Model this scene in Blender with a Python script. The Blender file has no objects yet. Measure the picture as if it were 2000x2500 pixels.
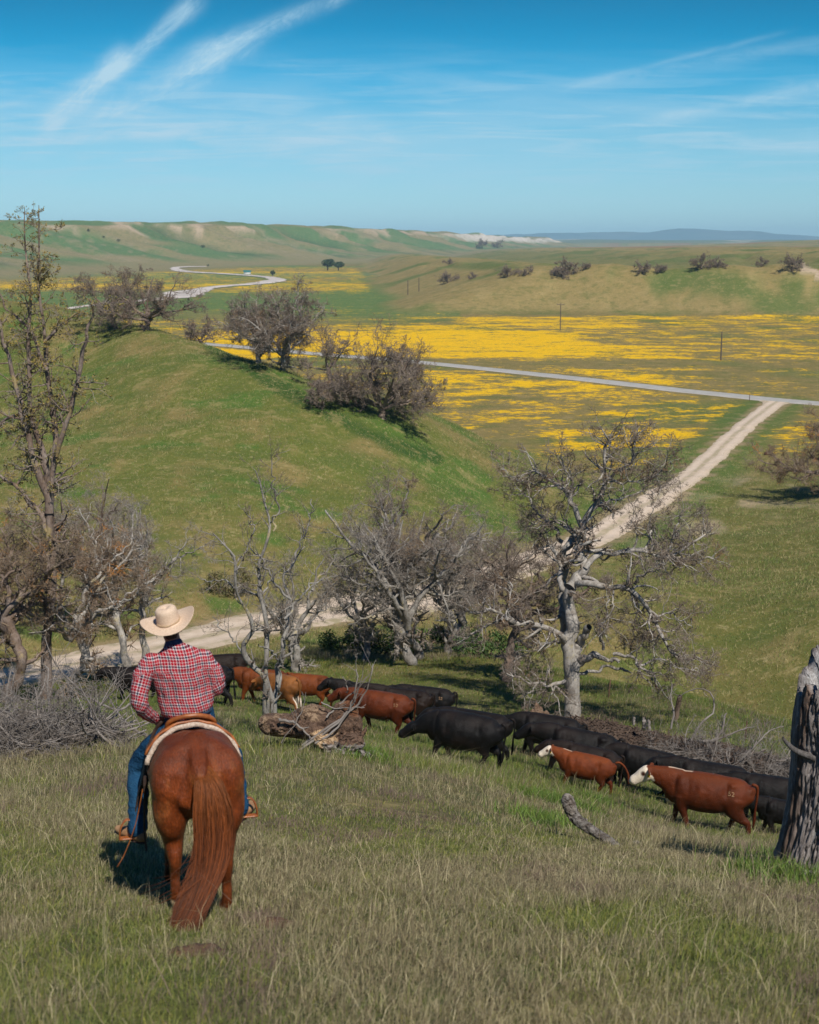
import bpy, bmesh, math, random, time
import numpy as np
from mathutils import Vector, Matrix, Euler

SC = bpy.context.scene
COL = SC.collection
T0 = time.time()
R = math.radians
# ------------------------------------------------------------------ camera
F = 3472.0                      # focal length in pixels of a 2000 x 2500 frame
TH = math.atan(658 / F)         # camera pitch below the horizon
cam_d = bpy.data.cameras.new('camera')
cam = bpy.data.objects.new('camera', cam_d)
COL.objects.link(cam)
cam.location = (0, 0, 0)
cam.rotation_euler = (math.pi / 2 - TH, 0, 0)
cam_d.sensor_fit = 'VERTICAL'
cam_d.sensor_height = 36
cam_d.sensor_width = 28.8
cam_d.lens = 50
cam_d.clip_start = 0.1
cam_d.clip_end = 60000
cam_d.dof.use_dof = True
cam_d.dof.focus_distance = 26
cam_d.dof.aperture_fstop = 3.2
SC.camera = cam
SC.render.resolution_x = 819
SC.render.resolution_y = 1024
# ------------------------------------------------------------------ light
SUN_EL, SUN_AZ = 49.0, 158.0     # azimuth clockwise from +Y : sun stands behind the right shoulder
sd = bpy.data.lights.new('sun', 'SUN')
sun = bpy.data.objects.new('sun', sd)
COL.objects.link(sun)
sd.energy = 4.3
sd.angle = R(0.53)
sd.color = (1.0, 0.95, 0.87)
_sv = Vector((math.sin(R(SUN_AZ)) * math.cos(R(SUN_EL)), math.cos(R(SUN_AZ)) * math.cos(R(SUN_EL)), math.sin(R(SUN_EL))))
sun.rotation_euler = _sv.to_track_quat('Z', 'Y').to_euler()
sun.location = (20, -20, 40)
SC.view_settings.view_transform = 'Standard'
SC.view_settings.look = 'None'
SC.view_settings.exposure = 0.15
SC.view_settings.gamma = 1.0
SC.view_settings.use_curve_mapping = False


# ------------------------------------------------------------------ node helper
class NT:
    def __init__(self, tree):
        self.t = tree
        tree.nodes.clear()

    def n(self, typ, **kw):
        nd = self.t.nodes.new(typ)
        for k, v in kw.items():
            if k.startswith('i_'):
                nd.inputs[k[2:].replace('_', ' ')].default_value = v
            else:
                setattr(nd, k, v)
        return nd

    def l(self, a, b):
        self.t.links.new(a, b)

    def inp(self, sock, v):
        if isinstance(v, (int, float)):
            sock.default_value = v
        elif isinstance(v, (tuple, list)):
            sock.default_value = tuple(v) + ((1,) if len(v) == 3 and sock.type == 'RGBA' else ())
        else:
            self.t.links.new(v, sock)

    def math(self, op, a, b=0.0, c=None, clamp=False):
        nd = self.t.nodes.new('ShaderNodeMath')
        nd.operation = op
        nd.use_clamp = clamp
        self.inp(nd.inputs[0], a)
        self.inp(nd.inputs[1], b)
        if c is not None:
            self.inp(nd.inputs[2], c)
        return nd.outputs[0]

    def mix(self, f, a, b, mode='MIX'):
        nd = self.t.nodes.new('ShaderNodeMix')
        nd.data_type = 'RGBA'
        nd.blend_type = mode
        self.inp(nd.inputs[0], f)
        self.inp(nd.inputs[6], a)
        self.inp(nd.inputs[7], b)
        return nd.outputs[2]

    def noise(self, vec, scale, detail=4, rough=0.55, out=0, dist=0.0):
        nd = self.t.nodes.new('ShaderNodeTexNoise')
        nd.inputs['Scale'].default_value = scale
        nd.inputs['Detail'].default_value = detail
        nd.inputs['Roughness'].default_value = rough
        nd.inputs['Distortion'].default_value = dist
        if vec is not None:
            self.l(vec, nd.inputs['Vector'])
        return nd.outputs[out]

    def ramp(self, f, stops, interp='LINEAR'):
        nd = self.t.nodes.new('ShaderNodeValToRGB')
        r = nd.color_ramp
        r.interpolation = interp
        while len(r.elements) > len(stops):
            r.elements.remove(r.elements[-1])
        while len(r.elements) < len(stops):
            r.elements.new(0.5)
        for e, (p, c) in zip(r.elements, stops):
            e.position = p
            e.color = tuple(c) + (1,) if len(c) == 3 else c
        self.inp(nd.inputs[0], f)
        return nd.outputs[0]

    def sstep(self, x, a, b):
        nd = self.t.nodes.new('ShaderNodeMapRange')
        nd.interpolation_type = 'SMOOTHSTEP'
        self.inp(nd.inputs[0], x)
        nd.inputs[1].default_value = a
        nd.inputs[2].default_value = b
        return nd.outputs[0]

    def mapping(self, vec, scale=(1, 1, 1), rot=(0, 0, 0), loc=(0, 0, 0)):
        nd = self.t.nodes.new('ShaderNodeMapping')
        self.l(vec, nd.inputs[0])
        nd.inputs[1].default_value = loc
        nd.inputs[2].default_value = rot
        nd.inputs[3].default_value = scale
        return nd.outputs[0]


MATS = {}


def new_mat(name):
    m = bpy.data.materials.new(name)
    m.use_nodes = True
    MATS[name] = m
    nt = NT(m.node_tree)
    out = nt.n('ShaderNodeOutputMaterial')
    bs = nt.n('ShaderNodeBsdfPrincipled')
    nt.l(bs.outputs[0], out.inputs[0])
    nt.bs = bs
    nt.out = out
    return m, nt


def bump(nt, h, strength, dist):
    b = nt.n('ShaderNodeBump')
    b.inputs['Strength'].default_value = strength
    b.inputs['Distance'].default_value = dist
    nt.l(h, b.inputs['Height'])
    nt.l(b.outputs[0], nt.bs.inputs['Normal'])


def simple_mat(name, c1, c2, scale, rough=0.8, bstr=0.3, bdist=0.02, detail=5, stretch=(1, 1, 1), lo=0.35, hi=0.65, spec=0.3):
    m, nt = new_mat(name)
    tc = nt.n('ShaderNodeTexCoord')
    v = nt.mapping(tc.outputs['Object'], scale=stretch)
    f = nt.noise(v, scale, detail)
    f2 = nt.sstep(f, lo, hi)
    nt.l(nt.mix(f2, c1, c2), nt.bs.inputs['Base Color'])
    nt.bs.inputs['Roughness'].default_value = rough
    nt.bs.inputs['Specular IOR Level'].default_value = spec
    if bstr:
        bump(nt, f, bstr, bdist)
    return m


# ------------------------------------------------------------------ sky (world)
W = bpy.data.worlds.new('World')
SC.world = W
W.use_nodes = True
nt = NT(W.node_tree)
wo = nt.n('ShaderNodeOutputWorld')
bg = nt.n('ShaderNodeBackground')
nt.l(bg.outputs[0], wo.inputs[0])
bg.inputs[1].default_value = 0.09
sky = nt.n('ShaderNodeTexSky')
sky.sky_type = 'NISHITA'
sky.sun_disc = False
sky.sun_elevation = R(SUN_EL)
sky.sun_rotation = R(SUN_AZ)
sky.altitude = 500
sky.air_density = 1.0
sky.dust_density = 0.6
sky.ozone_density = 3.0
tc = nt.n('ShaderNodeTexCoord')
sep = nt.n('ShaderNodeSeparateXYZ')
nt.l(tc.outputs['Generated'], sep.inputs[0])
X, Y, Z = sep.outputs
Yc = nt.math('MAXIMUM', Y, 0.05)
A = nt.math('DIVIDE', X, Yc)             # tangent of azimuth
E = nt.math('DIVIDE', Z, Yc)             # tangent of elevation
# deepen the zenith, as a polarised spring sky
grade = nt.ramp(nt.math('MULTIPLY', E, 1.0), [(0.0, (0.74, 1.12, 1.50)), (0.035, (0.58, .98, 1.24)), (0.07, (0.30, .84, 1.08)), (0.11, (0.0, 0.70, 1.0)), (0.165, (0.0, 0.46, .66)), (0.6, (0.0, 0.30, .60))])
col = nt.mix(1.0, sky.outputs[0], grade, 'MULTIPLY')
comb = nt.n('ShaderNodeCombineXYZ')
nt.l(A, comb.inputs[0])
nt.l(E, comb.inputs[1])


def streak(a0, e0, a1, e1, w0, w1, strength, seed, soft=0.12, ragged=0.6):
    """a band of high ice cloud between two directions of the sky"""
    dx, dy = a1 - a0, e1 - e0
    L = math.hypot(dx, dy)
    dx, dy = dx / L, dy / L
    t = nt.math('ADD', nt.math('MULTIPLY', nt.math('SUBTRACT', A, a0), dx), nt.math('MULTIPLY', nt.math('SUBTRACT', E, e0), dy))
    s = nt.math('SUBTRACT', nt.math('MULTIPLY', nt.math('SUBTRACT', A, a0), -dy), nt.math('MULTIPLY', nt.math('SUBTRACT', E, e0), -dx))
    v2 = nt.n('ShaderNodeCombineXYZ')
    nt.l(nt.math('MULTIPLY', t, 1.0), v2.inputs[0])
    nt.l(nt.math('MULTIPLY', s, 3.0), v2.inputs[1])
    v2.inputs[2].default_value = seed
    nn = nt.noise(v2.outputs[0], 26, 7, 0.72, dist=0.5)
    n2 = nt.noise(v2.outputs[0], 5, 3, 0.5)
    s = nt.math('ADD', s, nt.math('MULTIPLY', nt.math('SUBTRACT', n2, 0.5), w0 * 1.2))
    tn = nt.math('DIVIDE', t, L, clamp=True)
    w = nt.math('ADD', w0, nt.math('MULTIPLY', tn, w1 - w0))
    q = nt.math('DIVIDE', s, w)
    g = nt.math('POWER', 2.718, nt.math('MULTIPLY', nt.math('MULTIPLY', q, q), -1.0))
    fin = nt.math('MULTIPLY', nt.sstep(t, -soft * L, soft * L), nt.math('SUBTRACT', 1.0, nt.sstep(t, L * (1 - soft), L * (1 + soft))))
    body = nt.math('ADD', (1 - ragged) * .7, nt.math('MULTIPLY', nt.sstep(nn, 0.36, 0.64), ragged))
    return nt.math('MULTIPLY', nt.math('MULTIPLY', g, fin), nt.math('MULTIPLY', body, strength))


def UV2(u, v):
    t = (1250 - v) / F
    y = math.cos(TH) + t * math.sin(TH)
    return ((u - 1000) / F / y, (-math.sin(TH) + t * math.cos(TH)) / y)


cl = None
for (p0, p1, w0, w1, st, sdd, soft, rg) in [
    ((110, 315), (310, 130), .0062, .0075, .95, 1.0, .12, .5),
    ((260, 190), (480, 0), .005, .0065, .90, 2.0, .15, .6),
    ((200, 340), (560, 110), .012, .010, .45, 3.0, .2, .7),
    ((470, 140), (850, -20), .0065, .005, .75, 4.0, .12, .6),
    ((420, 210), (640, 85), .011, .006, .5, 5.0, .2, .7),
    ((-60, 352), (900, 300), .0035, .006, .55, 6.0, .1, .5),
    ((-40, 385), (330, 385), .006, .004, .22, 6.5, .2, .7),
    ((-100, 290), (300, 170), .0022, .003, .22, 7.0, .2, .6),
    ((1400, 210), (1900, 82), .0022, .0018, .24, 8.0, .15, .5),
    ((1350, 215), (2080, 95), .0055, .005, .26, 8.5, .15, .6),
    ((1560, 300), (2100, 195), .0035, .0045, .48, 9.0, .2, .5),
    ((600, 150), (1300, 215), .006, .004, .20, 10., .2, .6),
]:
    a0, e0 = UV2(*p0)
    a1, e1 = UV2(*p1)
    s = streak(a0, e0, a1, e1, w0, w1, st, sdd, soft, rg)
    cl = s if cl is None else nt.math('ADD', cl, s)
# broad thin veil
vv = nt.mapping(comb.outputs[0], scale=(2.0, 14, 1), rot=(0, 0, 0.09))
vn = nt.noise(vv, 2.2, 6, 0.55, dist=0.6)
vb = nt.math('MULTIPLY', nt.sstep(E, 0.012, 0.07), nt.math('SUBTRACT', 1.0, nt.sstep(E, 0.055, 0.145)))
vf_ = nt.noise(nt.mapping(comb.outputs[0], scale=(3.0, 40, 1), rot=(0, 0, -0.16)), 3.0, 7, 0.62, dist=0.9)
veil = nt.math('MULTIPLY', nt.math('ADD', 0.24, nt.math('ADD', nt.math('MULTIPLY', nt.sstep(vn, 0.38, 0.64), 0.42), nt.math('MULTIPLY', nt.sstep(vf_, 0.44, 0.66), 0.42))), vb)
veil2 = nt.math('MULTIPLY', nt.math('MULTIPLY', nt.sstep(nt.noise(vv, 1.1, 5, 0.6), 0.45, 0.75), 0.03), nt.sstep(E, 0.09, 0.2))
cl = nt.math('ADD', cl, nt.math('ADD', veil, veil2), clamp=True)
col = nt.mix(cl, col, (4.6, 6.9, 8.4))
nt.l(col, bg.inputs[0])

# ------------------------------------------------------------------ object helpers


def tag(o, label=None, cat=None, group=None, kind=None):
    if label:
        o['label'] = label
    if cat:
        o['category'] = cat
    if group:
        o['group'] = group
    if kind:
        o['kind'] = kind
    return o


def link(o, parent=None):
    COL.objects.link(o)
    if parent is not None:
        o.parent = parent
    return o


def empty(name, loc=(0, 0, 0), rot=(0, 0, 0), parent=None):
    o = bpy.data.objects.new(name, None)
    o.empty_display_size = 0.2
    o.location = loc
    o.rotation_euler = rot
    return link(o, parent)


def mesh_np(name, verts, faces, mat=None, parent=None, smooth=True, col=None, quads=None):
    """faces: (n,3) or (n,4) array, or list of such arrays"""
    me = bpy.data.meshes.new(name)
    fs = faces if isinstance(faces, list) else [faces]
    fs = [np.asarray(f, dtype=np.int32) for f in fs if len(f)]
    V = np.ascontiguousarray(verts, dtype=np.float32)
    me.vertices.add(len(V))
    me.vertices.foreach_set('co', V.ravel())
    nl = sum(f.size for f in fs)
    npoly = sum(len(f) for f in fs)
    me.loops.add(nl)
    me.loops.foreach_set('vertex_index', np.concatenate([f.ravel() for f in fs]))
    me.polygons.add(npoly)
    tot = np.concatenate([np.full(len(f), f.shape[1], dtype=np.int32) for f in fs])
    st = np.concatenate([[0], np.cumsum(tot)[:-1]]).astype(np.int32)
    me.polygons.foreach_set('loop_start', st)
    if smooth:
        me.polygons.foreach_set('use_smooth', np.ones(npoly, dtype=bool))
    if col is not None:
        at = me.color_attributes.new('col', 'FLOAT_COLOR', 'POINT')
        c = np.ones((len(V), 4), dtype=np.float32)
        c[:, :3] = col
        at.data.foreach_set('color', c.ravel())
    me.update(calc_edges=True)
    me.validate()
    if mat is not None:
        me.materials.append(mat)
    o = bpy.data.objects.new(name, me)
    return link(o, parent)


def add_attr(me, name, vals):
    a = me.attributes.new(name, 'FLOAT', 'POINT')
    a.data.foreach_set('value', np.ascontiguousarray(vals, dtype=np.float32))


# ------------------------------------------------------------------ numpy noise
def _hash(ix, iy, seed):
    h = (ix.astype(np.int64) * 374761393 + iy.astype(np.int64) * 668265263 + seed * 1442695041) & 0xffffffff
    h = ((h ^ (h >> 13)) * 1274126177) & 0xffffffff
    return ((h ^ (h >> 16)) & 0xffff) / 65535.0


def vnoise(x, y, seed=0):
    ix, iy = np.floor(x), np.floor(y)
    fx, fy = x - ix, y - iy
    fx = fx * fx * (3 - 2 * fx)
    fy = fy * fy * (3 - 2 * fy)
    a = _hash(ix, iy, seed)
    b = _hash(ix + 1, iy, seed)
    c = _hash(ix, iy + 1, seed)
    d = _hash(ix + 1, iy + 1, seed)
    return (a * (1 - fx) + b * fx) * (1 - fy) + (c * (1 - fx) + d * fx) * fy


def fbm(x, y, oct=4, seed=0, gain=0.5):
    s, amp, tot = 0.0, 1.0, 0.0
    for i in range(oct):
        s = s + amp * (vnoise(x * 2 ** i + 17.3 * i, y * 2 ** i - 9.1 * i, seed + i) - 0.5)
        tot += amp
        amp *= gain
    return s / tot * 2


def sst(a, b, x):
    t = np.clip((x - a) / (b - a), 0, 1)
    return t * t * (3 - 2 * t)


# ------------------------------------------------------------------ terrain shape
def zfrom(v, y):
    t = (1250 - v) / F
    return y * (-math.sin(TH) + t * math.cos(TH)) / (math.cos(TH) + t * math.sin(TH))


def xfrom(u, y, z):
    return (u - 1000) / F * (y * math.cos(TH) - z * math.sin(TH))


def proj(x, y, z):
    D = y * math.cos(TH) - z * math.sin(TH)
    return 1000 + F * x / D, 1250 - F * (y * math.sin(TH) + z * math.cos(TH)) / D


CP = []
for (x, y, z) in [(-6, -8, .6), (0, -8, .5), (6, -8, .3), (-4, 0, -1.75), (0, 0, -1.85), (4, 0, -2.1), (-3, 5.5, -3.45), (3, 5.5, -3.75),
                  (-1.6, 10.3, -5.1), (2.5, 10.5, -5.25), (-4.5, 10, -4.8), (-5, 16, -6.6), (0, 16, -6.85), (9, 16, -8.4), (-14, 16, -6.0), (8, 8, -5.2), (-10, 6, -3.2)]:
    CP.append((x, y, z))
for (u, v, y) in [(1990, 2140, 15.5), (116, 1855, 24), (811, 1843, 24), (1443, 2052, 18), (1850, 2035, 28), (1600, 1985, 29), (1510, 1945, 30),
                  (1240, 1880, 31), (1000, 1830, 33), (900, 1780, 37), (760, 1738, 42), (560, 1722, 43), (270, 1712, 45), (20, 1720, 42), (-200, 1740, 40),
                  (1391, 1762, 45), (1700, 1860, 39), (2000, 1950, 35), (2300, 2050, 32), (1005, 1627, 58), (893, 1612, 62), (1120, 1590, 66), (720, 1590, 64), (1246, 1665, 54),
                  (1281, 1617, 63), (1438, 1655, 60), (1650, 1695, 56), (1901, 1756, 51), (2150, 1810, 47),
                  # road corridor
                  (-250, 1690, 56), (0, 1660, 60.5), (170, 1628, 63.5), (348, 1594, 67.5), (522, 1553, 72), (649, 1524, 76), (811, 1495, 80.7), (1000, 1450, 89), (1159, 1420, 93.5), (1391, 1339, 109.6),
                  (1541, 1257, 130), (1623, 1200, 149), (1773, 1084, 194), (1901, 979, 255),
                  # hill on the left
                  (-300, 1400, 80), (58, 1450, 77), (58, 1250, 98), (58, 1050, 135), (-300, 1150, 120), (-300, 900, 170), (116, 742, 205), (-200, 730, 215), (-600, 800, 190),
                  (232, 1300, 95), (232, 1100, 120), (232, 950, 148), (232, 850, 170), (232, 771, 190), (350, 800, 172), (522, 1300, 95), (522, 1100, 118), (522, 950, 140), (500, 850, 158),
                  (650, 893, 150), (800, 945, 146), (800, 1200, 112), (800, 1050, 128), (927, 965, 144), (1000, 1250, 110), (1000, 1100, 130), (1010, 998, 148), (1101, 1035, 154), (1240, 1105, 161), (1240, 1250, 126), (1320, 1150, 167),
    # right side
                  (2000, 1507, 80), (2000, 1400, 96), (2000, 1300, 114), (2000, 1217, 143), (1700, 1507, 84), (1700, 1400, 101), (1700, 1300, 121), (1850, 1217, 146), (2400, 1450, 80), (2400, 1200, 120), (2000, 1100, 185), (1450, 1430, 92)]:
    z = zfrom(v, y)
    CP.append((xfrom(u, y, z), y, z))
for (u, y, z) in [(1700, 69, -24.2), (2000, 65, -23.2), (1450, 76, -23.6), (1850, 67, -23.8), (2400, 60, -21), (1300, 82, -23.2),
                  (-300, 260, -16), (232, 235, -15.5), (500, 205, -20), (650, 190, -21.5), (800, 180, -22.5), (232, 300, -26), (-300, 340, -27), (500, 260, -27.5), (800, 225, -27.6), (1000, 190, -25.5), (1150, 195, -27.3), (1300, 190, -27.8),
                  (1500, 165, -27.3), (1500, 200, -27.9), (1700, 230, -28), (2300, 260, -28), (2600, 180, -26)]:
    CP.append((xfrom(u, y, z), y, z))
for y in (300, 400, 520):
    for u in (-1200, -500, 232, 650, 1000, 1400, 1800, 2400, 3000):
        if y == 300 and u < 600:
            continue
        CP.append((xfrom(u, y, -28), y, -28.0))
CP = np.array(CP)
S0 = 20.0


def par(x, y):
    return np.stack([x / (y + S0) * 2.2, np.log(np.maximum(y + S0, 1.0))], -1)


_P = par(CP[:, 0], CP[:, 1])


def _k(r2):
    return 0.5 * r2 * np.log(r2 + 1e-12)


def _tps():
    n = len(_P)
    d2 = ((_P[:, None] - _P[None]) ** 2).sum(-1)
    K = _k(d2) + np.eye(n) * 0.0006
    Q = np.hstack([np.ones((n, 1)), _P])
    Am = np.zeros((n + 3, n + 3))
    Am[:n, :n] = K
    Am[:n, n:] = Q
    Am[n:, :n] = Q.T
    b = np.zeros(n + 3)
    b[:n] = CP[:, 2]
    return np.linalg.solve(Am, b)


_wt = _tps()
GA = np.linspace(-2.2, 2.2, 441)
GS = np.linspace(math.log(8.0), math.log(600.0), 461)
_ga, _gs = np.meshgrid(GA, GS)
_gz = np.zeros(_ga.shape)
for i in range(len(GS)):
    pp = np.stack([_ga[i], _gs[i]], -1)
    d2 = ((pp[:, None] - _P[None]) ** 2).sum(-1)
    _gz[i] = _k(d2) @ _wt[:-3] + _wt[-3] + pp @ _wt[-2:]


def zt(x, y):
    a = x / np.maximum(y + S0, 4.0) * 2.2
    s = np.log(np.clip(y + S0, 8.0, 599.0))
    fa = np.clip((a - GA[0]) / (GA[1] - GA[0]), 0, len(GA) - 1.001)
    fs = np.clip((s - GS[0]) / (GS[1] - GS[0]), 0, len(GS) - 1.001)
    ia, js = fa.astype(int), fs.astype(int)
    fa, fs = fa - ia, fs - js
    return (_gz[js, ia] * (1 - fa) + _gz[js, ia + 1] * fa) * (1 - fs) + (_gz[js + 1, ia] * (1 - fa) + _gz[js + 1, ia + 1] * fa) * fs


RB = np.array([(-700, 300), (-430, 700), (-330, 1084), (-205, 1700), (110, 2430), (400, 3600), (750, 5000), (900, 7500), (900, 9000)], float)


def ridge_d(x, y):
    """signed distance from the foot line of the far ridge, positive on its left"""
    best = np.full(np.shape(x), 1e9)
    sgn = np.ones(np.shape(x))
    for i in range(len(RB) - 1):
        p, q = RB[i], RB[i + 1]
        e = q - p
        t = np.clip(((x - p[0]) * e[0] + (y - p[1]) * e[1]) / (e @ e), 0, 1)
        dx, dy = x - (p[0] + t * e[0]), y - (p[1] + t * e[1])
        d = np.hypot(dx, dy)
        m = d < best
        best = np.where(m, d, best)
        sgn = np.where(m, np.sign(e[0] * dy - e[1] * dx), sgn)
    return best * sgn


def mesa_d(x, y):
    xl = -10 - (y - 555) * 0.046 + 10 * fbm(y / 90, x * 0 + 3.1, 3, 5)
    yf = 556 + 22 * fbm(x / 70, x * 0 + 1.7, 3, 9) + 10 * np.sin(x / 31.0) + np.maximum(0, x - 150) * -0.3
    d1 = y - yf
    d2 = (x - xl) * 0.8
    k = 30.0
    h = np.clip(0.5 + 0.5 * (d2 - d1) / k, 0, 1)
    return d2 * (1 - h) + d1 * h - k * h * (1 - h)


MP = np.array([(-40, 0), (0, 0), (10, 1.4), (24, 6.2), (38, 11.2), (50, 13.8), (64, 14.3), (90, 11.2), (130, 10.2), (165, 15.5), (200, 20), (260, 22.8), (330, 24.8), (420, 25.3), (5000, 25.3)], float)


def H(x, y, fine=True):
    x = np.asarray(x, float)
    y = np.asarray(y, float)
    w = sst(340, 430, y)
    z = zt(x, y) * (1 - w) - 28.0 * w
    far = y > 300
    if far.any():
        xf, yf = np.broadcast_arrays(x, y)
        xf, yf = xf[far], yf[far]
        add = np.zeros(xf.shape)
        d = mesa_d(xf, yf) + 5 * fbm(xf / 45, yf / 60, 3, 21) * sst(500, 560, yf)
        m = np.interp(d, MP[:, 0], MP[:, 1])
        m = m * (1 + (.10 + .24 * sst(20, 95, xf)) * sst(15, 50, d) * (1 - sst(66, 120, d)))
        g = np.abs(fbm(xf / 38, yf / 140, 3, 33))
        m = m * (1 - 0.10 * (1 - sst(0.0, 0.30, g)) * sst(8, 45, d) * (1 - sst(260, 420, d)))
        m = m + 1.6 * fbm(xf / 60, yf / 60, 3, 4) * sst(70, 140, d) * (1 - sst(300, 420, d))
        m = m - np.maximum(0, yf - 1100) * 0.004 * (m > 1) * (yf < 6000)
        add += np.maximum(m, 0)
        rd = ridge_d(xf, yf)
        sp = 1.0 - 2 * np.abs(fbm(yf / 120 + xf / 260, xf / 700, 4, 41))
        rd2 = rd + 75 * sp * sst(30, 160, rd)
        hgt = 60 * (1 - 0.25 * sst(2300, 6000, yf)) * (0.93 + 0.10 * fbm(yf / 420, xf / 420, 3, 44))
        prof = np.interp(rd2, [-30, 0, 90, 200, 285, 330, 420, 3000], [0, 0, .07, .26, .60, .93, 1.0, 1.02])
        rr = prof * hgt + 9.0 * fbm(yf / 45, xf / 90, 4, 47) * sst(60, 200, rd) * (1 - sst(330, 400, rd))
        rr *= sst(420, 900, yf)
        add = np.maximum(add, np.maximum(rr, 0))
        # green swell beyond the plateau on the right, and distant low relief
        add += 22 * np.exp(-((xf - 1150) / 420) ** 2 - ((yf - 3400) / 700) ** 2)
        add += 26 * sst(6000, 8500, yf) * (0.5 + 0.5 * fbm(xf / 900, yf / 1500, 4, 51)) * (1 - sst(9500, 12000, yf))
        z = np.array(np.broadcast_to(z, np.broadcast(x, y).shape))
        z[far] += add
    # small relief
    if fine:
        near = 1 - sst(40, 120, y)
        z = z + near * (0.05 * fbm(x / 1.1, y / 1.1, 3, 61) + 0.12 * fbm(x / 5, y / 5, 2, 62)) + 0.35 * fbm(x / 14, y / 14, 3, 63) * sst(60, 130, y) * (1 - sst(200, 300, y))
        z = z + 0.22 * fbm(x / 3.2, y / 3.2, 2, 64) * sst(60, 100, y) * (1 - sst(170, 260, y))
    return z


def Hs(x, y):
    return float(H(np.array([x]), np.array([y]))[0])


def at(u, y):
    """ground point seen in column u of the photo, y metres ahead"""
    z = -10.0
    for _ in range(12):
        x = xfrom(u, y, z)
        z = Hs(x, y)
    return Vector((x, y, z))


_gy = np.exp(np.linspace(math.log(3.0), math.log(9000), 5000))


def G(u, v, ymin=3.0):
    """first ground point seen through pixel (u, v) of the photo"""
    z = np.array([1.0]) * zfrom(v, 1.0) * _gy
    x = (u - 1000) / F * (_gy * math.cos(TH) - z * math.sin(TH))
    h = H(x, _gy)
    i = np.nonzero((z < h) & (_gy > ymin))[0]
    i = i[0] if len(i) else len(_gy) - 1
    if i == 0:
        i = 1
    a, b = z[i - 1] - h[i - 1], z[i] - h[i]
    t = a / (a - b) if a != b else 0
    y = _gy[i - 1] + t * (_gy[i] - _gy[i - 1])
    return at(u, y)


# road centre lines (world x, y)
def _poly(pts, n=12):
    P = [G(u, v) if not isinstance(v, tuple) else at(u, v[0]) for (u, v) in pts]
    P = np.array([(p.x, p.y) for p in P])
    out = []
    for i in range(len(P) - 1):
        p0, p1, p2, p3 = P[max(i - 1, 0)], P[i], P[i + 1], P[min(i + 2, len(P) - 1)]
        for k in range(n):
            t = k / n
            out.append(0.5 * ((2 * p1) + (-p0 + p2) * t + (2 * p0 - 5 * p1 + 4 * p2 - p3) * t * t + (-p0 + 3 * p1 - 3 * p2 + p3) * t ** 3))
    out.append(P[-1])
    return np.array(out)


ROAD = np.array([(xfrom(u, y, zfrom(v, y)), y) for (u, v, y) in [(-700, 1750, 48), (-250, 1690, 56), (0, 1660, 60.5), (170, 1628, 63.5), (348, 1594, 67.5), (522, 1553, 72), (649, 1524, 76), (811, 1495, 80.7), (1000, 1450, 87), (1159, 1420, 93.5),
                                                                 (1391, 1339, 109.6), (1541, 1257, 130), (1623, 1200, 149), (1773, 1084, 194), (1860, 1010, 236), (1905, 976, 257)]])
PAVED = np.array([(xfrom(u, y, -28), y) for (u, y) in [(-500, 560), (100, 452), (530, 396), (780, 362), (1032, 335), (1400, 298), (1700, 270.5), (1900, 256), (2050, 247), (2600, 215)]])


def smooth_line(P, n=14):
    out = []
    for i in range(len(P) - 1):
        p0, p1, p2, p3 = P[max(i - 1, 0)], P[i], P[i + 1], P[min(i + 2, len(P) - 1)]
        for k in range(n):
            t = k / n
            out.append(0.5 * ((2 * p1) + (-p0 + p2) * t + (2 * p0 - 5 * p1 + 4 * p2 - p3) * t * t + (-p0 + 3 * p1 - 3 * p2 + p3) * t ** 3))
    out.append(P[-1])
    return np.array(out)


ROAD = smooth_line(ROAD)
PAVED = smooth_line(PAVED)
WASH = smooth_line(np.array([(xfrom(u, y, -28), y) for (u, y) in
                             [(60, 560), (215, 640), (330, 690), (430, 742), (455, 800), (520, 905), (620, 985), (668, 1050), (672, 1130), (620, 1215), (540, 1300), (455, 1395), (430, 1560), (500, 1640)]]))


def line_dist(L, x, y, chunk=20000):
    out = np.empty(len(x))
    for i in range(0, len(x), chunk):
        dx = x[i:i + chunk, None] - L[None, ::2, 0]
        dy = y[i:i + chunk, None] - L[None, ::2, 1]
        out[i:i + chunk] = np.sqrt((dx * dx + dy * dy).min(1))
    return out


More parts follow.
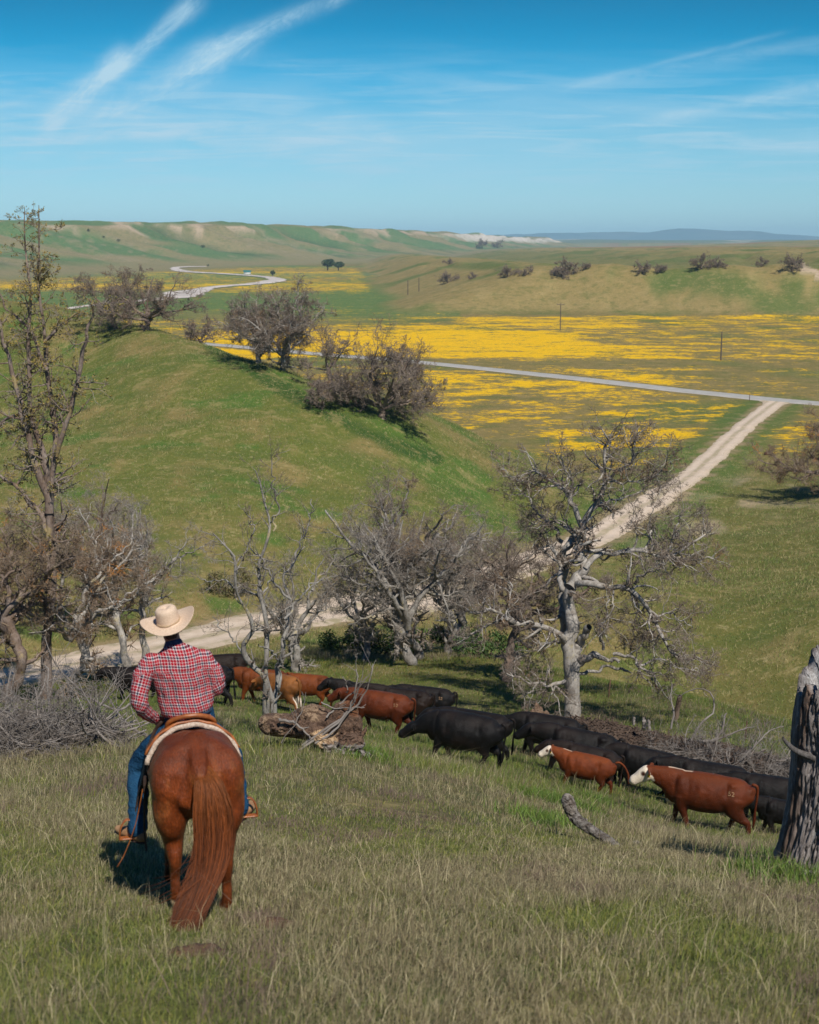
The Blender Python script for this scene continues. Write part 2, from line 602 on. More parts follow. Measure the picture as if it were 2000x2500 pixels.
# ------------------------------------------------------------------ terrain mesh
def build_terrain():
    ca = np.concatenate([np.linspace(-0.95, -0.42, 28)[:-1], np.linspace(-0.42, 0.42, 520), np.linspace(0.42, 0.95, 28)[1:]])
    rs = np.exp(np.linspace(math.log(8.0), math.log(20000.0), 900))
    AA, SS = np.meshgrid(ca, rs)
    yy = SS - S0
    xx = AA * SS
    zz = H(xx, yy)
    nr, nc = zz.shape
    V = np.stack([xx, yy, zz], -1).reshape(-1, 3)
    idx = np.arange(nr * nc).reshape(nr, nc)
    Fq = np.stack([idx[:-1, :-1], idx[:-1, 1:], idx[1:, 1:], idx[1:, :-1]], -1).reshape(-1, 4)
    x, y, z = V.T
    n = len(V)
    u, v = proj(x, np.maximum(y, 2), z)
    # ---- large-scale base colour of soil and sward
    green = np.array((0.125, 0.140, 0.030))
    olive = np.array((0.175, 0.150, 0.040))
    tan = np.array((0.30, 0.205, 0.085))
    lush = np.array((0.070, 0.140, 0.024))
    col = np.empty((n, 3))
    col[:] = olive

    def blend(w, c):
        w = np.clip(w, 0, 1)[:, None]
        col[:] = col * (1 - w) + np.array(c) * w
    # foreground floor under the grass blades
    blend(1 - sst(45, 60, y), (0.105, 0.105, 0.042))
    mh = sst(62, 72, y) * (1 - sst(190, 240, y))
    hill = mh * (x < 30 + (y - 150) * 0.0)
    nz = fbm(x / 16, y / 20, 4, 71)
    blend(hill * 1.0, green)
    blend(hill * sst(-0.1, .5, fbm(x / 3.5, y / 6, 4, 72)) * 0.6, tan * 0.9)
    blend(hill * sst(0, .6, fbm(x / 14, y / 18, 3, 79)) * 0.3, tan * .9)
    tr_ = np.abs(((z + 30) * 1.1 + .5 * fbm(x / 9, y / 9, 3, 96)) % 1.0 - .5)
    blend(hill * (1 - sst(.03, .10, tr_)) * sst(-.1, .2, fbm(x / 20, y / 12, 2, 97)) * .30, tan)
    blend(hill * sst(45, 0, y - 70) * 0.5, tan * .9)
    blend(hill * sst(.25, .45, fbm(x / 5, y / 5, 3, 78)) * .8, lush)
    blend(sst(6, 2, np.abs((y - 130) * .62 + (x + 2) - 4 * np.sin(y / 9))) * sst(108, 118, y) * (1 - sst(150, 160, y)) * .75, lush)
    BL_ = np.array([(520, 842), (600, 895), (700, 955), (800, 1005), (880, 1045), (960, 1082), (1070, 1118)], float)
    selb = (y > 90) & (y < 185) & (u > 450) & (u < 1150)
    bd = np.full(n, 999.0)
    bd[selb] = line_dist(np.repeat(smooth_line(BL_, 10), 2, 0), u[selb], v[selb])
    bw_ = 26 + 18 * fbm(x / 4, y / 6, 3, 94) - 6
    blend((1 - sst(bw_ * .55, bw_ * 1.1, bd)) * .92, (0.036, 0.078, 0.016))  # dense green grass below the crest oaks, with tree and slope shade painted in
    # right side
    rgt = sst(60, 68, y) * (1 - sst(150, 190, y)) * sst(0.10, 0.17, x / (y + S0))
    blend(rgt, (0.135, 0.130, 0.035))
    blend(rgt * sst(0.0, .4, fbm(x / 9, y / 14, 4, 73)) * (1 - sst(95, 130, y)), tan * 0.8)
    blend(rgt * np.exp(-((y - 146) / 14) ** 2) * sst(0.05, .4, fbm(x / 5, y / 7, 3, 74)), (0.42, 0.32, 0.2))
    # valley floor
    for (cu, cv_, cw, chh) in ((1700, 1290, 75, 28), (1640, 1240, 30, 14), (1790, 1170, 60, 18), (1560, 1330, 40, 20)):
        near_ = np.hypot((u - cu) / cw, (v - cv_) / chh)
        blend((1 - sst(.4, 1.0, near_ + .6 * fbm(x / 2.0, y / 3, 3, 77))) * (y > 60) * (y < 200) * .85, (0.46, 0.35, 0.24))
    blend(sst(350, 500, y) * (1 - sst(520, 560, y)) * sst(.1, .3, np.abs(fbm(x / 60, y / 30, 2, 99))) * .5, (0.12, 0.15, 0.045))
    vf = sst(185, 215, y)
    vf = np.maximum(vf, sst(150, 175, y) * (x > 18))
    blend(vf, (0.215, 0.165, 0.058))
    blend(vf * sst(0.0, .45, fbm(x / 24, y / 34, 4, 75)), (0.13, 0.145, 0.04))
    blend(vf * sst(460, 620, y) * (x < 20) * sst(-.25, .25, fbm(x / 90, y / 110, 3, 76)), (0.095, 0.165, 0.045))
    gb = np.exp(-((y - 690) / 150) ** 2) * (x < -5)
    blend(gb * 0.85, (0.10, 0.17, 0.045))
    blend(np.exp(-((y - 1280) / 90) ** 2) * (x < 40) * 0.9, (0.085, 0.17, 0.07))
    # mesa
    md = mesa_d(x, y)
    ms = sst(0, 12, md) * (y > 400)
    blend(ms, (0.265, 0.200, 0.075))
    blend(ms * sst(0, .5, fbm(x / 5, y / 12, 3, 83)) * .5, (0.36, 0.27, 0.11))
    mg = fbm(x / 36, y / 55, 4, 81) + 0.25 * fbm(x / 9, y / 14, 3, 82)
    blend(ms * sst(0.02, .32, mg) * 0.9, (0.105, 0.145, 0.035))
    blend(ms * sst(60, 90, md) * (1 - sst(170, 240, md)) * 0.55, (0.10, 0.13, 0.035))
    for (cu, cv_, cw, chh) in ((1760, 690, 150, 55), (1180, 650, 110, 14), (1640, 700, 60, 30), (1930, 700, 60, 40)):
        blend(ms * (1 - sst(.35, 1.0, np.hypot((u - cu) / cw, (v - cv_) / chh) + .5 * fbm(x / 12, y / 18, 4, 85))) * .8, (0.085, 0.130, 0.030))
    blend((u > 1955) * (np.abs(v - (652 + (u - 1960) * .55)) < 9 + 6 * fbm(x / 4, y / 9, 3, 98)) * ms * .9, (0.50, 0.38, 0.27))
    blend(ms * sst(300, 340, md) * sst(0.0, 0.2, fbm(x / 160, y / 400, 2, 84)) * 0.9, (0.30, 0.15, 0.085))
    # far ridge
    rd0 = ridge_d(x, y)
    rd = rd0 + 75 * (1.0 - 2 * np.abs(fbm(y / 120 + x / 260, x / 700, 4, 41))) * sst(30, 160, rd0)
    rg = sst(-60, 40, rd) * sst(450, 800, y)
    blend(rg, (0.24, 0.20, 0.10))
    blend(rg * sst(-.15, .25, fbm(y / 70, x / 130, 4, 86)) * sst(60, 170, rd), (0.085, 0.165, 0.060))
    blend(rg * sst(292, 302, rd - 20 + 42 * fbm(y / 22, x / 36, 4, 88)) * (1 - sst(335, 352, rd)) * sst(-.25, -.05, fbm(y / 110, x / 300, 3, 89)) * .85, (0.52, 0.38, 0.27))
    blend(rg * (1 - sst(.03, .10, np.abs(fbm(y / 45 + x / 60, x / 300, 3, 95)))) * sst(90, 150, rd) * (1 - sst(320, 340, rd)) * .6, (0.30, 0.24, 0.15))
    blend(rg * (1 - sst(.04, .16, np.abs(fbm(y / 120 + x / 260, x / 700, 4, 41)))) * 0 + rg * sst(.45, .75, 2 * np.abs(fbm(y / 120 + x / 260, x / 700, 4, 41))) * sst(60, 120, rd0) * (1 - sst(300, 340, rd)) * .7, (0.035, 0.085, 0.035))  # shading of the ridge gullies painted as darker green
    blend(rg * sst(3300, 3700, y) * sst(275, 300, rd + 14 * fbm(y / 60, x / 60, 3, 87)) * (1 - sst(335, 350, rd)), (0.62, 0.55, 0.48))
    far = sst(5500, 7000, y)
    blend(far, (0.12, 0.14, 0.07))
    blend(far * sst(.32, .45, fbm(x / 260, y / 500, 3, 90)), (0.8, 0.7, 0.6))
    # scuffed, bare verges beside the dirt road
    rdist = np.full(n, 99.0)
    sel = (y > 30) & (y < 300)
    rdist[sel] = line_dist(ROAD, x[sel], y[sel])
    blend((1 - sst(2.2, 3.6, rdist)) * 0.7, (0.34, 0.25, 0.15))
    blend(sst(2.6, 3.6, rdist) * (1 - sst(4.2, 7.5, rdist)) * 0.65 * (y > 110), lush)
    # ---- flower density
    fl = np.zeros(n)

    def band(y0, y1, soft, dens, x0=-9999, x1=9999, xs=15):
        w = sst(y0 - soft, y0 + soft, y) * (1 - sst(y1 - soft, y1 + soft, y)) * sst(x0 - xs, x0 + xs, x) * (1 - sst(x1 - xs, x1 + xs, x))
        np.maximum(fl, w * dens, out=fl)
    band(340, 560, 18, 0.55)
    band(240, 330, 14, 0.34, 30, 200, 20)
    band(348, 470, 14, 1.02, -70, 56, 14)
    band(348, 400, 12, .85, 30, 80, 20)
    band(440, 500, 10, 0.72, -60, 20, 14)
    band(470, 552, 10, 0.80, 10, 85, 15)
    band(340, 470, 25, 0.50, 60, 200, 20)
    band(530, 560, 6, 0.75, 60, 200, 20)
    band(264, 322, 8, 0.74, -5, 60, 12)
    band(215, 330, 12, 0.50, -40, 70, 12)
    band(176, 236, 12, 0.46, 12, 80, 8)
    band(192, 218, 4, 0.72, 18, 50, 6)
    band(160, 232, 10, 0.56, 52, 100, 6)
    band(560, 1700, 30, 0.52, -600, 0, 20)
    band(580, 620, 12, 0.74, -60, -5, 15)
    band(790, 1010, 30, 0.72, -130, -10, 20)
    band(1330, 1420, 30, 0.75, -600, 60, 20)
    band(700, 760, 20, 0.85, -220, -90, 15)
    band(860, 1000, 20, 0.75, -300, -110, 15)
    fl *= 1 - 0.75 * gb
    fl *= 1 - sst(-2, 8, md) * (y > 400)
    fl *= 1 - rg
    sel = (y > 200) & (y < 620)
    pd = np.full(n, 99.0)
    pd[sel] = line_dist(PAVED, x[sel], y[sel])
    fl *= sst(2.5, 6, pd) * sst(3, 8, rdist)
    fl += 0.40 * rg * sst(235, 280, rd) * (1 - sst(330, 350, rd)) * sst(0.1, .3, fbm(y / 300, x / 300, 2, 93)) * (y > 2300)
    wd = np.full(n, 99.0)
    sel = (y > 480) & (y < 1800) & (x < 60)
    wd[sel] = line_dist(WASH, x[sel], y[sel])
    fl *= sst(4, 12, wd)
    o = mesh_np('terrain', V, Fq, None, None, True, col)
    add_attr(o.data, 'flower', fl)
    tuft = sst(60, 80, y) * (1 - sst(300, 600, y))
    add_attr(o.data, 'tuft', tuft)
    tag(o, kind='structure')
    return o


m, nt = new_mat('terrain')
ac = nt.n('ShaderNodeAttribute', attribute_name='col')
af = nt.n('ShaderNodeAttribute', attribute_name='flower')
tc = nt.n('ShaderNodeTexCoord')
ob = tc.outputs['Object']
n1 = nt.noise(ob, 0.9, 6, 0.65)
n2 = nt.noise(ob, 0.13, 5, 0.6)
n3 = nt.noise(nt.mapping(ob, (1, .45, 1)), 3.2, 4, 0.7)
c = ac.outputs['Color']
c = nt.mix(nt.math('MULTIPLY', nt.sstep(n1, 0.52, 0.72), 0.55), c, nt.mix(0.5, c, (0.34, 0.25, 0.10)))
c = nt.mix(nt.math('MULTIPLY', nt.sstep(nt.math('SUBTRACT', 1.0, n2), 0.50, 0.68), 0.6), c, nt.mix(0.55, c, (0.06, 0.11, 0.022)))
c = nt.mix(nt.math('MULTIPLY', nt.sstep(n3, 0.56, 0.68), 0.6), c, (0.36, 0.29, 0.13))
n4 = nt.noise(ob, 1.3, 3, 0.6)
c = nt.mix(nt.math('MULTIPLY', nt.sstep(n4, 0.60, 0.68), 0.45), c, (0.055, 0.10, 0.022))
c = nt.mix(nt.math('MULTIPLY', nt.sstep(nt.math('SUBTRACT', 1.0, n4), 0.62, 0.70), 0.5), c, (0.42, 0.34, 0.17))
c = nt.mix(nt.math('MULTIPLY', nt.sstep(nt.math('SUBTRACT', 1.0, n3), 0.58, 0.70), 0.55), c, (0.055, 0.085, 0.02))
n5 = nt.noise(ob, 0.33, 6, 0.7)
c = nt.mix(nt.math('MULTIPLY', nt.sstep(n5, 0.53, 0.62), 0.42), c, (0.085, 0.115, 0.028))
c = nt.mix(nt.math('MULTIPLY', nt.sstep(nt.math('SUBTRACT', 1.0, n5), 0.54, 0.63), 0.38), c, (0.36, 0.27, 0.12))
# flowers: drifts made of small patches
fn1 = nt.noise(nt.mapping(ob, (0.8, 1.0, 1)), 0.13, 6, 0.68)
fn2 = nt.noise(nt.mapping(ob, (0.8, 1.0, 1), loc=(31, 7, 0)), 0.9, 5, 0.72)
fsum = nt.math('ADD', nt.math('MULTIPLY', fn1, 0.55), nt.math('MULTIPLY', fn2, 0.45))
thr = nt.math('SUBTRACT', 0.645, nt.math('MULTIPLY', af.outputs['Fac'], 0.205))
dlt = nt.math('SUBTRACT', fsum, thr)
fm = nt.sstep(dlt, -0.040, 0.045)
fm = nt.math('MULTIPLY', fm, nt.sstep(af.outputs['Fac'], 0.02, 0.15))
ycol = nt.mix(nt.sstep(nt.noise(ob, 1.7, 3), 0.35, 0.65), (0.86, 0.53, 0.006), (0.72, 0.40, 0.004))
fm = nt.math('MULTIPLY', fm, nt.math('ADD', 0.72, nt.math('MULTIPLY', nt.sstep(nt.noise(ob, 2.5, 4, 0.7), 0.3, 0.55), 0.28)))
c = nt.mix(fm, c, ycol)
nt.l(c, nt.bs.inputs['Base Color'])
nt.bs.inputs['Roughness'].default_value = 0.95
nt.bs.inputs['Specular IOR Level'].default_value = 0.1
hb = nt.math('ADD', nt.math('MULTIPLY', n1, 1.0), nt.math('MULTIPLY', n3, 0.5))
bump(nt, hb, 0.7, 0.25)
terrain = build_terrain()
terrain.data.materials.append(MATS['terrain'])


# ------------------------------------------------------------------ roads
def ribbon(name, L, width, mat, off, seed, label=None, nx=10, rag=0.25, widthf=None, crown=0.0):
    # resample densely
    seg = np.r_[0, np.cumsum(np.hypot(*np.diff(L, axis=0).T))]
    step = 0.35 if seg[-1] < 450 else seg[-1] / 1400
    s = np.arange(0, seg[-1], step)
    cx = np.interp(s, seg, L[:, 0])
    cy = np.interp(s, seg, L[:, 1])
    tx, ty = np.gradient(cx), np.gradient(cy)
    ll = np.hypot(tx, ty)
    tx, ty = tx / ll, ty / ll
    w = np.full(len(s), width / 2) if widthf is None else widthf(s / seg[-1], cx, cy) / 2
    sc = width / 4.0
    wl = w * (1 + rag * fbm(s / (3.5 * sc), s * 0, 4, seed) + rag * .5 * fbm(s / (.8 * sc), s * 0, 3, seed + 1))
    wr = w * (1 + rag * fbm(s / (3.5 * sc), s * 0 + 7, 4, seed + 2) + rag * .5 * fbm(s / (.8 * sc), s * 0, 3, seed + 3))
    q = np.linspace(-1, 1, nx)
    lat = np.where(q[None] < 0, q[None] * wl[:, None], q[None] * wr[:, None])
    X = cx[:, None] + ty[:, None] * lat
    Yy = cy[:, None] - tx[:, None] * lat
    Zz = H(X, Yy) + off + 0.00035 * Yy
    Zz[:, 0] -= off + 0.05
    Zz[:, -1] -= off + 0.05
    idx = np.arange(X.size).reshape(X.shape)
    Fq = np.stack([idx[:-1, :-1], idx[1:, :-1], idx[1:, 1:], idx[:-1, 1:]], -1).reshape(-1, 4)
    V = np.stack([X, Yy, Zz], -1).reshape(-1, 3)
    o = mesh_np(name, V, Fq, mat)
    add_attr(o.data, 'lat', np.broadcast_to(q[None], X.shape).ravel() * np.repeat(w, nx))
    return tag(o, kind='structure')


m, nt = new_mat('dirt')
tc = nt.n('ShaderNodeTexCoord')
ob = tc.outputs['Object']
al = nt.n('ShaderNodeAttribute', attribute_name='lat')
n1 = nt.noise(ob, 1.2, 6, 0.65)
n2 = nt.noise(ob, 7.0, 4, 0.6)
c = nt.ramp(n1, [(0.3, (0.50, 0.385, 0.27)), (0.5, (0.60, 0.47, 0.345)), (0.7, (0.68, 0.55, 0.42))])
c = nt.mix(nt.math('MULTIPLY', nt.sstep(n2, 0.55, 0.7), 0.35), c, (0.36, 0.27, 0.18))
la_ = nt.math('ABSOLUTE', al.outputs['Fac'])
ctr = nt.math('SUBTRACT', 1.0, nt.sstep(la_, 0.15, 0.5))
rut = nt.math('SUBTRACT', 1.0, nt.sstep(nt.math('ABSOLUTE', nt.math('SUBTRACT', la_, 0.85)), 0.08, 0.34))
c = nt.mix(nt.math('MULTIPLY', rut, 0.35), c, (0.70, 0.57, 0.44))
c = nt.mix(nt.math('MULTIPLY', nt.sstep(la_, 1.25, 1.8), nt.sstep(n1, .4, .6)), c, (0.34, 0.28, 0.16))
c = nt.mix(nt.math('MULTIPLY', nt.math('MULTIPLY', ctr, nt.sstep(n1, 0.36, 0.55)), 0.75), c, (0.32, 0.265, 0.14))
nt.l(c, nt.bs.inputs['Base Color'])
nt.bs.inputs['Roughness'].default_value = 0.95
bump(nt, nt.math('ADD', n1, nt.math('MULTIPLY', n2, 0.4)), 0.5, 0.08)
m, nt = new_mat('asphalt')
tc = nt.n('ShaderNodeTexCoord')
ob = tc.outputs['Object']
al = nt.n('ShaderNodeAttribute', attribute_name='lat')
n1 = nt.noise(ob, 0.6, 5, 0.65)
c = nt.ramp(n1, [(0.3, (0.33, 0.315, 0.285)), (0.7, (0.46, 0.44, 0.40))])
edge = nt.sstep(nt.math('ABSOLUTE', al.outputs['Fac']), 2.1, 2.9)
c = nt.mix(edge, c, (0.52, 0.46, 0.38))
nt.l(c, nt.bs.inputs['Base Color'])
nt.bs.inputs['Roughness'].default_value = 0.9
nt.bs.inputs['Specular IOR Level'].default_value = 0.1
bump(nt, n1, 0.3, 0.05)
simple_mat('riverbed', (0.46, 0.40, 0.35), (0.62, 0.55, 0.49), 0.05, 0.95, 0.2, 0.1)


def rw(t, cx, cy):
    return 3.5 + 6.5 * np.clip((t - 0.955) / 0.045, 0, 1) ** 2 + 1.3 * (cy < 100)


ribbon('dirt_road', ROAD, 4.3, MATS['dirt'], 0.06, 101, rag=0.16, widthf=rw)
ribbon('paved_road', PAVED, 5.4, MATS['asphalt'], 0.10, 111, rag=0.06, nx=12)


def ww(t, cx, cy):
    return 6 + 17 * np.exp(-((cy - 800) / 60) ** 2) + 8 * np.exp(-((cy - 1050) / 110) ** 2) - 3 * (cy < 700) + 7 * np.exp(-((cy - 1400) / 130) ** 2)


ribbon('riverbed', WASH, 14, MATS['riverbed'], 0.35, 121, rag=0.5, widthf=ww)
print('terrain+roads %.1fs' % (time.time() - T0))
HAZE = 7.5e-5


# ------------------------------------------------------------------ tubes and branches
def tubes(P, Rr, sides):
    """P (M,N,3) polylines, Rr (M,N) radii -> verts, quads"""
    M, N, _ = P.shape
    T = np.gradient(P, axis=1)
    T /= np.linalg.norm(T, axis=2, keepdims=True) + 1e-9
    ref = np.zeros_like(T)
    ref[..., 2] = 1
    m = np.abs(T[:, :1, 2:3]) > 0.8
    ref = np.where(m, np.array([1.0, 0.05, 0]), ref)
    A = np.cross(T, ref)
    A /= np.linalg.norm(A, axis=2, keepdims=True) + 1e-9
    B = np.cross(T, A)
    th = np.arange(sides) / sides * 2 * math.pi
    V = P[:, :, None] + Rr[:, :, None, None] * (A[:, :, None] * np.cos(th)[:, None] + B[:, :, None] * np.sin(th)[:, None])
    idx = np.arange(M * N * sides).reshape(M, N, sides)
    nx = np.roll(idx, -1, axis=2)
    Fq = np.stack([idx[:, :-1], nx[:, :-1], nx[:, 1:], idx[:, 1:]], -1).reshape(-1, 4)
    return V.reshape(-1, 3), Fq


def merge(parts):
    Vs, Fs, n = [], [], 0
    for V, Fq in parts:
        Vs.append(V)
        Fs.append(Fq + n)
        n += len(V)
    return np.concatenate(Vs), np.concatenate(Fs)


def resample(pts, rad, n):
    pts = np.asarray(pts, float)
    sm = []
    sr = []
    for i in range(len(pts) - 1):
        p0, p1, p2, p3 = pts[max(i - 1, 0)], pts[i], pts[i + 1], pts[min(i + 2, len(pts) - 1)]
        for k in range(8):
            t = k / 8
            sm.append(0.5 * ((2 * p1) + (-p0 + p2) * t + (2 * p0 - 5 * p1 + 4 * p2 - p3) * t * t + (-p0 + 3 * p1 - 3 * p2 + p3) * t ** 3))
            sr.append(rad[i] * (1 - t) + rad[i + 1] * t)
    sm.append(pts[-1])
    sr.append(rad[-1])
    sm = np.array(sm)
    sr = np.array(sr)
    s = np.r_[0, np.cumsum(np.linalg.norm(np.diff(sm, axis=0), axis=1))]
    q = np.linspace(0, s[-1], n)
    return np.stack([np.interp(q, s, sm[:, k]) for k in range(3)], -1), np.interp(q, s, sr)


def grow(rng, P, Rr, nper, tlo, thi, lenr, angle, wig, up, N, rr, taper=0.25, lenabs=None, droop=0.0, minr=0.004, out=None, outw=0.0):
    """children of every polyline in P"""
    M, NP, _ = P.shape
    L = np.linalg.norm(np.diff(P, axis=1), axis=2).sum(1)
    cnt = np.maximum(0, np.round(nper * (0.7 + 0.6 * rng.random(M))).astype(int)) if np.isscalar(nper) else nper
    par = np.repeat(np.arange(M), cnt)
    K = len(par)
    if K == 0:
        return None
    t = tlo + (thi - tlo) * rng.random(K) ** 0.85
    f = t * (NP - 1)
    i = np.minimum(f.astype(int), NP - 2)
    fr = (f - i)[:, None]
    p = P[par, i] * (1 - fr) + P[par, i + 1] * fr
    r0 = Rr[par, i] * (1 - fr[:, 0]) + Rr[par, i + 1] * fr[:, 0]
    d = P[par, i + 1] - P[par, i]
    d /= np.linalg.norm(d, axis=1, keepdims=True) + 1e-9
    rnd = rng.normal(size=(K, 3))
    perp = np.cross(d, rnd)
    perp /= np.linalg.norm(perp, axis=1, keepdims=True) + 1e-9
    if out is not None:
        o = p - out
        o /= np.linalg.norm(o, axis=1, keepdims=True) + 1e-9
        perp = perp + outw * o
        perp /= np.linalg.norm(perp, axis=1, keepdims=True) + 1e-9
    a = np.radians(angle) * (0.65 + 0.7 * rng.random(K))[:, None]
    d = d * np.cos(a) + perp * np.sin(a)
    ln = (L[par] * lenr if lenabs is None else np.full(K, lenabs)) * (0.55 + 0.75 * rng.random(K)) * (1 - 0.35 * t)
    seg = (ln / (N - 1))[:, None]
    Q = np.empty((K, N, 3))
    Q[:, 0] = p
    for k in range(1, N):
        d = d + wig * rng.normal(size=(K, 3))
        d[:, 2] += up - droop * k / N
        d /= np.linalg.norm(d, axis=1, keepdims=True) + 1e-9
        Q[:, k] = Q[:, k - 1] + d * seg
    rb = np.maximum(minr, np.minimum(r0 * rr, r0 * 0.9))
    tp = np.linspace(1, taper, N)[None]
    return Q, np.maximum(rb[:, None] * tp, minr * 0.7)


def leaves_at(rng, P, size, n):
    """little leaf faces scattered along polylines P"""
    M, N, _ = P.shape
    K = int(M * n)
    par = rng.integers(0, M, K)
    k = rng.integers(1, N, K)
    c = P[par, k] + rng.normal(size=(K, 3)) * size * 0.9
    a = rng.normal(size=(K, 3))
    a /= np.linalg.norm(a, axis=1, keepdims=True)
    b = np.cross(a, rng.normal(size=(K, 3)))
    b /= np.linalg.norm(b, axis=1, keepdims=True)
    s = size * (0.5 + rng.random((K, 1)))
    V = np.stack([c - a * s, c + b * s * .45, c + a * s, c - b * s * .45], 1).reshape(-1, 3)
    Fq = np.arange(K * 4).reshape(K, 4)
    return V, Fq


# ---- bark, twig and leaf materials
def bark_mat(name, base, light, dark, scale=3.0, lich=(0.55, 0.42, 0.10), lamt=0.3):
    m, nt = new_mat(name)
    tc = nt.n('ShaderNodeTexCoord')
    ob = tc.outputs['Object']
    v = nt.mapping(ob, (1, 1, 0.55))
    n1 = nt.noise(v, scale, 7, 0.65)
    n2 = nt.noise(v, scale * 5, 5, 0.7)
    n3 = nt.noise(ob, scale * .55, 5, 0.7)
    c = nt.mix(nt.sstep(n1, 0.38, 0.62), base, light)
    c = nt.mix(nt.math('MULTIPLY', nt.sstep(n2, 0.52, 0.68), 0.75), c, dark)
    c = nt.mix(nt.math('MULTIPLY', nt.sstep(n3, 0.56, 0.66), lamt), c, lich)
    nt.l(c, nt.bs.inputs['Base Color'])
    nt.bs.inputs['Roughness'].default_value = 0.95
    nt.bs.inputs['Specular IOR Level'].default_value = 0.15
    bump(nt, nt.math('ADD', n1, nt.math('MULTIPLY', n2, 0.6)), 0.9, 0.05)
    return m


bark_mat('bark_pale', (0.27, 0.24, 0.205), (0.45, 0.415, 0.37), (0.075, 0.06, 0.05), 3.2, lamt=.3)
bark_mat('bark_grey', (0.20, 0.18, 0.155), (0.34, 0.315, 0.28), (0.07, 0.055, 0.045), 3.0, lamt=.4)
bark_mat('bark_brown', (0.17, 0.12, 0.09), (0.27, 0.215, 0.18), (0.06, 0.04, 0.03), 2.4, lamt=.35)
bark_mat('twig_brown', (0.185, 0.140, 0.108), (0.30, 0.245, 0.195), (0.09, 0.06, 0.045), 1.2, lich=(0.40, 0.22, 0.07), lamt=.5)
bark_mat('twig_grey', (0.24, 0.205, 0.17), (0.36, 0.32, 0.275), (0.10, 0.08, 0.065), 1.2, lich=(0.40, 0.25, 0.08), lamt=.35)
bark_mat('twig_rust', (0.19, 0.125, 0.075), (0.32, 0.25, 0.18), (0.10, 0.065, 0.04), 0.9, lich=(0.62, 0.25, 0.04), lamt=.95)
simple_mat('leaf_olive', (0.33, 0.235, 0.06), (0.19, 0.17, 0.05), 2.2, 0.8, 0, lo=.4, hi=.6)
simple_mat('leaf_dark', (0.035, 0.06, 0.02), (0.07, 0.095, 0.035), 1.5, 0.8, 0)

TREE_BUDGET = []


def tree(name, label, stems, rng, trunk_mat, twig_mat, levels, group=None, limb_n=14, leaf=None, cat='tree', sides=7, origin=None, trunk_levels=1):
    """stems: list of (points, radii) in world space. levels: list of dicts for grow()"""
    if origin is None:
        origin = np.array(stems[0][0][0], float)
    origin = np.asarray(origin, float)
    LP, LR = [], []
    parts = []
    for pts, rad in stems:
        p, r = resample(pts, rad, limb_n)
        p = p - origin
        ln = np.linalg.norm(np.diff(p, axis=0), axis=1).sum()
        p[1:-1] += rng.normal(size=(limb_n - 2, 3)) * min(0.02 * ln, 0.045)
        r = r * (1 + 0.10 * rng.normal(size=limb_n))
        LP.append(p)
        LR.append(r)
    P, Rr = np.array(LP), np.array(LR)
    P2 = np.array([resample(p, r, limb_n * 2)[0] for p, r in zip(P, Rr)])
    R2 = np.array([np.interp(np.linspace(0, 1, limb_n * 2), np.linspace(0, 1, limb_n), r) for r in Rr])
    parts.append(tubes(P2, R2, sides + 2))
    root = empty(name, origin)
    tag(root, label, cat, group)
    tw = []
    tot = sum(len(v) for v, _ in parts)
    cur, cr = P, Rr
    keep = None
    for li, lv in enumerate(levels):
        g = grow(rng, cur, cr, **lv)
        if g is None:
            break
        cur, cr = g
        V, Fq = tubes(cur, cr, 5 if li < trunk_levels else 3)
        (parts if li < trunk_levels else tw).append((V, Fq))
        keep = cur
    V, Fq = merge(parts)
    mesh_np('trunk', V, Fq, MATS[trunk_mat], root)
    if leaf:
        tw.append(leaves_at(rng, keep, leaf[0], leaf[1]))
    V, Fq = merge(tw)
    o = mesh_np('crown', V, Fq, MATS[twig_mat], root)
    if leaf:
        o.data.materials.append(MATS[leaf[2]])
        nl = len(tw[-1][1])
        mi = np.zeros(len(Fq), dtype=np.int32)
        mi[-nl:] = 1
        o.data.polygons.foreach_set('material_index', mi)
    TREE_BUDGET.append((name, len(V)))
    return root


def pixpoly(pts, y, dy=None):
    """turn a limb seen in the photo into a limb standing y metres ahead; dy: extra depth at each point"""
    out = []
    for i, (u, v) in enumerate(pts):
        yy = y + (dy[i] if dy is not None else 0)
        z = zfrom(v, yy)
        out.append((xfrom(u, yy, z), yy, z))
    return out


def sink(pts, d=0.4):
    p = list(pts)
    p[0] = (p[0][0], p[0][1], p[0][2] - d)
    return p


# ================================================================== the big oak behind the herd
def crop7(L):
    return [(800 + x / 1.725, 1000 + y / 1.725) for x, y in L]


rng = np.random.default_rng(7)
OY = at(1391, 45.2).y
px = 1 / F * 48      # metres per photo pixel at that range


def limb(L, r0, r1, dep=(0, 0), sinkit=False):
    P = crop7(L)
    n = len(P)
    dd = np.linspace(dep[0], dep[1], n) + (rng.normal(size=n) * 0.12 if n > 2 else 0)
    dd[0] = dep[0]
    P = pixpoly(P, OY, dd)
    if sinkit:
        P = sink(P)
    return (P, list(np.linspace(r0, r1, n) * px / 1.725))


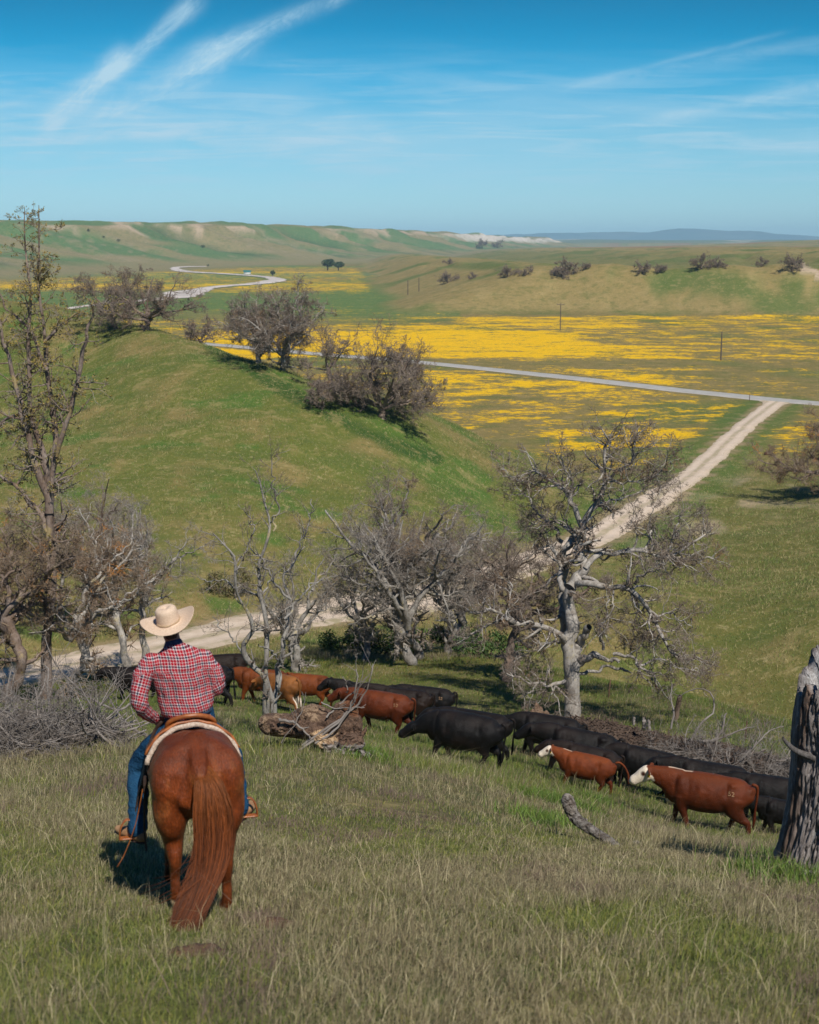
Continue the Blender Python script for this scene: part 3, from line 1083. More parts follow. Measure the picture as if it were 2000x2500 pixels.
oak = [
    limb([(1024, 1312), (1030, 1230), (1028, 1150), (1018, 1080), (1012, 1010), (1030, 940), (1032, 870), (1018, 800), (1022, 752)], 37, 22, (0, 0), True),
    limb([(1022, 752), (1056, 712), (1080, 665), (1074, 600), (1066, 540), (1070, 480)], 24, 15, (0, .3)),
    limb([(1070, 485), (1045, 430), (1018, 370), (990, 332), (930, 300), (880, 262), (840, 270)], 13, 4, (.3, .9)),
    limb([(1018, 370), (1030, 310), (1000, 250), (980, 190)], 7, 2.5, (.5, .1)),
    limb([(1070, 485), (1108, 425), (1150, 352), (1168, 290), (1160, 232), (1180, 160), (1165, 100)], 13, 4, (.3, -.6)),
    limb([(1158, 300), (1225, 262), (1290, 205), (1290, 150), (1330, 90)], 8, 2.5, (0, -1.0)),
    limb([(1108, 425), (1170, 395), (1240, 370), (1330, 330), (1390, 250)], 6, 2, (.2, 1.3)),
    limb([(1066, 540), (1010, 500), (960, 470), (900, 470), (830, 500)], 7, 2.5, (.2, 1.6)),
    limb([(1040, 1075), (1052, 1010), (1080, 955), (1102, 915)], 20, 13, (-.1, -.35)),
    limb([(1040, 1090), (1085, 1045), (1130, 1032), (1165, 1052), (1228, 1062)], 20, 7, (-.1, -.8)),
    limb([(1050, 1115), (1120, 1100), (1190, 1090), (1240, 1098), (1284, 1112)], 8, 4, (0, .5)),
    limb([(1015, 1135), (950, 1158), (880, 1160), (810, 1135), (750, 1110)], 8, 2.5, (0, -.9)),
    limb([(880, 1160), (850, 1190), (810, 1215)], 4, 1.5, (-.6, -1.2)),
    limb([(1010, 980), (975, 945), (925, 908), (860, 906), (795, 896), (745, 872), (690, 856), (600, 854)], 15, 4, (0, -1.7)),
    limb([(750, 880), (690, 902), (640, 930), (598, 946)], 6, 2, (-1.1, -1.6)),
    limb([(795, 896), (760, 850), (770, 780), (765, 700)], 5, 2, (-1, -.2)),
    limb([(1000, 965), (945, 985), (890, 1005), (830, 1030), (780, 1060)], 7, 2, (0, 1.2)),
    limb([(1010, 770), (975, 718), (985, 660), (960, 600), (930, 570), (890, 590)], 12, 3, (0, 1.1)),
    limb([(1050, 735), (1100, 728), (1150, 742), (1210, 740), (1290, 766), (1335, 825), (1370, 882), (1405, 945), (1440, 1010), (1500, 1050), (1560, 1040)], 14, 3, (0, -2.2)),
    limb([(1295, 735), (1330, 690), (1380, 680), (1430, 640)], 6, 2, (-1, -2.4)),
    limb([(1370, 882), (1430, 860), (1480, 880), (1540, 920)], 5, 1.5, (-1.2, -.4)),
    limb([(1085, 668), (1140, 615), (1210, 606), (1290, 598), (1370, 602), (1440, 612), (1500, 590), (1570, 545), (1620, 500)], 13, 3, (0, 2.4)),
    limb([(1360, 600), (1365, 540), (1352, 490), (1370, 430)], 6, 2, (1, 1.6)),
    limb([(1430, 610), (1450, 540), (1480, 470), (1500, 420)], 6, 2, (1.3, .6)),
    limb([(1440, 612), (1520, 640), (1600, 630), (1640, 650)], 5, 1.5, (1.4, 3)),
    limb([(1160, 1010), (1150, 940), (1158, 880), (1190, 800)], 6, 2, (-.3, -1.3)),
    limb([(1205, 1030), (1260, 1038), (1310, 1075), (1350, 1110), (1385, 1150), (1392, 1195)], 8, 2, (-.7, -1.6)),
    limb([(1310, 1075), (1380, 1050), (1440, 1060), (1520, 1090), (1580, 1100)], 5, 1.5, (-1, .3)),
    limb([(1290, 766), (1300, 840), (1290, 920), (1300, 980)], 5, 1.5, (-.8, .5)),
    limb([(1210, 740), (1200, 820), (1180, 900)], 5, 1.5, (-.5, -1.5)),
    limb([(1035, 540), (1000, 580), (1000, 660), (990, 760), (985, 850), (990, 950)], 16, 15, (.9, .7)),
    limb([(990, 560), (960, 500), (900, 450), (860, 400), (800, 330)], 9, 2.5, (1.1, 2.4)),
    limb([(1160, 290), (1230, 300), (1300, 290), (1400, 260), (1440, 200)], 5, 1.5, (-.2, -1.8)),
    limb([(930, 300), (870, 310), (800, 300), (730, 250)], 4, 1.5, (.9, 1.8)),
]
dead = {8, 9, 10}
cnts = np.array([0 if i in dead else (2 if i in (0,) else int(max(5, 17 * np.linalg.norm(np.diff(np.array(p), axis=0), axis=1).sum() / 2.4))) for i, (p, r) in enumerate(oak)])
cnts[-4] = 3
LV = [dict(nper=cnts, tlo=.2, thi=1, lenr=.42, angle=62, wig=.26, up=.05, N=8, rr=.62, lenabs=1.25, minr=.010),
      dict(nper=6.5, tlo=.12, thi=1, lenr=.5, angle=58, wig=.30, up=.03, N=6, rr=.62, minr=.008),
      dict(nper=5.0, tlo=.1, thi=1, lenr=.55, angle=58, wig=.34, up=.02, N=5, rr=.7, minr=.0062),
      dict(nper=3.2, tlo=.1, thi=1, lenr=.6, angle=55, wig=.3, up=.02, N=3, rr=.8, minr=.0046)]
tree('oak_tree', 'tall bare gnarled oak with pale grey trunk standing alone just behind the black cattle', oak, rng, 'bark_pale', 'twig_brown', LV, limb_n=14, sides=10)


# ================================================================== generic bare oak
def auto_oak(rng, base, h, spread, r0, fork=0.3, nst=4, lean=(0, 0), wig=.13, low=0.35):
    """stems of a free-standing bare oak: trunk then wandering limbs"""
    base = np.array(base, float)
    st = []
    top = base + np.array([lean[0] * h * fork, lean[1] * h * fork, h * fork])
    mid = (base + top) / 2 + rng.normal(size=3) * [.05 * h, .05 * h, 0]
    b0 = base.copy()
    b0[2] -= 0.4
    st.append(([b0, base + [0, 0, .1 * h * fork], mid, top], [r0 * 1.35, r0 * 1.05, r0 * .9, r0 * .8]))
    for i in range(nst):
        az = 2 * math.pi * (i + rng.random() * .7) / nst
        el = rng.uniform(low, 1.25)
        ln = h * (1 - fork) * rng.uniform(.8, 1.1)
        d = np.array([math.cos(az) * math.cos(el) * spread, math.sin(az) * math.cos(el) * spread, math.sin(el)])
        start = base + (top - base) * rng.uniform(.75, 1)
        pts = [start]
        p = start.copy()
        for k in range(5):
            d = d + rng.normal(size=3) * wig * 1.6
            d[2] += .06
            p = p + d / np.linalg.norm(d) * ln / 5
            pts.append(p.copy())
        st.append((pts, list(np.linspace(r0 * .6, r0 * .12, 6))))
        # a secondary limb
        for s in range(2):
            j = rng.integers(1, 4)
            q = pts[j].copy()
            e = d + rng.normal(size=3) * .9
            e[2] = abs(e[2]) * .7
            pp = [q]
            for k in range(4):
                e = e + rng.normal(size=3) * wig * 2
                q = q + e / np.linalg.norm(e) * ln * .5 / 4
                pp.append(q.copy())
            st.append((pp, list(np.linspace(r0 * .33, r0 * .08, 5))))
    return st


def lv(n1, n2, n3, l1=.42, minr=.008, n4=0, up=.03, a=58):
    L = [dict(nper=n1, tlo=.2, thi=1, lenr=l1, angle=a, wig=.26, up=up, N=7, rr=.6, minr=minr * 1.4),
         dict(nper=n2, tlo=.12, thi=1, lenr=.5, angle=a, wig=.3, up=up, N=5, rr=.62, minr=minr),
         dict(nper=n3, tlo=.1, thi=1, lenr=.55, angle=a, wig=.3, up=up, N=4, rr=.7, minr=minr * .8)]
    if n4:
        L.append(dict(nper=n4, tlo=.1, thi=1, lenr=.6, angle=a, wig=.3, up=up, N=3, rr=.8, minr=minr * .7))
    return L


GR = 'bare oaks of the grove behind the herd'
# (label, u, v_base, v_top, y, spread, r0, nst, fork, lean, twig, n1,n2,n3)
grove = [
    ('bare grey oak of the middle grove with a thick twin whitish trunk', 1005, 1627, 1170, 58, 1.35, .24, 6, .22, (-.1, 0), 'twig_grey', 'bark_grey', 8, 7, 5),
    ('dense brown bare oak directly behind the twin whitish trunk of the middle grove', 1022, 1618, 1095, 61, .8, .22, 6, .35, (-.3, 0), 'twig_brown', 'bark_grey', 9, 8, 6),
    ('slim bare oak of the middle grove, nearest to the left of the twin whitish trunk', 893, 1620, 1300, 61, 1.15, .15, 5, .3, (-.1, 0), 'twig_grey', 'bark_grey', 8, 6, 5),
    ('bare oak of the middle grove, first to the right of the twin whitish trunk', 1092, 1598, 1260, 64, 1.0, .17, 5, .35, (0, 0), 'twig_grey', 'bark_grey', 8, 7, 5),
    ('bare oak with short pale trunk, right end of the middle grove', 1122, 1588, 1230, 66.5, 1.0, .20, 5, .3, (0, 0), 'twig_brown', 'bark_grey', 8, 7, 5),
    ('dark leaning bare oak between the middle grove and the tall lone oak', 1240, 1660, 1235, 54, .95, .18, 6, .35, (.12, 0), 'twig_brown', 'bark_brown', 9, 8, 5),
    ('small crooked bare oak just right of the thin forked tree beside the rider', 722, 1640, 1330, 57, 1.2, .17, 5, .25, (-.15, 0), 'twig_grey', 'bark_grey', 7, 6, 5),
]
for i, (lab, u, vb, vt, y, sp, r0, nst, fork, lean, tw, bk, n1, n2, n3) in enumerate(grove):
    r_ = np.random.default_rng(100 + i)
    b = at(u, y)
    top = zfrom(vt, y)
    h = (top - b.z) * (0.93 if i != 5 else .9)
    tree('oak_tree', lab, auto_oak(r_, b, h, sp, r0, fork + .05, nst, lean, low=.55), r_, bk, tw, lv(n1, n2 + 1, n3 + 1, minr=.0062, n4=2.4), GR)

# trees at the left, rusty with lichen, and the tall one
r_ = np.random.default_rng(300)


def mix_stems(L, y, r, spread=1.0, dep=1.2, rs=None):
    out = []
    for j, (pts, a, b) in enumerate(L):
        n = len(pts)
        d1 = rs.uniform(-dep, dep)
        dd = np.linspace(0, d1, n)
        P = pixpoly(pts, y, dd)
        if j == 0:
            P = sink(P, .6)
        out.append((P, list(np.linspace(a, b, n))))
    return out


def d2p(L):
    return [(x * 1.1594, y * 1.1594) for x, y in L]


# tall two-leader tree with ochre leaf tufts (display pixels of the photo)
tall = [
    (d2p([(95, 1465), (100, 1330), (110, 1200), (105, 1080), (118, 960), (100, 800), (92, 690), (82, 560), (82, 432)]), .22, .012),
    (d2p([(104, 1150), (96, 1000), (70, 880), (62, 760), (64, 640), (55, 540), (52, 436)]), .13, .01),
    (d2p([(104, 1080), (70, 960), (45, 850), (15, 740), (-10, 650)]), .15, .04),
    (d2p([(118, 960), (150, 860), (170, 760), (185, 680), (192, 640)]), .11, .03),
    (d2p([(98, 1000), (60, 880), (20, 880), (-30, 930)]), .09, .04),
    (d2p([(100, 780), (60, 690), (25, 660), (-10, 600)]), .07, .02),
    (d2p([(95, 720), (125, 690), (160, 660)]), .06, .02),
    (d2p([(100, 1120), (60, 1050), (20, 1010), (-20, 990)]), .10, .03),
]
st = mix_stems(tall, at(110, 49).y, 1, rs=r_)
cn = np.array([84, 62, 26, 20, 12, 14, 12, 18])
LVt = [dict(nper=cn, tlo=.16, thi=1, lenr=.1, lenabs=1.25, angle=68, wig=.20, up=.04, N=7, rr=.42, minr=.009),
       dict(nper=6, tlo=.15, thi=1, lenr=.45, angle=55, wig=.25, up=.04, N=5, rr=.6, minr=.007),
       dict(nper=4, tlo=.2, thi=1, lenr=.5, angle=50, wig=.25, up=.05, N=4, rr=.7, minr=.0055)]
tree('tall_tree', 'tallest tree, two thin leaders with sparse ochre leaf tufts, rising above the ridge at left', st, r_, 'bark_brown', 'twig_grey', LVt, leaf=(.036, 2.6, 'leaf_olive'))

LEFT = 'tangled lichen-covered bare trees at the left'
left = [
    ('bare oak with slender whitish trunk and rust lichen, directly left of the cowboy hat', 318, 1636, 1160, 56, .95, .16, 6, .40, (-.18, 0), 'twig_rust', 'bark_pale', 9, 8, 5, .30),
    ('bare oak with pale leaning trunk, second from the left edge at the dirt road', 150, 1690, 1200, 50, 1.1, .17, 6, .30, (.2, 0), 'twig_rust', 'bark_pale', 9, 8, 5, .3),
    ('dark bare oak with tangled lichen-orange limbs at the far left edge', 18, 1705, 1130, 48, 1.2, .2, 6, .3, (0, 0), 'twig_rust', 'bark_brown', 9, 8, 5, .3),
    ('grey bare oak behind the cowboy hat with thin upright limbs', 362, 1625, 1180, 59, .9, .14, 5, .4, (0, 0), 'twig_grey', 'bark_pale', 8, 7, 5, .3),
    ('hazy dense bare oak across the dirt road, behind the pale leaning trunk', 215, 1590, 1095, 70, 1.1, .16, 6, .3, (0, 0), 'twig_grey', 'bark_brown', 9, 7, 5, .3),
    ('low bushy bare oak across the dirt road at the left edge', -20, 1600, 1230, 68, 1.3, .16, 6, .25, (0, 0), 'twig_rust', 'bark_brown', 9, 8, 5, .3),
]
for i, (lab, u, vb, vt, y, sp, r0, nst, fork, lean, tw, bk, n1, n2, n3, _) in enumerate(left):
    r_ = np.random.default_rng(200 + i)
    b = at(u, y)
    h = (zfrom(vt, y) - b.z) * .92
    tree('oak_tree', lab, auto_oak(r_, b, h, sp, r0 * 1.05, fork + .12, nst, lean, low=.5), r_, bk, tw, lv(n1 - 1, n2 + 1, n3, minr=.0068, n4=2.6), LEFT)


# thin multi-stemmed tree beside the rider (crop coordinates)
def crop5(L):
    return [(x / 2.156, 1000 + y / 2.156) for x, y in L]


r_ = np.random.default_rng(400)
FY = at(655, 29.5).y
S5 = [
    (crop5([(1412, 1720), (1405, 1600), (1400, 1480), (1385, 1380), (1345, 1332), (1292, 1312), (1272, 1250), (1318, 1180), (1310, 1080), (1272, 1020), (1250, 950), (1255, 830), (1185, 720), (1120, 650)]), .085, .014),
    (crop5([(1425, 1720), (1425, 1590), (1425, 1450), (1402, 1330), (1400, 1150), (1380, 980), (1375, 860), (1402, 720), (1438, 560), (1400, 500), (1370, 390), (1345, 320)]), .07, .010),
    (crop5([(1438, 1720), (1440, 1580), (1470, 1350), (1502, 1200), (1500, 1080), (1532, 1000), (1490, 900), (1550, 790), (1605, 720)]), .065, .012),
    (crop5([(1532, 1000), (1460, 930), (1400, 820), (1350, 750), (1300, 700)]), .032, .010),
    (crop5([(1440, 640), (1460, 500), (1430, 380), (1440, 240)]), .022, .008),
    (crop5([(1250, 830), (1300, 740), (1340, 620), (1280, 520)]), .026, .008),
    (crop5([(1550, 790), (1580, 700), (1640, 560), (1640, 470)]), .026, .008),
    (crop5([(1470, 1350), (1560, 1200), (1640, 1100), (1720, 1040)]), .03, .008),
    (crop5([(1500, 1100), (1600, 960), (1680, 900), (1740, 880)]), .026, .008),
    (crop5([(1280, 1290), (1220, 1200), (1150, 1130), (1120, 1090)]), .022, .007),
    (crop5([(1250, 950), (1180, 900), (1100, 900), (1040, 880)]), .02, .007),
    (crop5([(1425, 1640), (1480, 1400), (1500, 1250), (1535, 1170)]), .028, .016),
    (crop5([(1490, 1335), (1420, 1270), (1360, 1235)]), .02, .012),
]
st = mix_stems(S5, FY, 1, dep=.9, rs=r_)
cn = np.array([26, 24, 22, 14, 13, 12, 12, 14, 14, 10, 11, 0, 0])
LVf = [dict(nper=cn, tlo=.22, thi=1, lenr=.3, lenabs=.62, angle=52, wig=.20, up=.07, N=7, rr=.5, minr=.0048),
       dict(nper=4.5, tlo=.15, thi=1, lenr=.5, angle=50, wig=.24, up=.04, N=5, rr=.6, minr=.0036),
       dict(nper=4, tlo=.15, thi=1, lenr=.55, angle=50, wig=.24, up=.03, N=4, rr=.7, minr=.003)]
tree('thin_tree', 'thin grey leafless tree with several forked stems, rising behind the fallen log', st, r_, 'bark_grey', 'twig_brown', LVf, limb_n=18, sides=7)

# ================================================================== trees on the green hill
HG = 'round bare oaks along the crest of the green hill'
hill = [
    ('round bare oak on the hill crest, directly in front of the white riverbed', 358, 798, 640, 171, 1.4, .30, 8, .18, (0, 0), 9, 9, 7),
    ('smaller bare oak on the hill crest, left of the one before the riverbed', 283, 778, 650, 176, 1.2, .22, 7, .2, (-.1, 0), 9, 8, 7),
    ('bare oak on the hill crest with open gnarled limbs, left of the touching pair', 632, 880, 705, 151, 1.35, .28, 8, .28, (-.1, 0), 9, 9, 6),
    ('dense bare oak on the hill crest, right half of the tall touching pair', 690, 893, 690, 149, 1.05, .28, 9, .2, (.05, 0), 10, 10, 7),
    ('small round bare bush on the hill crest between two oaks', 490, 832, 775, 168, 1.5, .14, 7, .1, (0, 0), 8, 8, 6),
    ('thin leaning bare oak behind the roundest oak of the green hill', 790, 940, 785, 143, 1.3, .16, 5, .3, (.25, 0), 7, 7, 5),
    ('roundest and densest brown oak, at the lower end of the hill crest', 932, 1020, 805, 128, 1.55, .30, 10, .12, (0, 0), 10, 10, 8),
    ('small dark upright bare tree on the open face of the green hill', 786, 1000, 905, 125, 1.0, .10, 7, .12, (0, 0), 8, 8, 6),
]
for i, (lab, u, vb, vt, y, sp, r0, nst, fork, lean, n1, n2, n3) in enumerate(hill):
    r_ = np.random.default_rng(500 + i)
    b = G(u, vb) if i in (6, 7) else at(u, y)
    y = b.y
    h = (zfrom(vt, y) - b.z) * .98
    print(lab[:30], 'y', round(y, 1), 'h', round(h, 1), 'base v', proj(b.x, b.y, b.z)[1])
    tree('oak_tree', lab, auto_oak(r_, b, h, sp, r0, fork, nst, lean, low=.2), r_, 'bark_pale' if i in (2, 3) else 'bark_brown', 'twig_brown', lv(n1, n2, n3, l1=.5, minr=.018), HG)
# right-hand tree, cut by the frame, and its two neighbours whose shade shows
RG = 'oaks beyond the right edge'
for i, (lab, u, y, h, sp, r0) in enumerate([('brown oak half cut off by the right edge, beyond the dirt road', 2022, 143, 9.6, 1.3, .3),
                                            ]):
    r_ = np.random.default_rng(600 + i)
    b = at(u, y)
    tree('oak_tree', lab, auto_oak(r_, b, h, sp, r0, .3, 10, (0, 0), low=.25), r_, 'bark_brown', 'twig_rust', lv(11, 10, 8, l1=.5, minr=.016))
# far trees on the mesa: one mesh for each of four kinds, copied
mesa_trees = [
    # u, v_base, height px, kind, label
    (1377, 672, 50, 0, 'tallest bare tree in the hollow of the far mesa'),
    (1430, 657, 18, 1, 'little bush right of the tallest tree in the mesa hollow'),
    (1240, 676, 30, 1, 'round bush in the mesa hollow, left of the tallest tree there'),
    (1285, 672, 22, 2, 'spreading low bush in the mesa hollow beside the round bush'),
    (1570, 668, 30, 3, 'bare tree in the middle of the far mesa, left one of two'),
    (1612, 666, 24, 1, 'bare bush in the middle of the far mesa, right one of two'),
    (1710, 657, 36, 2, 'broad bare tree on the far mesa, left one of the big touching pair'),
    (1752, 652, 30, 0, 'bare tree on the far mesa, right one of the big touching pair'),
    (1860, 650, 22, 2, 'low bare tree on the far mesa, between the big pair and the rightmost tree'),
    (1935, 662, 40, 3, 'rightmost bare tree on the far mesa near the eroded bank'),
    (1093, 691, 30, 1, 'leftmost spreading bush low on the slope of the far mesa'),
    (1153, 681, 16, 2, 'small bush on the far mesa just right of the leftmost spreading bush'),
    (1096, 646, 16, 1, 'dark little bush high on the left shoulder of the far mesa'),
    (1177, 606, 22, 3, 'airy bare tree on the skyline of the far mesa, left one of two'),
    (1214, 605, 18, 2, 'dense bare tree on the skyline of the far mesa, right one of two'),
]
protos = []
for k in range(4):
    r_ = np.random.default_rng(700 + k)
    kw = [(1.0, .2), (1.5, .08), (1.9, .08), (1.3, .22)][k]
    protos.append((auto_oak(r_, (0, 0, 0), 8.0, kw[0], .28, kw[1], 8, low=.0), r_))
mcache = {}


def copy_tree(o, parent=None):
    c_ = o.copy()
    COL.objects.link(c_)
    if parent is not None:
        c_.parent = parent
    for ch in o.children:
        copy_tree(ch, c_)
    return c_


for (u, vb, hp, k, lab) in mesa_trees:
    b = G(u, vb, 450)
    D = b.y * math.cos(TH) - b.z * math.sin(TH)
    s = hp / F * D / 8.0 * 1.08
    if k not in mcache:
        st, r_ = protos[k]
        t = tree('oak_tree', lab, st, r_, 'bark_brown', 'twig_brown', lv(8, 7, 5, l1=.5, minr=.05), 'bare trees and bushes on the far mesa', origin=(0, 0, 0))
        mcache[k] = t
    else:
        t = copy_tree(mcache[k])
        t['label'] = lab
    t.location = (b.x, b.y, b.z - .1)
    t.rotation_euler = (0, 0, u % 7)
    t.scale = (s, s, s)
# far valley trees, in dark leaf


def round_tree(name, label, u, vb, w, h, seed, cat='tree', group=None, nleaf=2600, parts_n=5):
    r_ = np.random.default_rng(seed)
    b = G(u, vb, 300)
    D = b.y * math.cos(TH) - b.z * math.sin(TH)
    W_, H_ = w / F * D, h / F * D
    root = empty(name, b)
    tag(root, label, cat, group)
    st = [([(0, 0, -.5), (W_ * .02, 0, H_ * .3), (0, 0, H_ * .6)], [H_ * .06, H_ * .045, H_ * .02])]
    for q in range(4):
        az = q * 1.6 + r_.random()
        st.append(([(0, 0, H_ * .2), (math.cos(az) * W_ * .2, math.sin(az) * W_ * .2, H_ * .45), (math.cos(az) * W_ * .35, math.sin(az) * W_ * .35, H_ * .62)], [H_ * .03, H_ * .02, H_ * .01]))
    P = np.array([resample(p, r, 8)[0] for p, r in st])
    Rr = np.array([resample(p, r, 8)[1] for p, r in st])
    V, Fq = tubes(P, Rr, 6)
    mesh_np('trunk', V, Fq, MATS['bark_brown'], root)
    cs = []
    for q in range(parts_n * 3):
        a = r_.random() * 6.28
        rr_ = r_.random() ** .5
        cs.append((math.cos(a) * rr_ * W_ * .34, math.sin(a) * rr_ * W_ * .34, H_ * (.42 + .36 * r_.random() * (1.1 - rr_ * .6)), W_ * .5 * r_.uniform(.28, .42)))
    cs = np.array(cs)
    K = nleaf
    j = r_.integers(0, len(cs), K)
    dd = r_.normal(size=(K, 3))
    dd /= np.linalg.norm(dd, axis=1, keepdims=True)
    c = cs[j, :3] + dd * (cs[j, 3] * (.55 + .5 * r_.random(K)))[:, None] * [1, 1, .75]
    a = r_.normal(size=(K, 3))
    a /= np.linalg.norm(a, axis=1, keepdims=True)
    e = np.cross(a, r_.normal(size=(K, 3)))
    e /= np.linalg.norm(e, axis=1, keepdims=True)
    s = W_ * .035 * (.5 + r_.random((K, 1)))
    V = np.stack([c - a * s, c + e * s * .7, c + a * s, c - e * s * .7], 1).reshape(-1, 3)
    mesh_np('crown', V, np.arange(K * 4).reshape(K, 4), MATS['leaf_dark'], root)
    return root


FG = 'leafy trees standing on the valley floor'
round_tree('oak_tree', 'dark round-topped tree on the yellow flower plain, left and larger of the two touching', 800, 660, 46, 36, 801, group=FG)
round_tree('oak_tree', 'dark round-topped tree on the yellow flower plain, right and smaller of the two touching', 826, 661, 34, 27, 802, group=FG)
round_tree('oak_tree', 'small dark conical tree at the bend of the white riverbed', 666, 677, 15, 20, 803, group=FG)
round_tree('bush', 'tiny dark bush at the narrow upper end of the white riverbed', 508, 652, 8, 9, 804, 'bush', nleaf=500)
round_tree('bush', 'tiny dark bush on the flowers left of the hill crest oaks', 187, 687, 10, 6, 805, 'bush', nleaf=500)
for k, (u, v, w, lab) in enumerate([(217, 566, 14, 'dark scrub patch high on the far ridge, leftmost'), (290, 590, 12, 'dark scrub patch lower on the far ridge, right of the leftmost'),
                                    (495, 605, 14, 'dark scrub patch on the far ridge below its cream scarp'), (253, 582, 8, 'smallest dark scrub patch on the far ridge between two others')]):
    round_tree('scrub_bush', lab, u, v, w, 8, 820 + k, 'bush', 'dark scrub on the far ridge', nleaf=400)
print('trees %.1fs' % (time.time() - T0), sum(n for _, n in TREE_BUDGET), TREE_BUDGET[:3])
# ================================================================== grass
def dense_fields(x, y):
    dry = 1.25 * fbm(x / 1.7, y / 2.4, 4, 201) + 0.5 * fbm(x / .45, y / .55, 3, 202)
    big = fbm(x / 7, y / 9, 3, 203)
    return dry, big


def grass(name, label, rng, n, y0, y1, power, hgt, wid, per=7, sprd=.05, single=False, seedheads=False, dryb=0.0, lean=.5, clip_road=True, xr=.36):
    # tuft centres: density falls with distance
    nt_ = n // per
    q = rng.random(nt_)
    y = (y0 ** power + q * (y1 ** power - y0 ** power)) ** (1 / power)
    a = rng.uniform(-1, 1, nt_)
    x = a * (xr * y + 1.2)
    keep = np.ones(nt_, bool)
    if clip_road:
        rd = np.full(nt_, 99.0)
        s = y > 45
        if s.any():
            rd[s] = line_dist(ROAD, x[s], y[s])
        keep &= (rd > 2.6 + .8 * rng.random(nt_))
    x, y = x[keep], y[keep]
    dry, big = dense_fields(x, y)
    x = np.repeat(x, per)
    y = np.repeat(y, per)
    dry = np.repeat(dry, per)
    big = np.repeat(big, per)
    K = len(x)
    sc = np.interp(y, [6, 14, 30, 60, 200], sprd if isinstance(sprd, list) else [sprd] * 5)
    ox, oy = rng.normal(size=K) * sc, rng.normal(size=K) * sc
    x, y = x + ox, y + oy
    z = H(x, y) - .01
    hh = hgt(y) * (0.45 + 0.9 * rng.random(K)) * (1 + .75 * big)
    ww = wid(y) * (.6 + .8 * rng.random(K))
    isdry = (dry + dryb + 0.42 * rng.normal(size=K) + np.interp(y, [8, 20, 26, 34, 60, 62, 200], [.0, .06, -.24, -.55, -.48, .0, 0.0])) > 0
    hh = np.where(isdry, hh * 1.2, hh * .9)
    az = rng.uniform(0, 6.283, K)
    ll = np.abs(rng.normal(size=K)) * lean * hh
    lx, ly = np.cos(az) * ll + .12 * hh, np.sin(az) * ll - .05 * hh
    # blade faces roughly across its lean, random twist
    tw = rng.uniform(0, 3.1416, K)
    bx, by = np.cos(tw) * ww / 2, np.sin(tw) * ww / 2
    base = np.stack([x, y, z], -1)
    side = np.stack([bx, by, 0 * bx], -1)
    mid = base + np.stack([lx * .35, ly * .35, hh * .58], -1)
    tip = base + np.stack([lx, ly, hh * (1 - .25 * np.minimum(ll / hh, 1.2))], -1)
    if single:
        V = np.stack([base - side, base + side, tip], 1).reshape(-1, 3)
        Fs = [np.arange(K * 3).reshape(K, 3)]
        m_ = 3
    else:
        V = np.stack([base - side, base + side, mid + side * .8, mid - side * .8, tip], 1).reshape(-1, 3)
        i = np.arange(K)[:, None] * 5
        Fs = [i + np.array([[0, 1, 2, 3]]), i + np.array([[3, 2, 4]])]
        m_ = 5
    g1, g2 = np.array((.125, .168, .038)), np.array((.255, .255, .072))
    d1, d2, d3 = np.array((.32, .275, .15)), np.array((.21, .165, .10)), np.array((.48, .41, .25))
    t = rng.random((K, 1))
    lushf = np.clip(np.interp(y, [20, 27, 36, 60, 64], [0, .35, .8, .7, 0]), 0, 1)[:, None]
    gr = g1 * (1 - t) + g2 * t
    gr = gr * (1 - lushf * .5) + np.array((.105, .205, .036)) * lushf * .5
    pk = rng.random((K, 1))
    dr = np.where(pk < .45, d1, np.where(pk < .84, d2, d3)) * (.8 + .4 * rng.random((K, 1)))
    mv = sst(.10, .38, fbm(x / 1.3 + 9, y / 1.9, 3, 207))[:, None] * (rng.random((K, 1)) < .75)
    dr = dr * (1 - mv) + np.array((.215, .150, .118)) * mv
    yel = rng.random((K, 1)) < .06
    gr = np.where(yel, np.array((.36, .33, .07)), gr)
    c = np.where(isdry[:, None], dr, gr)
    hill = (np.clip((y - 62) / 6, 0, 1))[:, None]
    hc = np.where(rng.random((K, 1)) < .42, np.array((.46, .38, .18)), np.array((.19, .24, .06)) * (.8 + .6 * rng.random((K, 1))))
    c = c * (1 - hill) + hc * hill
    c = c * np.interp(y, [6, 28, 45, 62, 200], [1.2, 1.15, 1.0, 1.0, 1.0])[:, None]
    col = np.repeat(c, m_, axis=0)
    o = mesh_np(name, V, Fs, MATS['grass'], None, False, col)
    return tag(o, label, 'grass', kind='stuff')


m, nt = new_mat('grass')
ac = nt.n('ShaderNodeAttribute', attribute_name='col')
nt.l(ac.outputs['Color'], nt.bs.inputs['Base Color'])
nt.bs.inputs['Roughness'].default_value = 0.7
nt.bs.inputs['Specular IOR Level'].default_value = 0.25
tr = nt.n('ShaderNodeBsdfTranslucent')
nt.l(ac.outputs['Color'], tr.inputs[0])
mx = nt.n('ShaderNodeMixShader')
mx.inputs[0].default_value = 0.28
nt.l(nt.bs.outputs[0], mx.inputs[1])
nt.l(tr.outputs[0], mx.inputs[2])
nt.l(mx.outputs[0], nt.out.inputs[0])

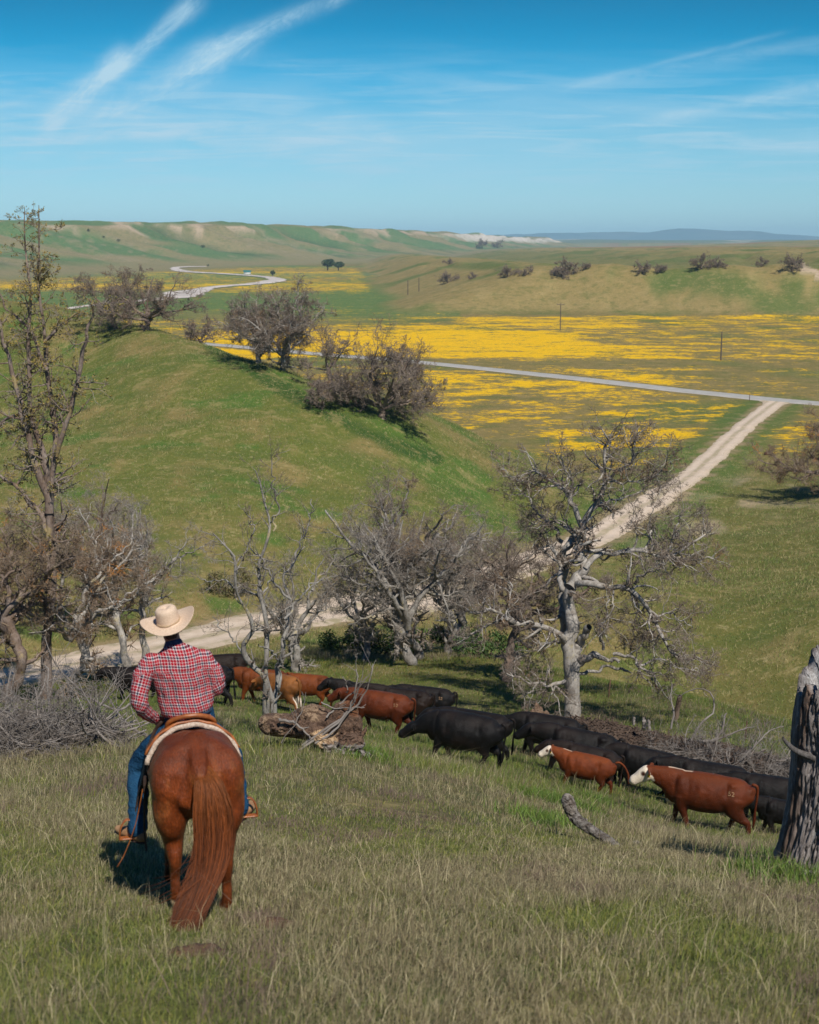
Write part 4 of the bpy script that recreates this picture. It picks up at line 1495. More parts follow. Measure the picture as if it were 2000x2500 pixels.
gr_ = np.random.default_rng(11)
GQ = 1.0
wf = lambda y: .0022 + .00022 * y
grass('grass', 'short mixed green and dry grass of the near slope', gr_, int(430000 * GQ), 5.5, 17, 1.35, lambda y: .075 + 0 * y, wf, per=9, sprd=.035, xr=.44)
grass('grass', 'grass of the slope around the herd, greener towards the trees', gr_, int(380000 * GQ), 17, 64, .9, lambda y: .115 + .0008 * y, wf, per=8, sprd=[.04, .05, .09, .2, .3], xr=.40)
grass('dry_grass', 'long dry bleached stems arching over the near grass', gr_, int(22000 * GQ), 5.5, 30, 1.1, lambda y: .24 + 0 * y, lambda y: .0022 + .00016 * y, per=3, sprd=.05, dryb=.7, lean=.9)
grass('grass', 'low grass tufts dotting the green hillsides', gr_, int(260000 * GQ), 62, 190, .6, lambda y: .16 + .0004 * y, lambda y: .016 + .0002 * y, per=5, sprd=.25, single=True, xr=.40, lean=.7)
# lush clumps
cl_ = []
for (u, v, r, hh) in [(1180 * 1.1594, 1700 * 1.1594, .55, .22), (1145 * 1.1594, 1735 * 1.1594, .5, .2), (1250 * 1.1594, 1690 * 1.1594, .4, .2), (640 * 1.1594, 1560 * 1.1594, .7, .2), (1690 * 1.1594, 1830 * 1.1594, .7, .22), (1650 * 1.1594, 1850 * 1.1594, .5, .2),
                      (760 * 1.1594, 1590 * 1.1594, .5, .2), (560 * 1.1594, 1560 * 1.1594, .5, .2), (1150 * 1.1594, 1690 * 1.1594, .35, .2)]:
    g = G(u, v)
    n = int(900 * r / .5)
    x = g.x + gr_.normal(size=n) * r * .6
    y = g.y + gr_.normal(size=n) * r * .9
    cl_.append((x, y, np.full(n, hh)))
x = np.concatenate([c[0] for c in cl_])
y = np.concatenate([c[1] for c in cl_])
hh = np.concatenate([c[2] for c in cl_]) * gr_.uniform(.5, 1.25, len(x))
K = len(x)
z = H(x, y)
az = gr_.uniform(0, 6.28, K)
ll = np.abs(gr_.normal(size=K)) * .5 * hh
tw = gr_.uniform(0, 3.14, K)
w = .0035 + .0002 * y
b = np.stack([x, y, z], -1)
sd_ = np.stack([np.cos(tw) * w, np.sin(tw) * w, 0 * w], -1)
tip = b + np.stack([np.cos(az) * ll, np.sin(az) * ll, hh], -1)
mid = b * .55 + tip * .45 + np.array([0, 0, .25]) * hh[:, None] * .4
V = np.stack([b - sd_, b + sd_, mid + sd_ * .8, mid - sd_ * .8, tip], 1).reshape(-1, 3)
i = np.arange(K)[:, None] * 5
cc = np.array((.10, .175, .040)) * gr_.uniform(.7, 1.5, (K, 1)) + np.array((.08, .06, 0)) * gr_.random((K, 1))
tag(mesh_np('lush_grass', V, [i + np.array([[0, 1, 2, 3]]), i + np.array([[3, 2, 4]])], MATS['grass'], None, False, np.repeat(cc, 5, 0)), 'brighter fresh green grass growing in clumps on the near slope', 'grass', kind='stuff')
print('grass %.1fs' % (time.time() - T0))
# ================================================================== animals
def eloft(C, a, b, lat=(1, 0, 0), sides=16):
    """closed loft of ellipses round the path C; a = half width along lat, b = the other half axis"""
    C = np.asarray(C, float)
    n = len(C)
    T = np.gradient(C, axis=0)
    T /= np.linalg.norm(T, axis=1, keepdims=True)
    lat = np.asarray(lat, float)
    X_ = lat - T * (T @ lat)[:, None]
    X_ /= np.linalg.norm(X_, axis=1, keepdims=True)
    Z_ = np.cross(X_, T)
    a = np.asarray(a, float) * np.ones(n)
    b = np.asarray(b, float) * np.ones(n)
    # rounded ends
    C2 = [C[0] - T[0] * min(a[0], b[0]) * .6] + list(C) + [C[-1] + T[-1] * min(a[-1], b[-1]) * .6]
    a2 = [a[0] * .6] + list(a) + [a[-1] * .6]
    b2 = [b[0] * .6] + list(b) + [b[-1] * .6]
    X2 = [X_[0]] + list(X_) + [X_[-1]]
    Z2 = [Z_[0]] + list(Z_) + [Z_[-1]]
    th = np.arange(sides) / sides * 2 * math.pi
    V = []
    for c, aa, bb, xx, zz in zip(C2, a2, b2, X2, Z2):
        V.append(c + np.cos(th)[:, None] * xx * aa + np.sin(th)[:, None] * zz * bb)
    V = np.array(V)
    m_ = len(V)
    idx = np.arange(m_ * sides).reshape(m_, sides)
    nx = np.roll(idx, -1, 1)
    Fq = np.stack([idx[:-1], nx[:-1], nx[1:], idx[1:]], -1).reshape(-1, 4)
    V = np.concatenate([V.reshape(-1, 3), [C2[0] - T[0] * min(a[0], b[0]) * .3], [C2[-1] + T[-1] * min(a[-1], b[-1]) * .3]])
    k = m_ * sides
    caps = [[nx[0, j], idx[0, j], k] for j in range(sides)] + [[idx[-1, j], nx[-1, j], k + 1] for j in range(sides)]
    return V, [Fq, np.array(caps)]


def sloft(pts, a, b=None, lat=(1, 0, 0), sides=14, n=None):
    """smooth loft: control points resampled by a spline"""
    b = a if b is None else b
    n = n or len(pts) * 4
    C, ra = resample(pts, a, n)
    _, rb = resample(pts, b, n)
    return eloft(C, ra, rb, lat, sides)


def ball(c, r, seg=12):
    c = np.array(c, float)
    r = np.array(r, float) * np.ones(3)
    V, Fq = [], []
    for i in range(1, seg // 2):
        ph = math.pi * i / (seg // 2)
        for j in range(seg):
            th = 2 * math.pi * j / seg
            V.append((math.sin(ph) * math.cos(th), math.sin(ph) * math.sin(th), math.cos(ph)))
    m_ = seg // 2 - 1
    idx = np.arange(m_ * seg).reshape(m_, seg)
    nx = np.roll(idx, -1, 1)
    Fq = np.stack([idx[:-1], idx[1:], nx[1:], nx[:-1]], -1).reshape(-1, 4)
    k = m_ * seg
    V += [(0, 0, 1), (0, 0, -1)]
    caps = [[idx[0, j], nx[0, j], k] for j in range(seg)] + [[nx[-1, j], idx[-1, j], k + 1] for j in range(seg)]
    return np.array(V) * r + c, [Fq, np.array(caps)]


def merge_any(parts):
    Vs, Fs, n = [], [], 0
    for V, fl in parts:
        Vs.append(V)
        for f in (fl if isinstance(fl, list) else [fl]):
            Fs.append(np.asarray(f) + n)
        n += len(V)
    return np.concatenate(Vs), Fs


def organic(parts, voxel, smooth=4, fac=.5):
    """fuse closed lofts into one continuous skin; returns verts, list of face arrays"""
    V, Fs = merge_any(parts)
    o = mesh_np('tmp', V, Fs)
    r = o.modifiers.new('r', 'REMESH')
    r.mode = 'VOXEL'
    r.voxel_size = voxel
    s = o.modifiers.new('s', 'SMOOTH')
    s.factor = fac
    s.iterations = smooth
    dg = bpy.context.evaluated_depsgraph_get()
    ev = o.evaluated_get(dg)
    me = ev.to_mesh()
    nv = len(me.vertices)
    co = np.empty(nv * 3, np.float32)
    me.vertices.foreach_get('co', co)
    npoly = len(me.polygons)
    lt = np.empty(npoly, np.int32)
    me.polygons.foreach_get('loop_total', lt)
    li = np.empty(len(me.loops), np.int32)
    me.loops.foreach_get('vertex_index', li)
    ls = np.empty(npoly, np.int32)
    me.polygons.foreach_get('loop_start', ls)
    out = []
    for k in (3, 4):
        s_ = ls[lt == k]
        if len(s_):
            out.append(li[s_[:, None] + np.arange(k)])
    ev.to_mesh_clear()
    old = o.data
    bpy.data.objects.remove(o)
    bpy.data.meshes.remove(old)
    return co.reshape(-1, 3).astype(float), out


m, nt = new_mat('hide')
ac = nt.n('ShaderNodeAttribute', attribute_name='col')
tc = nt.n('ShaderNodeTexCoord')
ob = tc.outputs['Object']
n1 = nt.noise(ob, 7, 5, 0.6)
n2 = nt.noise(nt.mapping(ob, (1.0, .35, .6)), 90, 3, 0.6)
c = nt.mix(nt.math('MULTIPLY', nt.sstep(n1, .35, .7), .35), ac.outputs['Color'], nt.mix(1.0, ac.outputs['Color'], (1.5, 1.45, 1.3), 'MULTIPLY'))
c = nt.mix(nt.math('MULTIPLY', nt.sstep(n2, .5, .75), .35), c, nt.mix(1.0, c, (.5, .5, .5), 'MULTIPLY'))
nt.l(c, nt.bs.inputs['Base Color'])
nt.bs.inputs['Roughness'].default_value = 0.5
nt.bs.inputs['Specular IOR Level'].default_value = 0.17
bump(nt, nt.math('ADD', n2, nt.math('MULTIPLY', n1, .8)), 0.7, 0.02)
simple_mat('tag_yellow', (0.85, 0.42, 0.03), (0.8, 0.5, 0.06), 10, .5, 0)
simple_mat('brand_mark', (0.45, 0.30, 0.17), (0.32, 0.18, 0.09), 30, .8, 0)
simple_mat('horn_hoof', (0.52, 0.40, 0.24), (0.30, 0.22, 0.13), 20, .5, 0)


def cow(label, u0, u1, y, kind, yaw=78, head=.15, size=None, seed=1, brand=False, tagc=False, ph=(0, 0, 0, 0), tailup=False, group='cattle of the driven herd', dz=0.0, name='cow', fat=1.0, head_turn=0.0, anc=None):
    """u0, u1: columns of nose and rump in the photo; yaw: heading, 90 = straight left"""
    rs = np.random.default_rng(seed)
    um = (u0 + u1) / 2 * 1.1594
    if anc:
        g_ = at(um, y)
        hl = (g_.y * math.cos(TH) - g_.z * math.sin(TH))
        hl = F / hl * size * .95 * 1.27 * abs(math.sin(R(yaw)) + (um - 1000) / F * math.cos(R(yaw)))
        um = u0 * 1.1594 + hl if anc == 'h' else u1 * 1.1594 - hl
    c = at(um, y)
    D = c.y * math.cos(TH) - c.z * math.sin(TH)
    f_len = abs(math.sin(R(yaw)) + (um - 1000) / F * math.cos(R(yaw)))
    s = (u1 - u0) * 1.1594 / F * D / max(f_len, .35) / 2.44 if size is None else size * .95
    parts = []
    J = lambda k: k * (1 + .05 * rs.normal())
    by = [-.96, -.90, -.76, -.52, -.18, .16, .45, .66, .80, .9]
    bz = [1.09, 1.045, 1.0, .95, .905, .895, .91, .94, .98, 1.01]
    ba = [.10, .21, .275, .305, .350 * fat, .350 * fat, .305, .245, .18, .11]
    bb = [.11, .22, .305, .36, .405 * fat, .41 * fat, .40, .355, .285, .19]
    k = J(1)
    parts.append(sloft([(0, y_, z_) for y_, z_ in zip(by, bz)], [q * k for q in ba], [q * k for q in bb], sides=22))
    hz_ = head          # poll height above (1.0)
    hx = head_turn
    poll = np.array([hx * .5, 1.26 - abs(hz_ - .15) * .12, 1.08 + hz_])
    muz = poll + np.array([hx * .5, .36 if hz_ > -.3 else .22, -.27 if hz_ > -.3 else -.40])
    parts.append(sloft([(0, .62, 1.0), (hx * .12, .88, 1.04 + hz_ * .35), (hx * .3, 1.08, 1.05 + hz_ * .75), tuple(poll)], [.215, .17, .135, .10], [.33, .27, .205, .14], sides=16))
    hd = muz - poll
    hp = [poll - hd * .10, poll + hd * .12, poll + hd * .40, poll + hd * .72, poll + hd * .97, muz + hd * .05]
    parts.append(sloft([tuple(p) for p in hp], [.11, .145, .13, .105, .112, .085], [.13, .165, .155, .12, .11, .08], sides=16))
    # brisket, hooks, udder
    parts.append(ball((0, .72, .70), (.13, .17, .17)))
    for sx in (-1, 1):
        parts.append(ball((sx * .19, -.56, 1.185), (.07, .11, .065)))
        parts.append(ball((sx * .10, -.93, 1.10), (.07, .06, .08)))
        parts.append(ball((sx * .17, .52, .98), (.13, .16, .26)))
        f = ph[0] if sx < 0 else ph[1]
        r_ = ph[2] if sx < 0 else ph[3]
        parts.append(sloft([(sx * .17, .52, .82), (sx * .165, .52 + .1 * f, .62), (sx * .155, .50 + .45 * f, .40), (sx * .155, .47 + .75 * f, .14), (sx * .155, .50 + .95 * f, .045)], [.13, .10, .066, .052, .062], [.18, .13, .076, .052, .076], sides=12))
        parts.append(sloft([(sx * .17, -.62, .92), (sx * .18, -.60 + .1 * r_, .70), (sx * .165, -.74 + .3 * r_, .50), (sx * .155, -.80 + .5 * r_, .43), (sx * .155, -.76 + .8 * r_, .14), (sx * .155, -.70 + .95 * r_, .045)], [.15, .125, .08, .062, .052, .062], [.29, .22, .105, .072, .052, .076], sides=12))
    V, Fs = organic(parts, .026, 6)
    V[:, 1] = .94 * V[:, 1]
    poll[1] *= .94
    muz[1] *= .94
    hd = muz - poll
    # muscle and bone under the skin
    xx_, yy_, zz_ = V.T
    rel_ = .020 * fbm(yy_ * 4.5, zz_ * 3.2 + xx_ * 2, 3, seed + 50) + .007 * np.sin(yy_ * 26 + zz_ * 5) * sst(.3, .15, np.abs(yy_ - .1)) * sst(.75, .95, zz_) * sst(1.2, 1.05, zz_)
    rel_ += .022 * np.exp(-((yy_ - .47) / .10) ** 2 - ((zz_ - 1.0) / .20) ** 2) + .026 * np.exp(-((yy_ + .66) / .13) ** 2 - ((zz_ - .92) / .20) ** 2)
    rel_ -= .018 * np.exp(-((yy_ - .62) / .04) ** 2 - ((zz_ - 1.0) / .25) ** 2)
    rel_ -= .045 * np.exp(-((yy_ + .40) / .07) ** 2 - ((zz_ - 1.10) / .12) ** 2) + .022 * np.exp(-((yy_ - .34) / .05) ** 2 - ((zz_ - .95) / .22) ** 2) + .02 * np.exp(-((yy_ + .36) / .06) ** 2 - ((zz_ - .72) / .12) ** 2)
    V = V + np.stack([np.sign(xx_) * rel_ * sst(.05, .15, np.abs(xx_)), 0 * rel_, .3 * rel_], -1)
    extra = []
    # ears
    hdn = hd / np.linalg.norm(hd)
    for sx in (-1, 1):
        b0 = poll + hd * .05 + np.array([sx * .085, 0, .05])
        tipv = b0 + np.array([sx * .23, -.05, .02 - .05 * rs.random()])
        extra.append(sloft([tuple(b0), tuple(b0 * .5 + tipv * .5 + np.array([0, 0, .01])), tuple(tipv)], [.034, .066, .018], [.014, .016, .006], lat=(0, .4, .9), sides=8))
    # tail
    if tailup:
        tp = [(0, -.93, 1.24), (.01, -1.05, 1.27), (.02, -1.22, 1.16), (.03, -1.36, .95), (.03, -1.42, .74), (.03, -1.44, .62)]
        tr_ = [.035, .034, .03, .03, .036, .012]
    else:
        sw = rs.uniform(-.06, .06)
        tp = [(0, -.90, 1.22), (0, -.985, 1.19), (sw * .4, -1.01, 1.0), (sw, -1.0, .72), (sw, -1.0, .48), (sw, -.99, .30)]
        tr_ = [.035, .033, .024, .02, .036, .012]
    extra.append(sloft(tp, tr_, sides=8))
    Ve, Fe = merge_any(extra)
    nb = len(V)
    V = np.concatenate([V, Ve])
    Fs = Fs + [f + nb for f in Fe]
    # ---- colour of the coat, with light on the backs painted in
    x, yy, z = V.T
    base = {'black': (.006, .0055, .0055), 'red': (.098, .021, .006), 'calf': (.135, .029, .007), 'brown': (.016, .009, .006), 'orange': (.15, .038, .009), 'gold': (.21, .08, .022)}[kind]
    col = np.tile(np.array(base), (len(V), 1))
    nzv = fbm(yy * 5 + x * 3, z * 5, 3, seed)
    col *= (1 + .35 * nzv + .3 * fbm(yy * 2, z * 2 + x * 2, 2, seed + 9))[:, None]

    def paint(w, c_):
        w = np.clip(w, 0, 1)[:, None]
        col[:] = col * (1 - w) + np.array(c_) * w
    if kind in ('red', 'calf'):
        paint(sst(1.05, .55, z) * .65, np.array(base) * [.42, .38, .45])  # darker legs of the breed, plus the shaded lower side painted in
        paint(sst(1.1, 1.3, z) * .5, np.array(base) * [1.5, 1.75, 1.6])  # sunlit top of the back painted lighter
        paint(sst(.15, .5, fbm(yy * 6, z * 6 + x * 3, 4, seed + 80)) * .35, np.array((.07, .03, .018)))
        if tagc != 'plain':
            t_ = ((V - poll) @ hdn)
            near = np.linalg.norm(V - (poll + np.clip(t_, 0, .6)[:, None] * hdn), axis=1) < .22
            fr_ = (t_ > -.02 + .05 * nzv) & near & (np.arange(len(V)) < nb)
            paint(fr_ * 1.0, (.72, .62, .50))
            eye = np.minimum(np.linalg.norm(V - (poll + hd * .33 + [.10, 0, .05]), axis=1), np.linalg.norm(V - (poll + hd * .33 + [-.10, 0, .05]), axis=1))
            paint(sst(.075, .035, eye), np.array(base) * .4)
            paint(sst(.1, .0, np.linalg.norm(V - muz, axis=1) - .0) * .5, (.55, .36, .30))
            paint((z < .66 + .06 * nzv) * (yy > .5) * (z > .5) * (abs(x) < .11), (.6, .5, .4))
            paint(sst(.56, .50, z + .05 * nzv) * (abs(x) < .14) * (abs(yy) < .5), (.5, .38, .28))
            paint((z > 1.25) * (yy > .45 + .3 * nzv) * (yy < .8) * (abs(x) < .03) * .8, (.6, .46, .34))
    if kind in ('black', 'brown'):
        paint(sst(1.02, 1.28, z) * .8 * (.6 + .6 * nzv), np.array((.017, .012, .010)))  # sunlit brown sheen along the back, painted into the coat
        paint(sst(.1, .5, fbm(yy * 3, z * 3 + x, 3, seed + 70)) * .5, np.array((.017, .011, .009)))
    if kind == 'gold':
        paint(sst(.65, .5, z + .1 * nzv) * (abs(x) < .17) * (yy < 0), (.62, .52, .42))
    paint(sst(.085, .06, z), (.05, .04, .03))
    g0 = at(um, y)
    rot_z = R(yaw)
    fw = Vector((-math.sin(rot_z), math.cos(rot_z), 0))
    h1 = Hs(g0.x + fw.x * .55 * s, g0.y + fw.y * .55 * s)
    h0 = Hs(g0.x - fw.x * .7 * s, g0.y - fw.y * .7 * s)
    pitch = math.atan2(h1 - h0, 1.25 * s)
    root = empty(name, (g0.x, g0.y, (h1 + h0) / 2 - .10 + dz))
    root.rotation_mode = 'XYZ'
    root.matrix_world = Matrix.Translation(root.location) @ Matrix.Rotation(rot_z, 4, 'Z') @ Matrix.Rotation(pitch, 4, 'X') @ Matrix.Scale(s, 4)
    tag(root, label, 'calf' if name == 'calf' else 'cow', group)
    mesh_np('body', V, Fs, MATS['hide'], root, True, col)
    if tagc is True:
        b0 = poll + np.array([-.22, -.01, -.02])
        me = bpy.data.meshes.new('ear_tag')
        bm = bmesh.new()
        bmesh.ops.create_cube(bm, size=1, matrix=Matrix.Translation(Vector(b0)) @ Matrix.Diagonal((.012, .055, .07, 1)))
        bmesh.ops.bevel(bm, geom=bm.edges[:], offset=.004, segments=2, affect='EDGES')
        bm.to_mesh(me)
        bm.free()
        me.materials.append(MATS['tag_yellow'])
        link(bpy.data.objects.new('ear_tag', me), root)
    if brand:
        # the two characters burnt on the left hip, laid on the hide
        cu = bpy.data.curves.new('brand', 'FONT')
        cu.body = brand
        cu.size = .12
        cu.resolution_u = 3
        to = bpy.data.objects.new('brand', cu)
        COL.objects.link(to)
        dg = bpy.context.evaluated_depsgraph_get()
        me = bpy.data.meshes.new_from_object(to.evaluated_get(dg))
        bpy.data.objects.remove(to)
        bm = bmesh.new()
        bm.from_mesh(me)
        bmesh.ops.subdivide_edges(bm, edges=bm.edges[:], cuts=1)
        vb = V[:nb]
        left_ = vb[(vb[:, 0] < 0)]
        for v in bm.verts:
            yv = -.56 - v.co.x * 1.15 + .12
            zv = 1.02 + v.co.y
            j = np.argmin((left_[:, 1] - yv) ** 2 + (left_[:, 2] - zv) ** 2)
            v.co = Vector((left_[j, 0] - .012, yv, zv))
        bm.to_mesh(me)
        bm.free()
        me.name = 'brand'
        me.materials.clear()
        me.materials.append(MATS['brand_mark'])
        link(bpy.data.objects.new('brand', me), root)
    return root


W1 = (.25, -.2, .3, -.25)
W2 = (-.2, .25, -.28, .3)
cow('black cow at the far left of the herd, head showing beside the rider', 222, 312, 46, 'black', 82, .12, 1.0, 1, ph=W1, head_turn=-.12, anc='h')
cow('dark cow at the back of the herd, only its long brownish back showing', 436, 545, 50.5, 'brown', 95, -.1, 1.05, 2, dz=.15, anc='t')
cow('reddish cow of which only a strip of back shows right of the rider', 405, 478, 47.5, 'orange', 85, .0, .95, 3, dz=.02, anc='t')
cow('big black cow standing directly right of the rider', 398, 517, 42.5, 'black', 66, .05, 1.12, 4, ph=W2, anc='t')
cow('rusty brown cow seen through the forked stems of the thin tree', 500, 600, 44, 'orange', 80, .0, 1.0, 5, ph=W1)
cow('golden brown cow with pale udder, rump to us just right of the forked thin tree', 560, 632, 42, 'gold', 45, -.1, .98, 6, ph=W2)
cow('orange brown cow with its head hidden, between the golden cow and a black head', 590, 700, 44.0, 'orange', 84, -.05, .92, 7, ph=W1)
cow('black cow lowering its head, mostly hidden behind the branded red cow', 682, 850, 41.5, 'black', 82, .12, 1.0, 8, ph=W2)
cow('red brown cow with a pale brand on its hip, behind the fallen log', 710, 884, 36.8, 'red', 76, .02, None, 9, '52', 'plain', W1, fat=1.04)
cow('dark brown cow whose back shows just above the branded red cow behind the fallen log', 780, 908, 41.0, 'brown', 82, .12, 1.0, 10)
cow('black cow with a small pale brand, farthest back above the branded red cow', 835, 952, 42.0, 'black', 80, .0, 1.0, 11, '52')
cow('black cow behind the black grazing one, with only its back and rump showing', 900, 1092, 34.2, 'black', 74, .0, 1.05, 12, ph=W2)
cow('black cow with lowered head in front of the others, in the middle of the herd', 858, 1078, 31.2, 'black', 74, -.28, 1.04, 13, ph=W1, fat=1.03)
cow('black cow in the rank just left of the tall lone oak trunk', 1050, 1245, 36.5, 'black', 76, -.1, 1.06, 14, ph=W2)
cow('black cow with the largest back directly above the rust coloured calf', 1096, 1325, 33.2, 'black', 76, .0, 1.10, 15, ph=W1)
cow('slim dark cow whose back just shows over the white-faced calf', 1165, 1290, 31.6, 'brown', 76, .0, .86, 16, dz=-.02)
cow('rust coloured calf with a white face, lifting its tail', 1146, 1304, 30.0, 'calf', 75, .14, None, 17, False, True, W1, True, name='calf')
cow('black cow directly behind the raised tail of the rust coloured calf', 1262, 1440, 32.6, 'black', 76, -.05, 1.0, 18, ph=W2)
cow('black cow behind the white-faced red cow\'s head and shoulders', 1372, 1596, 31.0, 'black', 76, .02, 1.08, 19, ph=W1)
cow('big red cow with white face and pale hip brand, nearest of the herd', 1352, 1606, 27.6, 'red', 73, .08, None, 20, '52', True, W2, fat=1.04)
cow('black cow at the tail of the herd, its back touching the dead trunk', 1530, 1700, 30.3, 'black', 76, .0, 1.0, 21, ph=W1)
cow('black calf lowest at the tail of the herd, half hidden by the dead trunk', 1580, 1720, 28.2, 'black', 76, -.05, .74, 22, ph=W2, name='calf')
print('cattle %.1fs' % (time.time() - T0))
# ================================================================== horse and rider
hb_ = G(492, 2226)
YAW = R(13)
HM = Matrix.Translation(hb_) @ Matrix.Rotation(YAW, 4, 'Z')
TILT = math.radians(-13)


def tl(p):
    """tilt of the horse's trunk going downhill"""
    p = np.atleast_2d(np.asarray(p, float)).copy()
    y, z = p[:, 1] - .15, p[:, 2] - 1.05
    p[:, 1] = .15 + y * math.cos(TILT) - z * math.sin(TILT)
    p[:, 2] = 1.05 + y * math.sin(TILT) + z * math.cos(TILT)
    return p


BY = np.array([-.24, -.20, -.08, .12, .38, .65, .90, 1.10, 1.25, 1.34])
BZ = np.array([1.07, 1.055, 1.05, 1.045, 1.035, 1.02, 1.01, 1.03, 1.06, 1.08])
BA = np.array([.11, .235, .325, .355, .328, .318, .305, .265, .20, .10])
BB = np.array([.13, .235, .305, .330, .320, .325, .335, .34, .30, .18])


def body_pt(y, ang, off=0.0):
    """point on the horse's trunk; ang from the spine, positive to the right"""
    a, b, zc = np.interp(y, BY, BA) + off, np.interp(y, BY, BB) + off, np.interp(y, BY, BZ)
    return tl([(a * math.sin(ang), y, zc + b * math.cos(ang))])[0]


def place(o):
    o.matrix_world = HM
    return o


parts = [sloft([tuple(p) for p in tl(np.stack([0 * BY, BY, BZ], -1))], BA, BB, sides=28, n=40)]
for sx, ph_ in ((-1, .10), (1, -.02)):
    lf = .10 if sx < 0 else 0.0
    parts.append(ball(tl([(sx * .175, -.03, 1.02)])[0], (.175, .215, .27)))
    parts.append(ball(tl([(sx * .15, .12, 1.20)])[0], (.14, .22, .15)))
    parts.append(sloft([(sx * .19, .02, .98), (sx * .205, -.02, .80), (sx * .195, -.02 + ph_ * .3, .62), (sx * .185, -.10 + ph_ * .5, .46), (sx * .19, -.07 + ph_ * .8 - lf * .3, .28 + lf * .5), (sx * .185, -.05 + ph_ - lf * .8, .13 + lf * .9), (sx * .18, .01 + ph_ - lf, .03 + lf * .7)],
                       [.155, .135, .085, .052, .040, .044, .058], [.24, .19, .12, .078, .045, .047, .07], sides=16, n=36))
    parts.append(sloft([tuple(tl([(sx * .17, 1.08, .95)])[0]), (sx * .17, 1.12, .55), (sx * .165, 1.13, .30), (sx * .165, 1.12 + ph_, .16), (sx * .165, 1.12 + ph_, -.14), (sx * .165, 1.16 + ph_, -.27)], [.12, .085, .055, .052, .042, .06], [.17, .11, .062, .052, .045, .07], sides=14, n=30))
    parts.append(ball(tl([(sx * .15, 1.05, 1.0)])[0], (.13, .2, .3)))
nk = [(0, 1.10, 1.0), (0, 1.38, 1.05), (0, 1.62, 1.08), (0, 1.78, 1.10)]
parts.append(sloft([tuple(p) for p in nk], [.17, .12, .09, .075], [.30, .22, .165, .12], sides=16))
parts.append(sloft([(0, 1.72, 1.14), (0, 1.84, 1.04), (0, 1.95, .86), (0, 2.04, .68), (0, 2.07, .60)], [.085, .10, .085, .06, .055], [.10, .125, .10, .07, .06], sides=16))
parts.append(sloft([tuple(tl([(0, -.05, 1.33)])[0]), (0, -.25, 1.24), (0, -.33, 1.14)], [.09, .055, .035], sides=10))
V, Fs = organic(parts, .022, 8)
x, y, z = V.T
# cleft between the haunches, flank hollows and muscle lines
cl_d = .045 * np.exp(-(x / .045) ** 2) * sst(.0, -.2, y) * sst(1.22, 1.05, z) * sst(.62, .75, z)
mus = .010 * fbm(x * 6 + y * 3, z * 6 - y * 4, 3, 905) - .018 * np.exp(-((np.abs(x) - .17 - (1.1 - z) * .12) / .028) ** 2) * sst(.05, -.15, y) * sst(1.22, 1.05, z) * sst(.60, .8, z)
V = V + np.stack([np.sign(x) * mus * .5, cl_d - mus, 0 * x], -1)
V[:, 2] -= .018 * np.exp(-(V[:, 0] / .05) ** 2) * sst(1.25, 1.32, V[:, 2])
ears = []
for sx in (-1, 1):
    ears.append(sloft([(sx * .06, 1.76, 1.2), (sx * .07, 1.77, 1.27), (sx * .065, 1.80, 1.34)], [.03, .035, .008], [.02, .018, .006], sides=8))
Ve, Fe = merge_any(ears)
Fs = Fs + [f + len(V) for f in Fe]
V = np.concatenate([V, Ve])
x, y, z = V.T
col = np.tile(np.array((.150, .035, .009)), (len(V), 1)) * (1 + .18 * fbm(y * 4 + x * 4, z * 4, 3, 900))[:, None]
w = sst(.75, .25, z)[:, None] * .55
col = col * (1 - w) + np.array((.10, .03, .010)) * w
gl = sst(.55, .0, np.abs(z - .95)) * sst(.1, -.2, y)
col = col * (1 + .35 * gl[:, None] * np.clip(fbm(x * 9, z * 9, 3, 901), 0, 1)[:, None])  # sheen of the rump brightened in the colour
# golden glints of light on the buttocks, painted into the coat colour
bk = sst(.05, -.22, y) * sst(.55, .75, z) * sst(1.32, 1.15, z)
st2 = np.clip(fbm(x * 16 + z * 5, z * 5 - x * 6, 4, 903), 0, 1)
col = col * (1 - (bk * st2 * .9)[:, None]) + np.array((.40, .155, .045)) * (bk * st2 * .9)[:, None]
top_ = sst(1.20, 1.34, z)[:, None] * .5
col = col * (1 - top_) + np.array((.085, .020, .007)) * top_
hoof = ((z < .055) | ((z < .135) & (x < 0))) & (y < .5)
col[hoof] = (.48, .37, .23)
horse = place(empty('horse'))
tag(horse, 'chestnut horse seen from behind, carrying the rider down the grassy slope', 'horse')
m, nt = new_mat('horse_coat')
ac = nt.n('ShaderNodeAttribute', attribute_name='col')
tc = nt.n('ShaderNodeTexCoord')
hn = nt.noise(nt.mapping(tc.outputs['Object'], (1.0, .5, .22)), 130, 4, .65, dist=.4)
hm = nt.noise(tc.outputs['Object'], 11, 5, .6)
c = nt.mix(nt.math('MULTIPLY', nt.sstep(hn, .42, .62), .55), ac.outputs['Color'], nt.mix(1.0, ac.outputs['Color'], (2.1, 1.9, 1.7), 'MULTIPLY'))
c = nt.mix(nt.math('MULTIPLY', nt.sstep(hm, .40, .66), .45), c, nt.mix(1.0, c, (.48, .42, .40), 'MULTIPLY'))
nt.l(c, nt.bs.inputs['Base Color'])
nt.bs.inputs['Roughness'].default_value = .40
nt.bs.inputs['Specular IOR Level'].default_value = .26
bump(nt, nt.math('ADD', hn, nt.math('MULTIPLY', hm, 1.2)), .8, .012)
mesh_np('body', V, Fs, MATS['horse_coat'], horse, True, col)

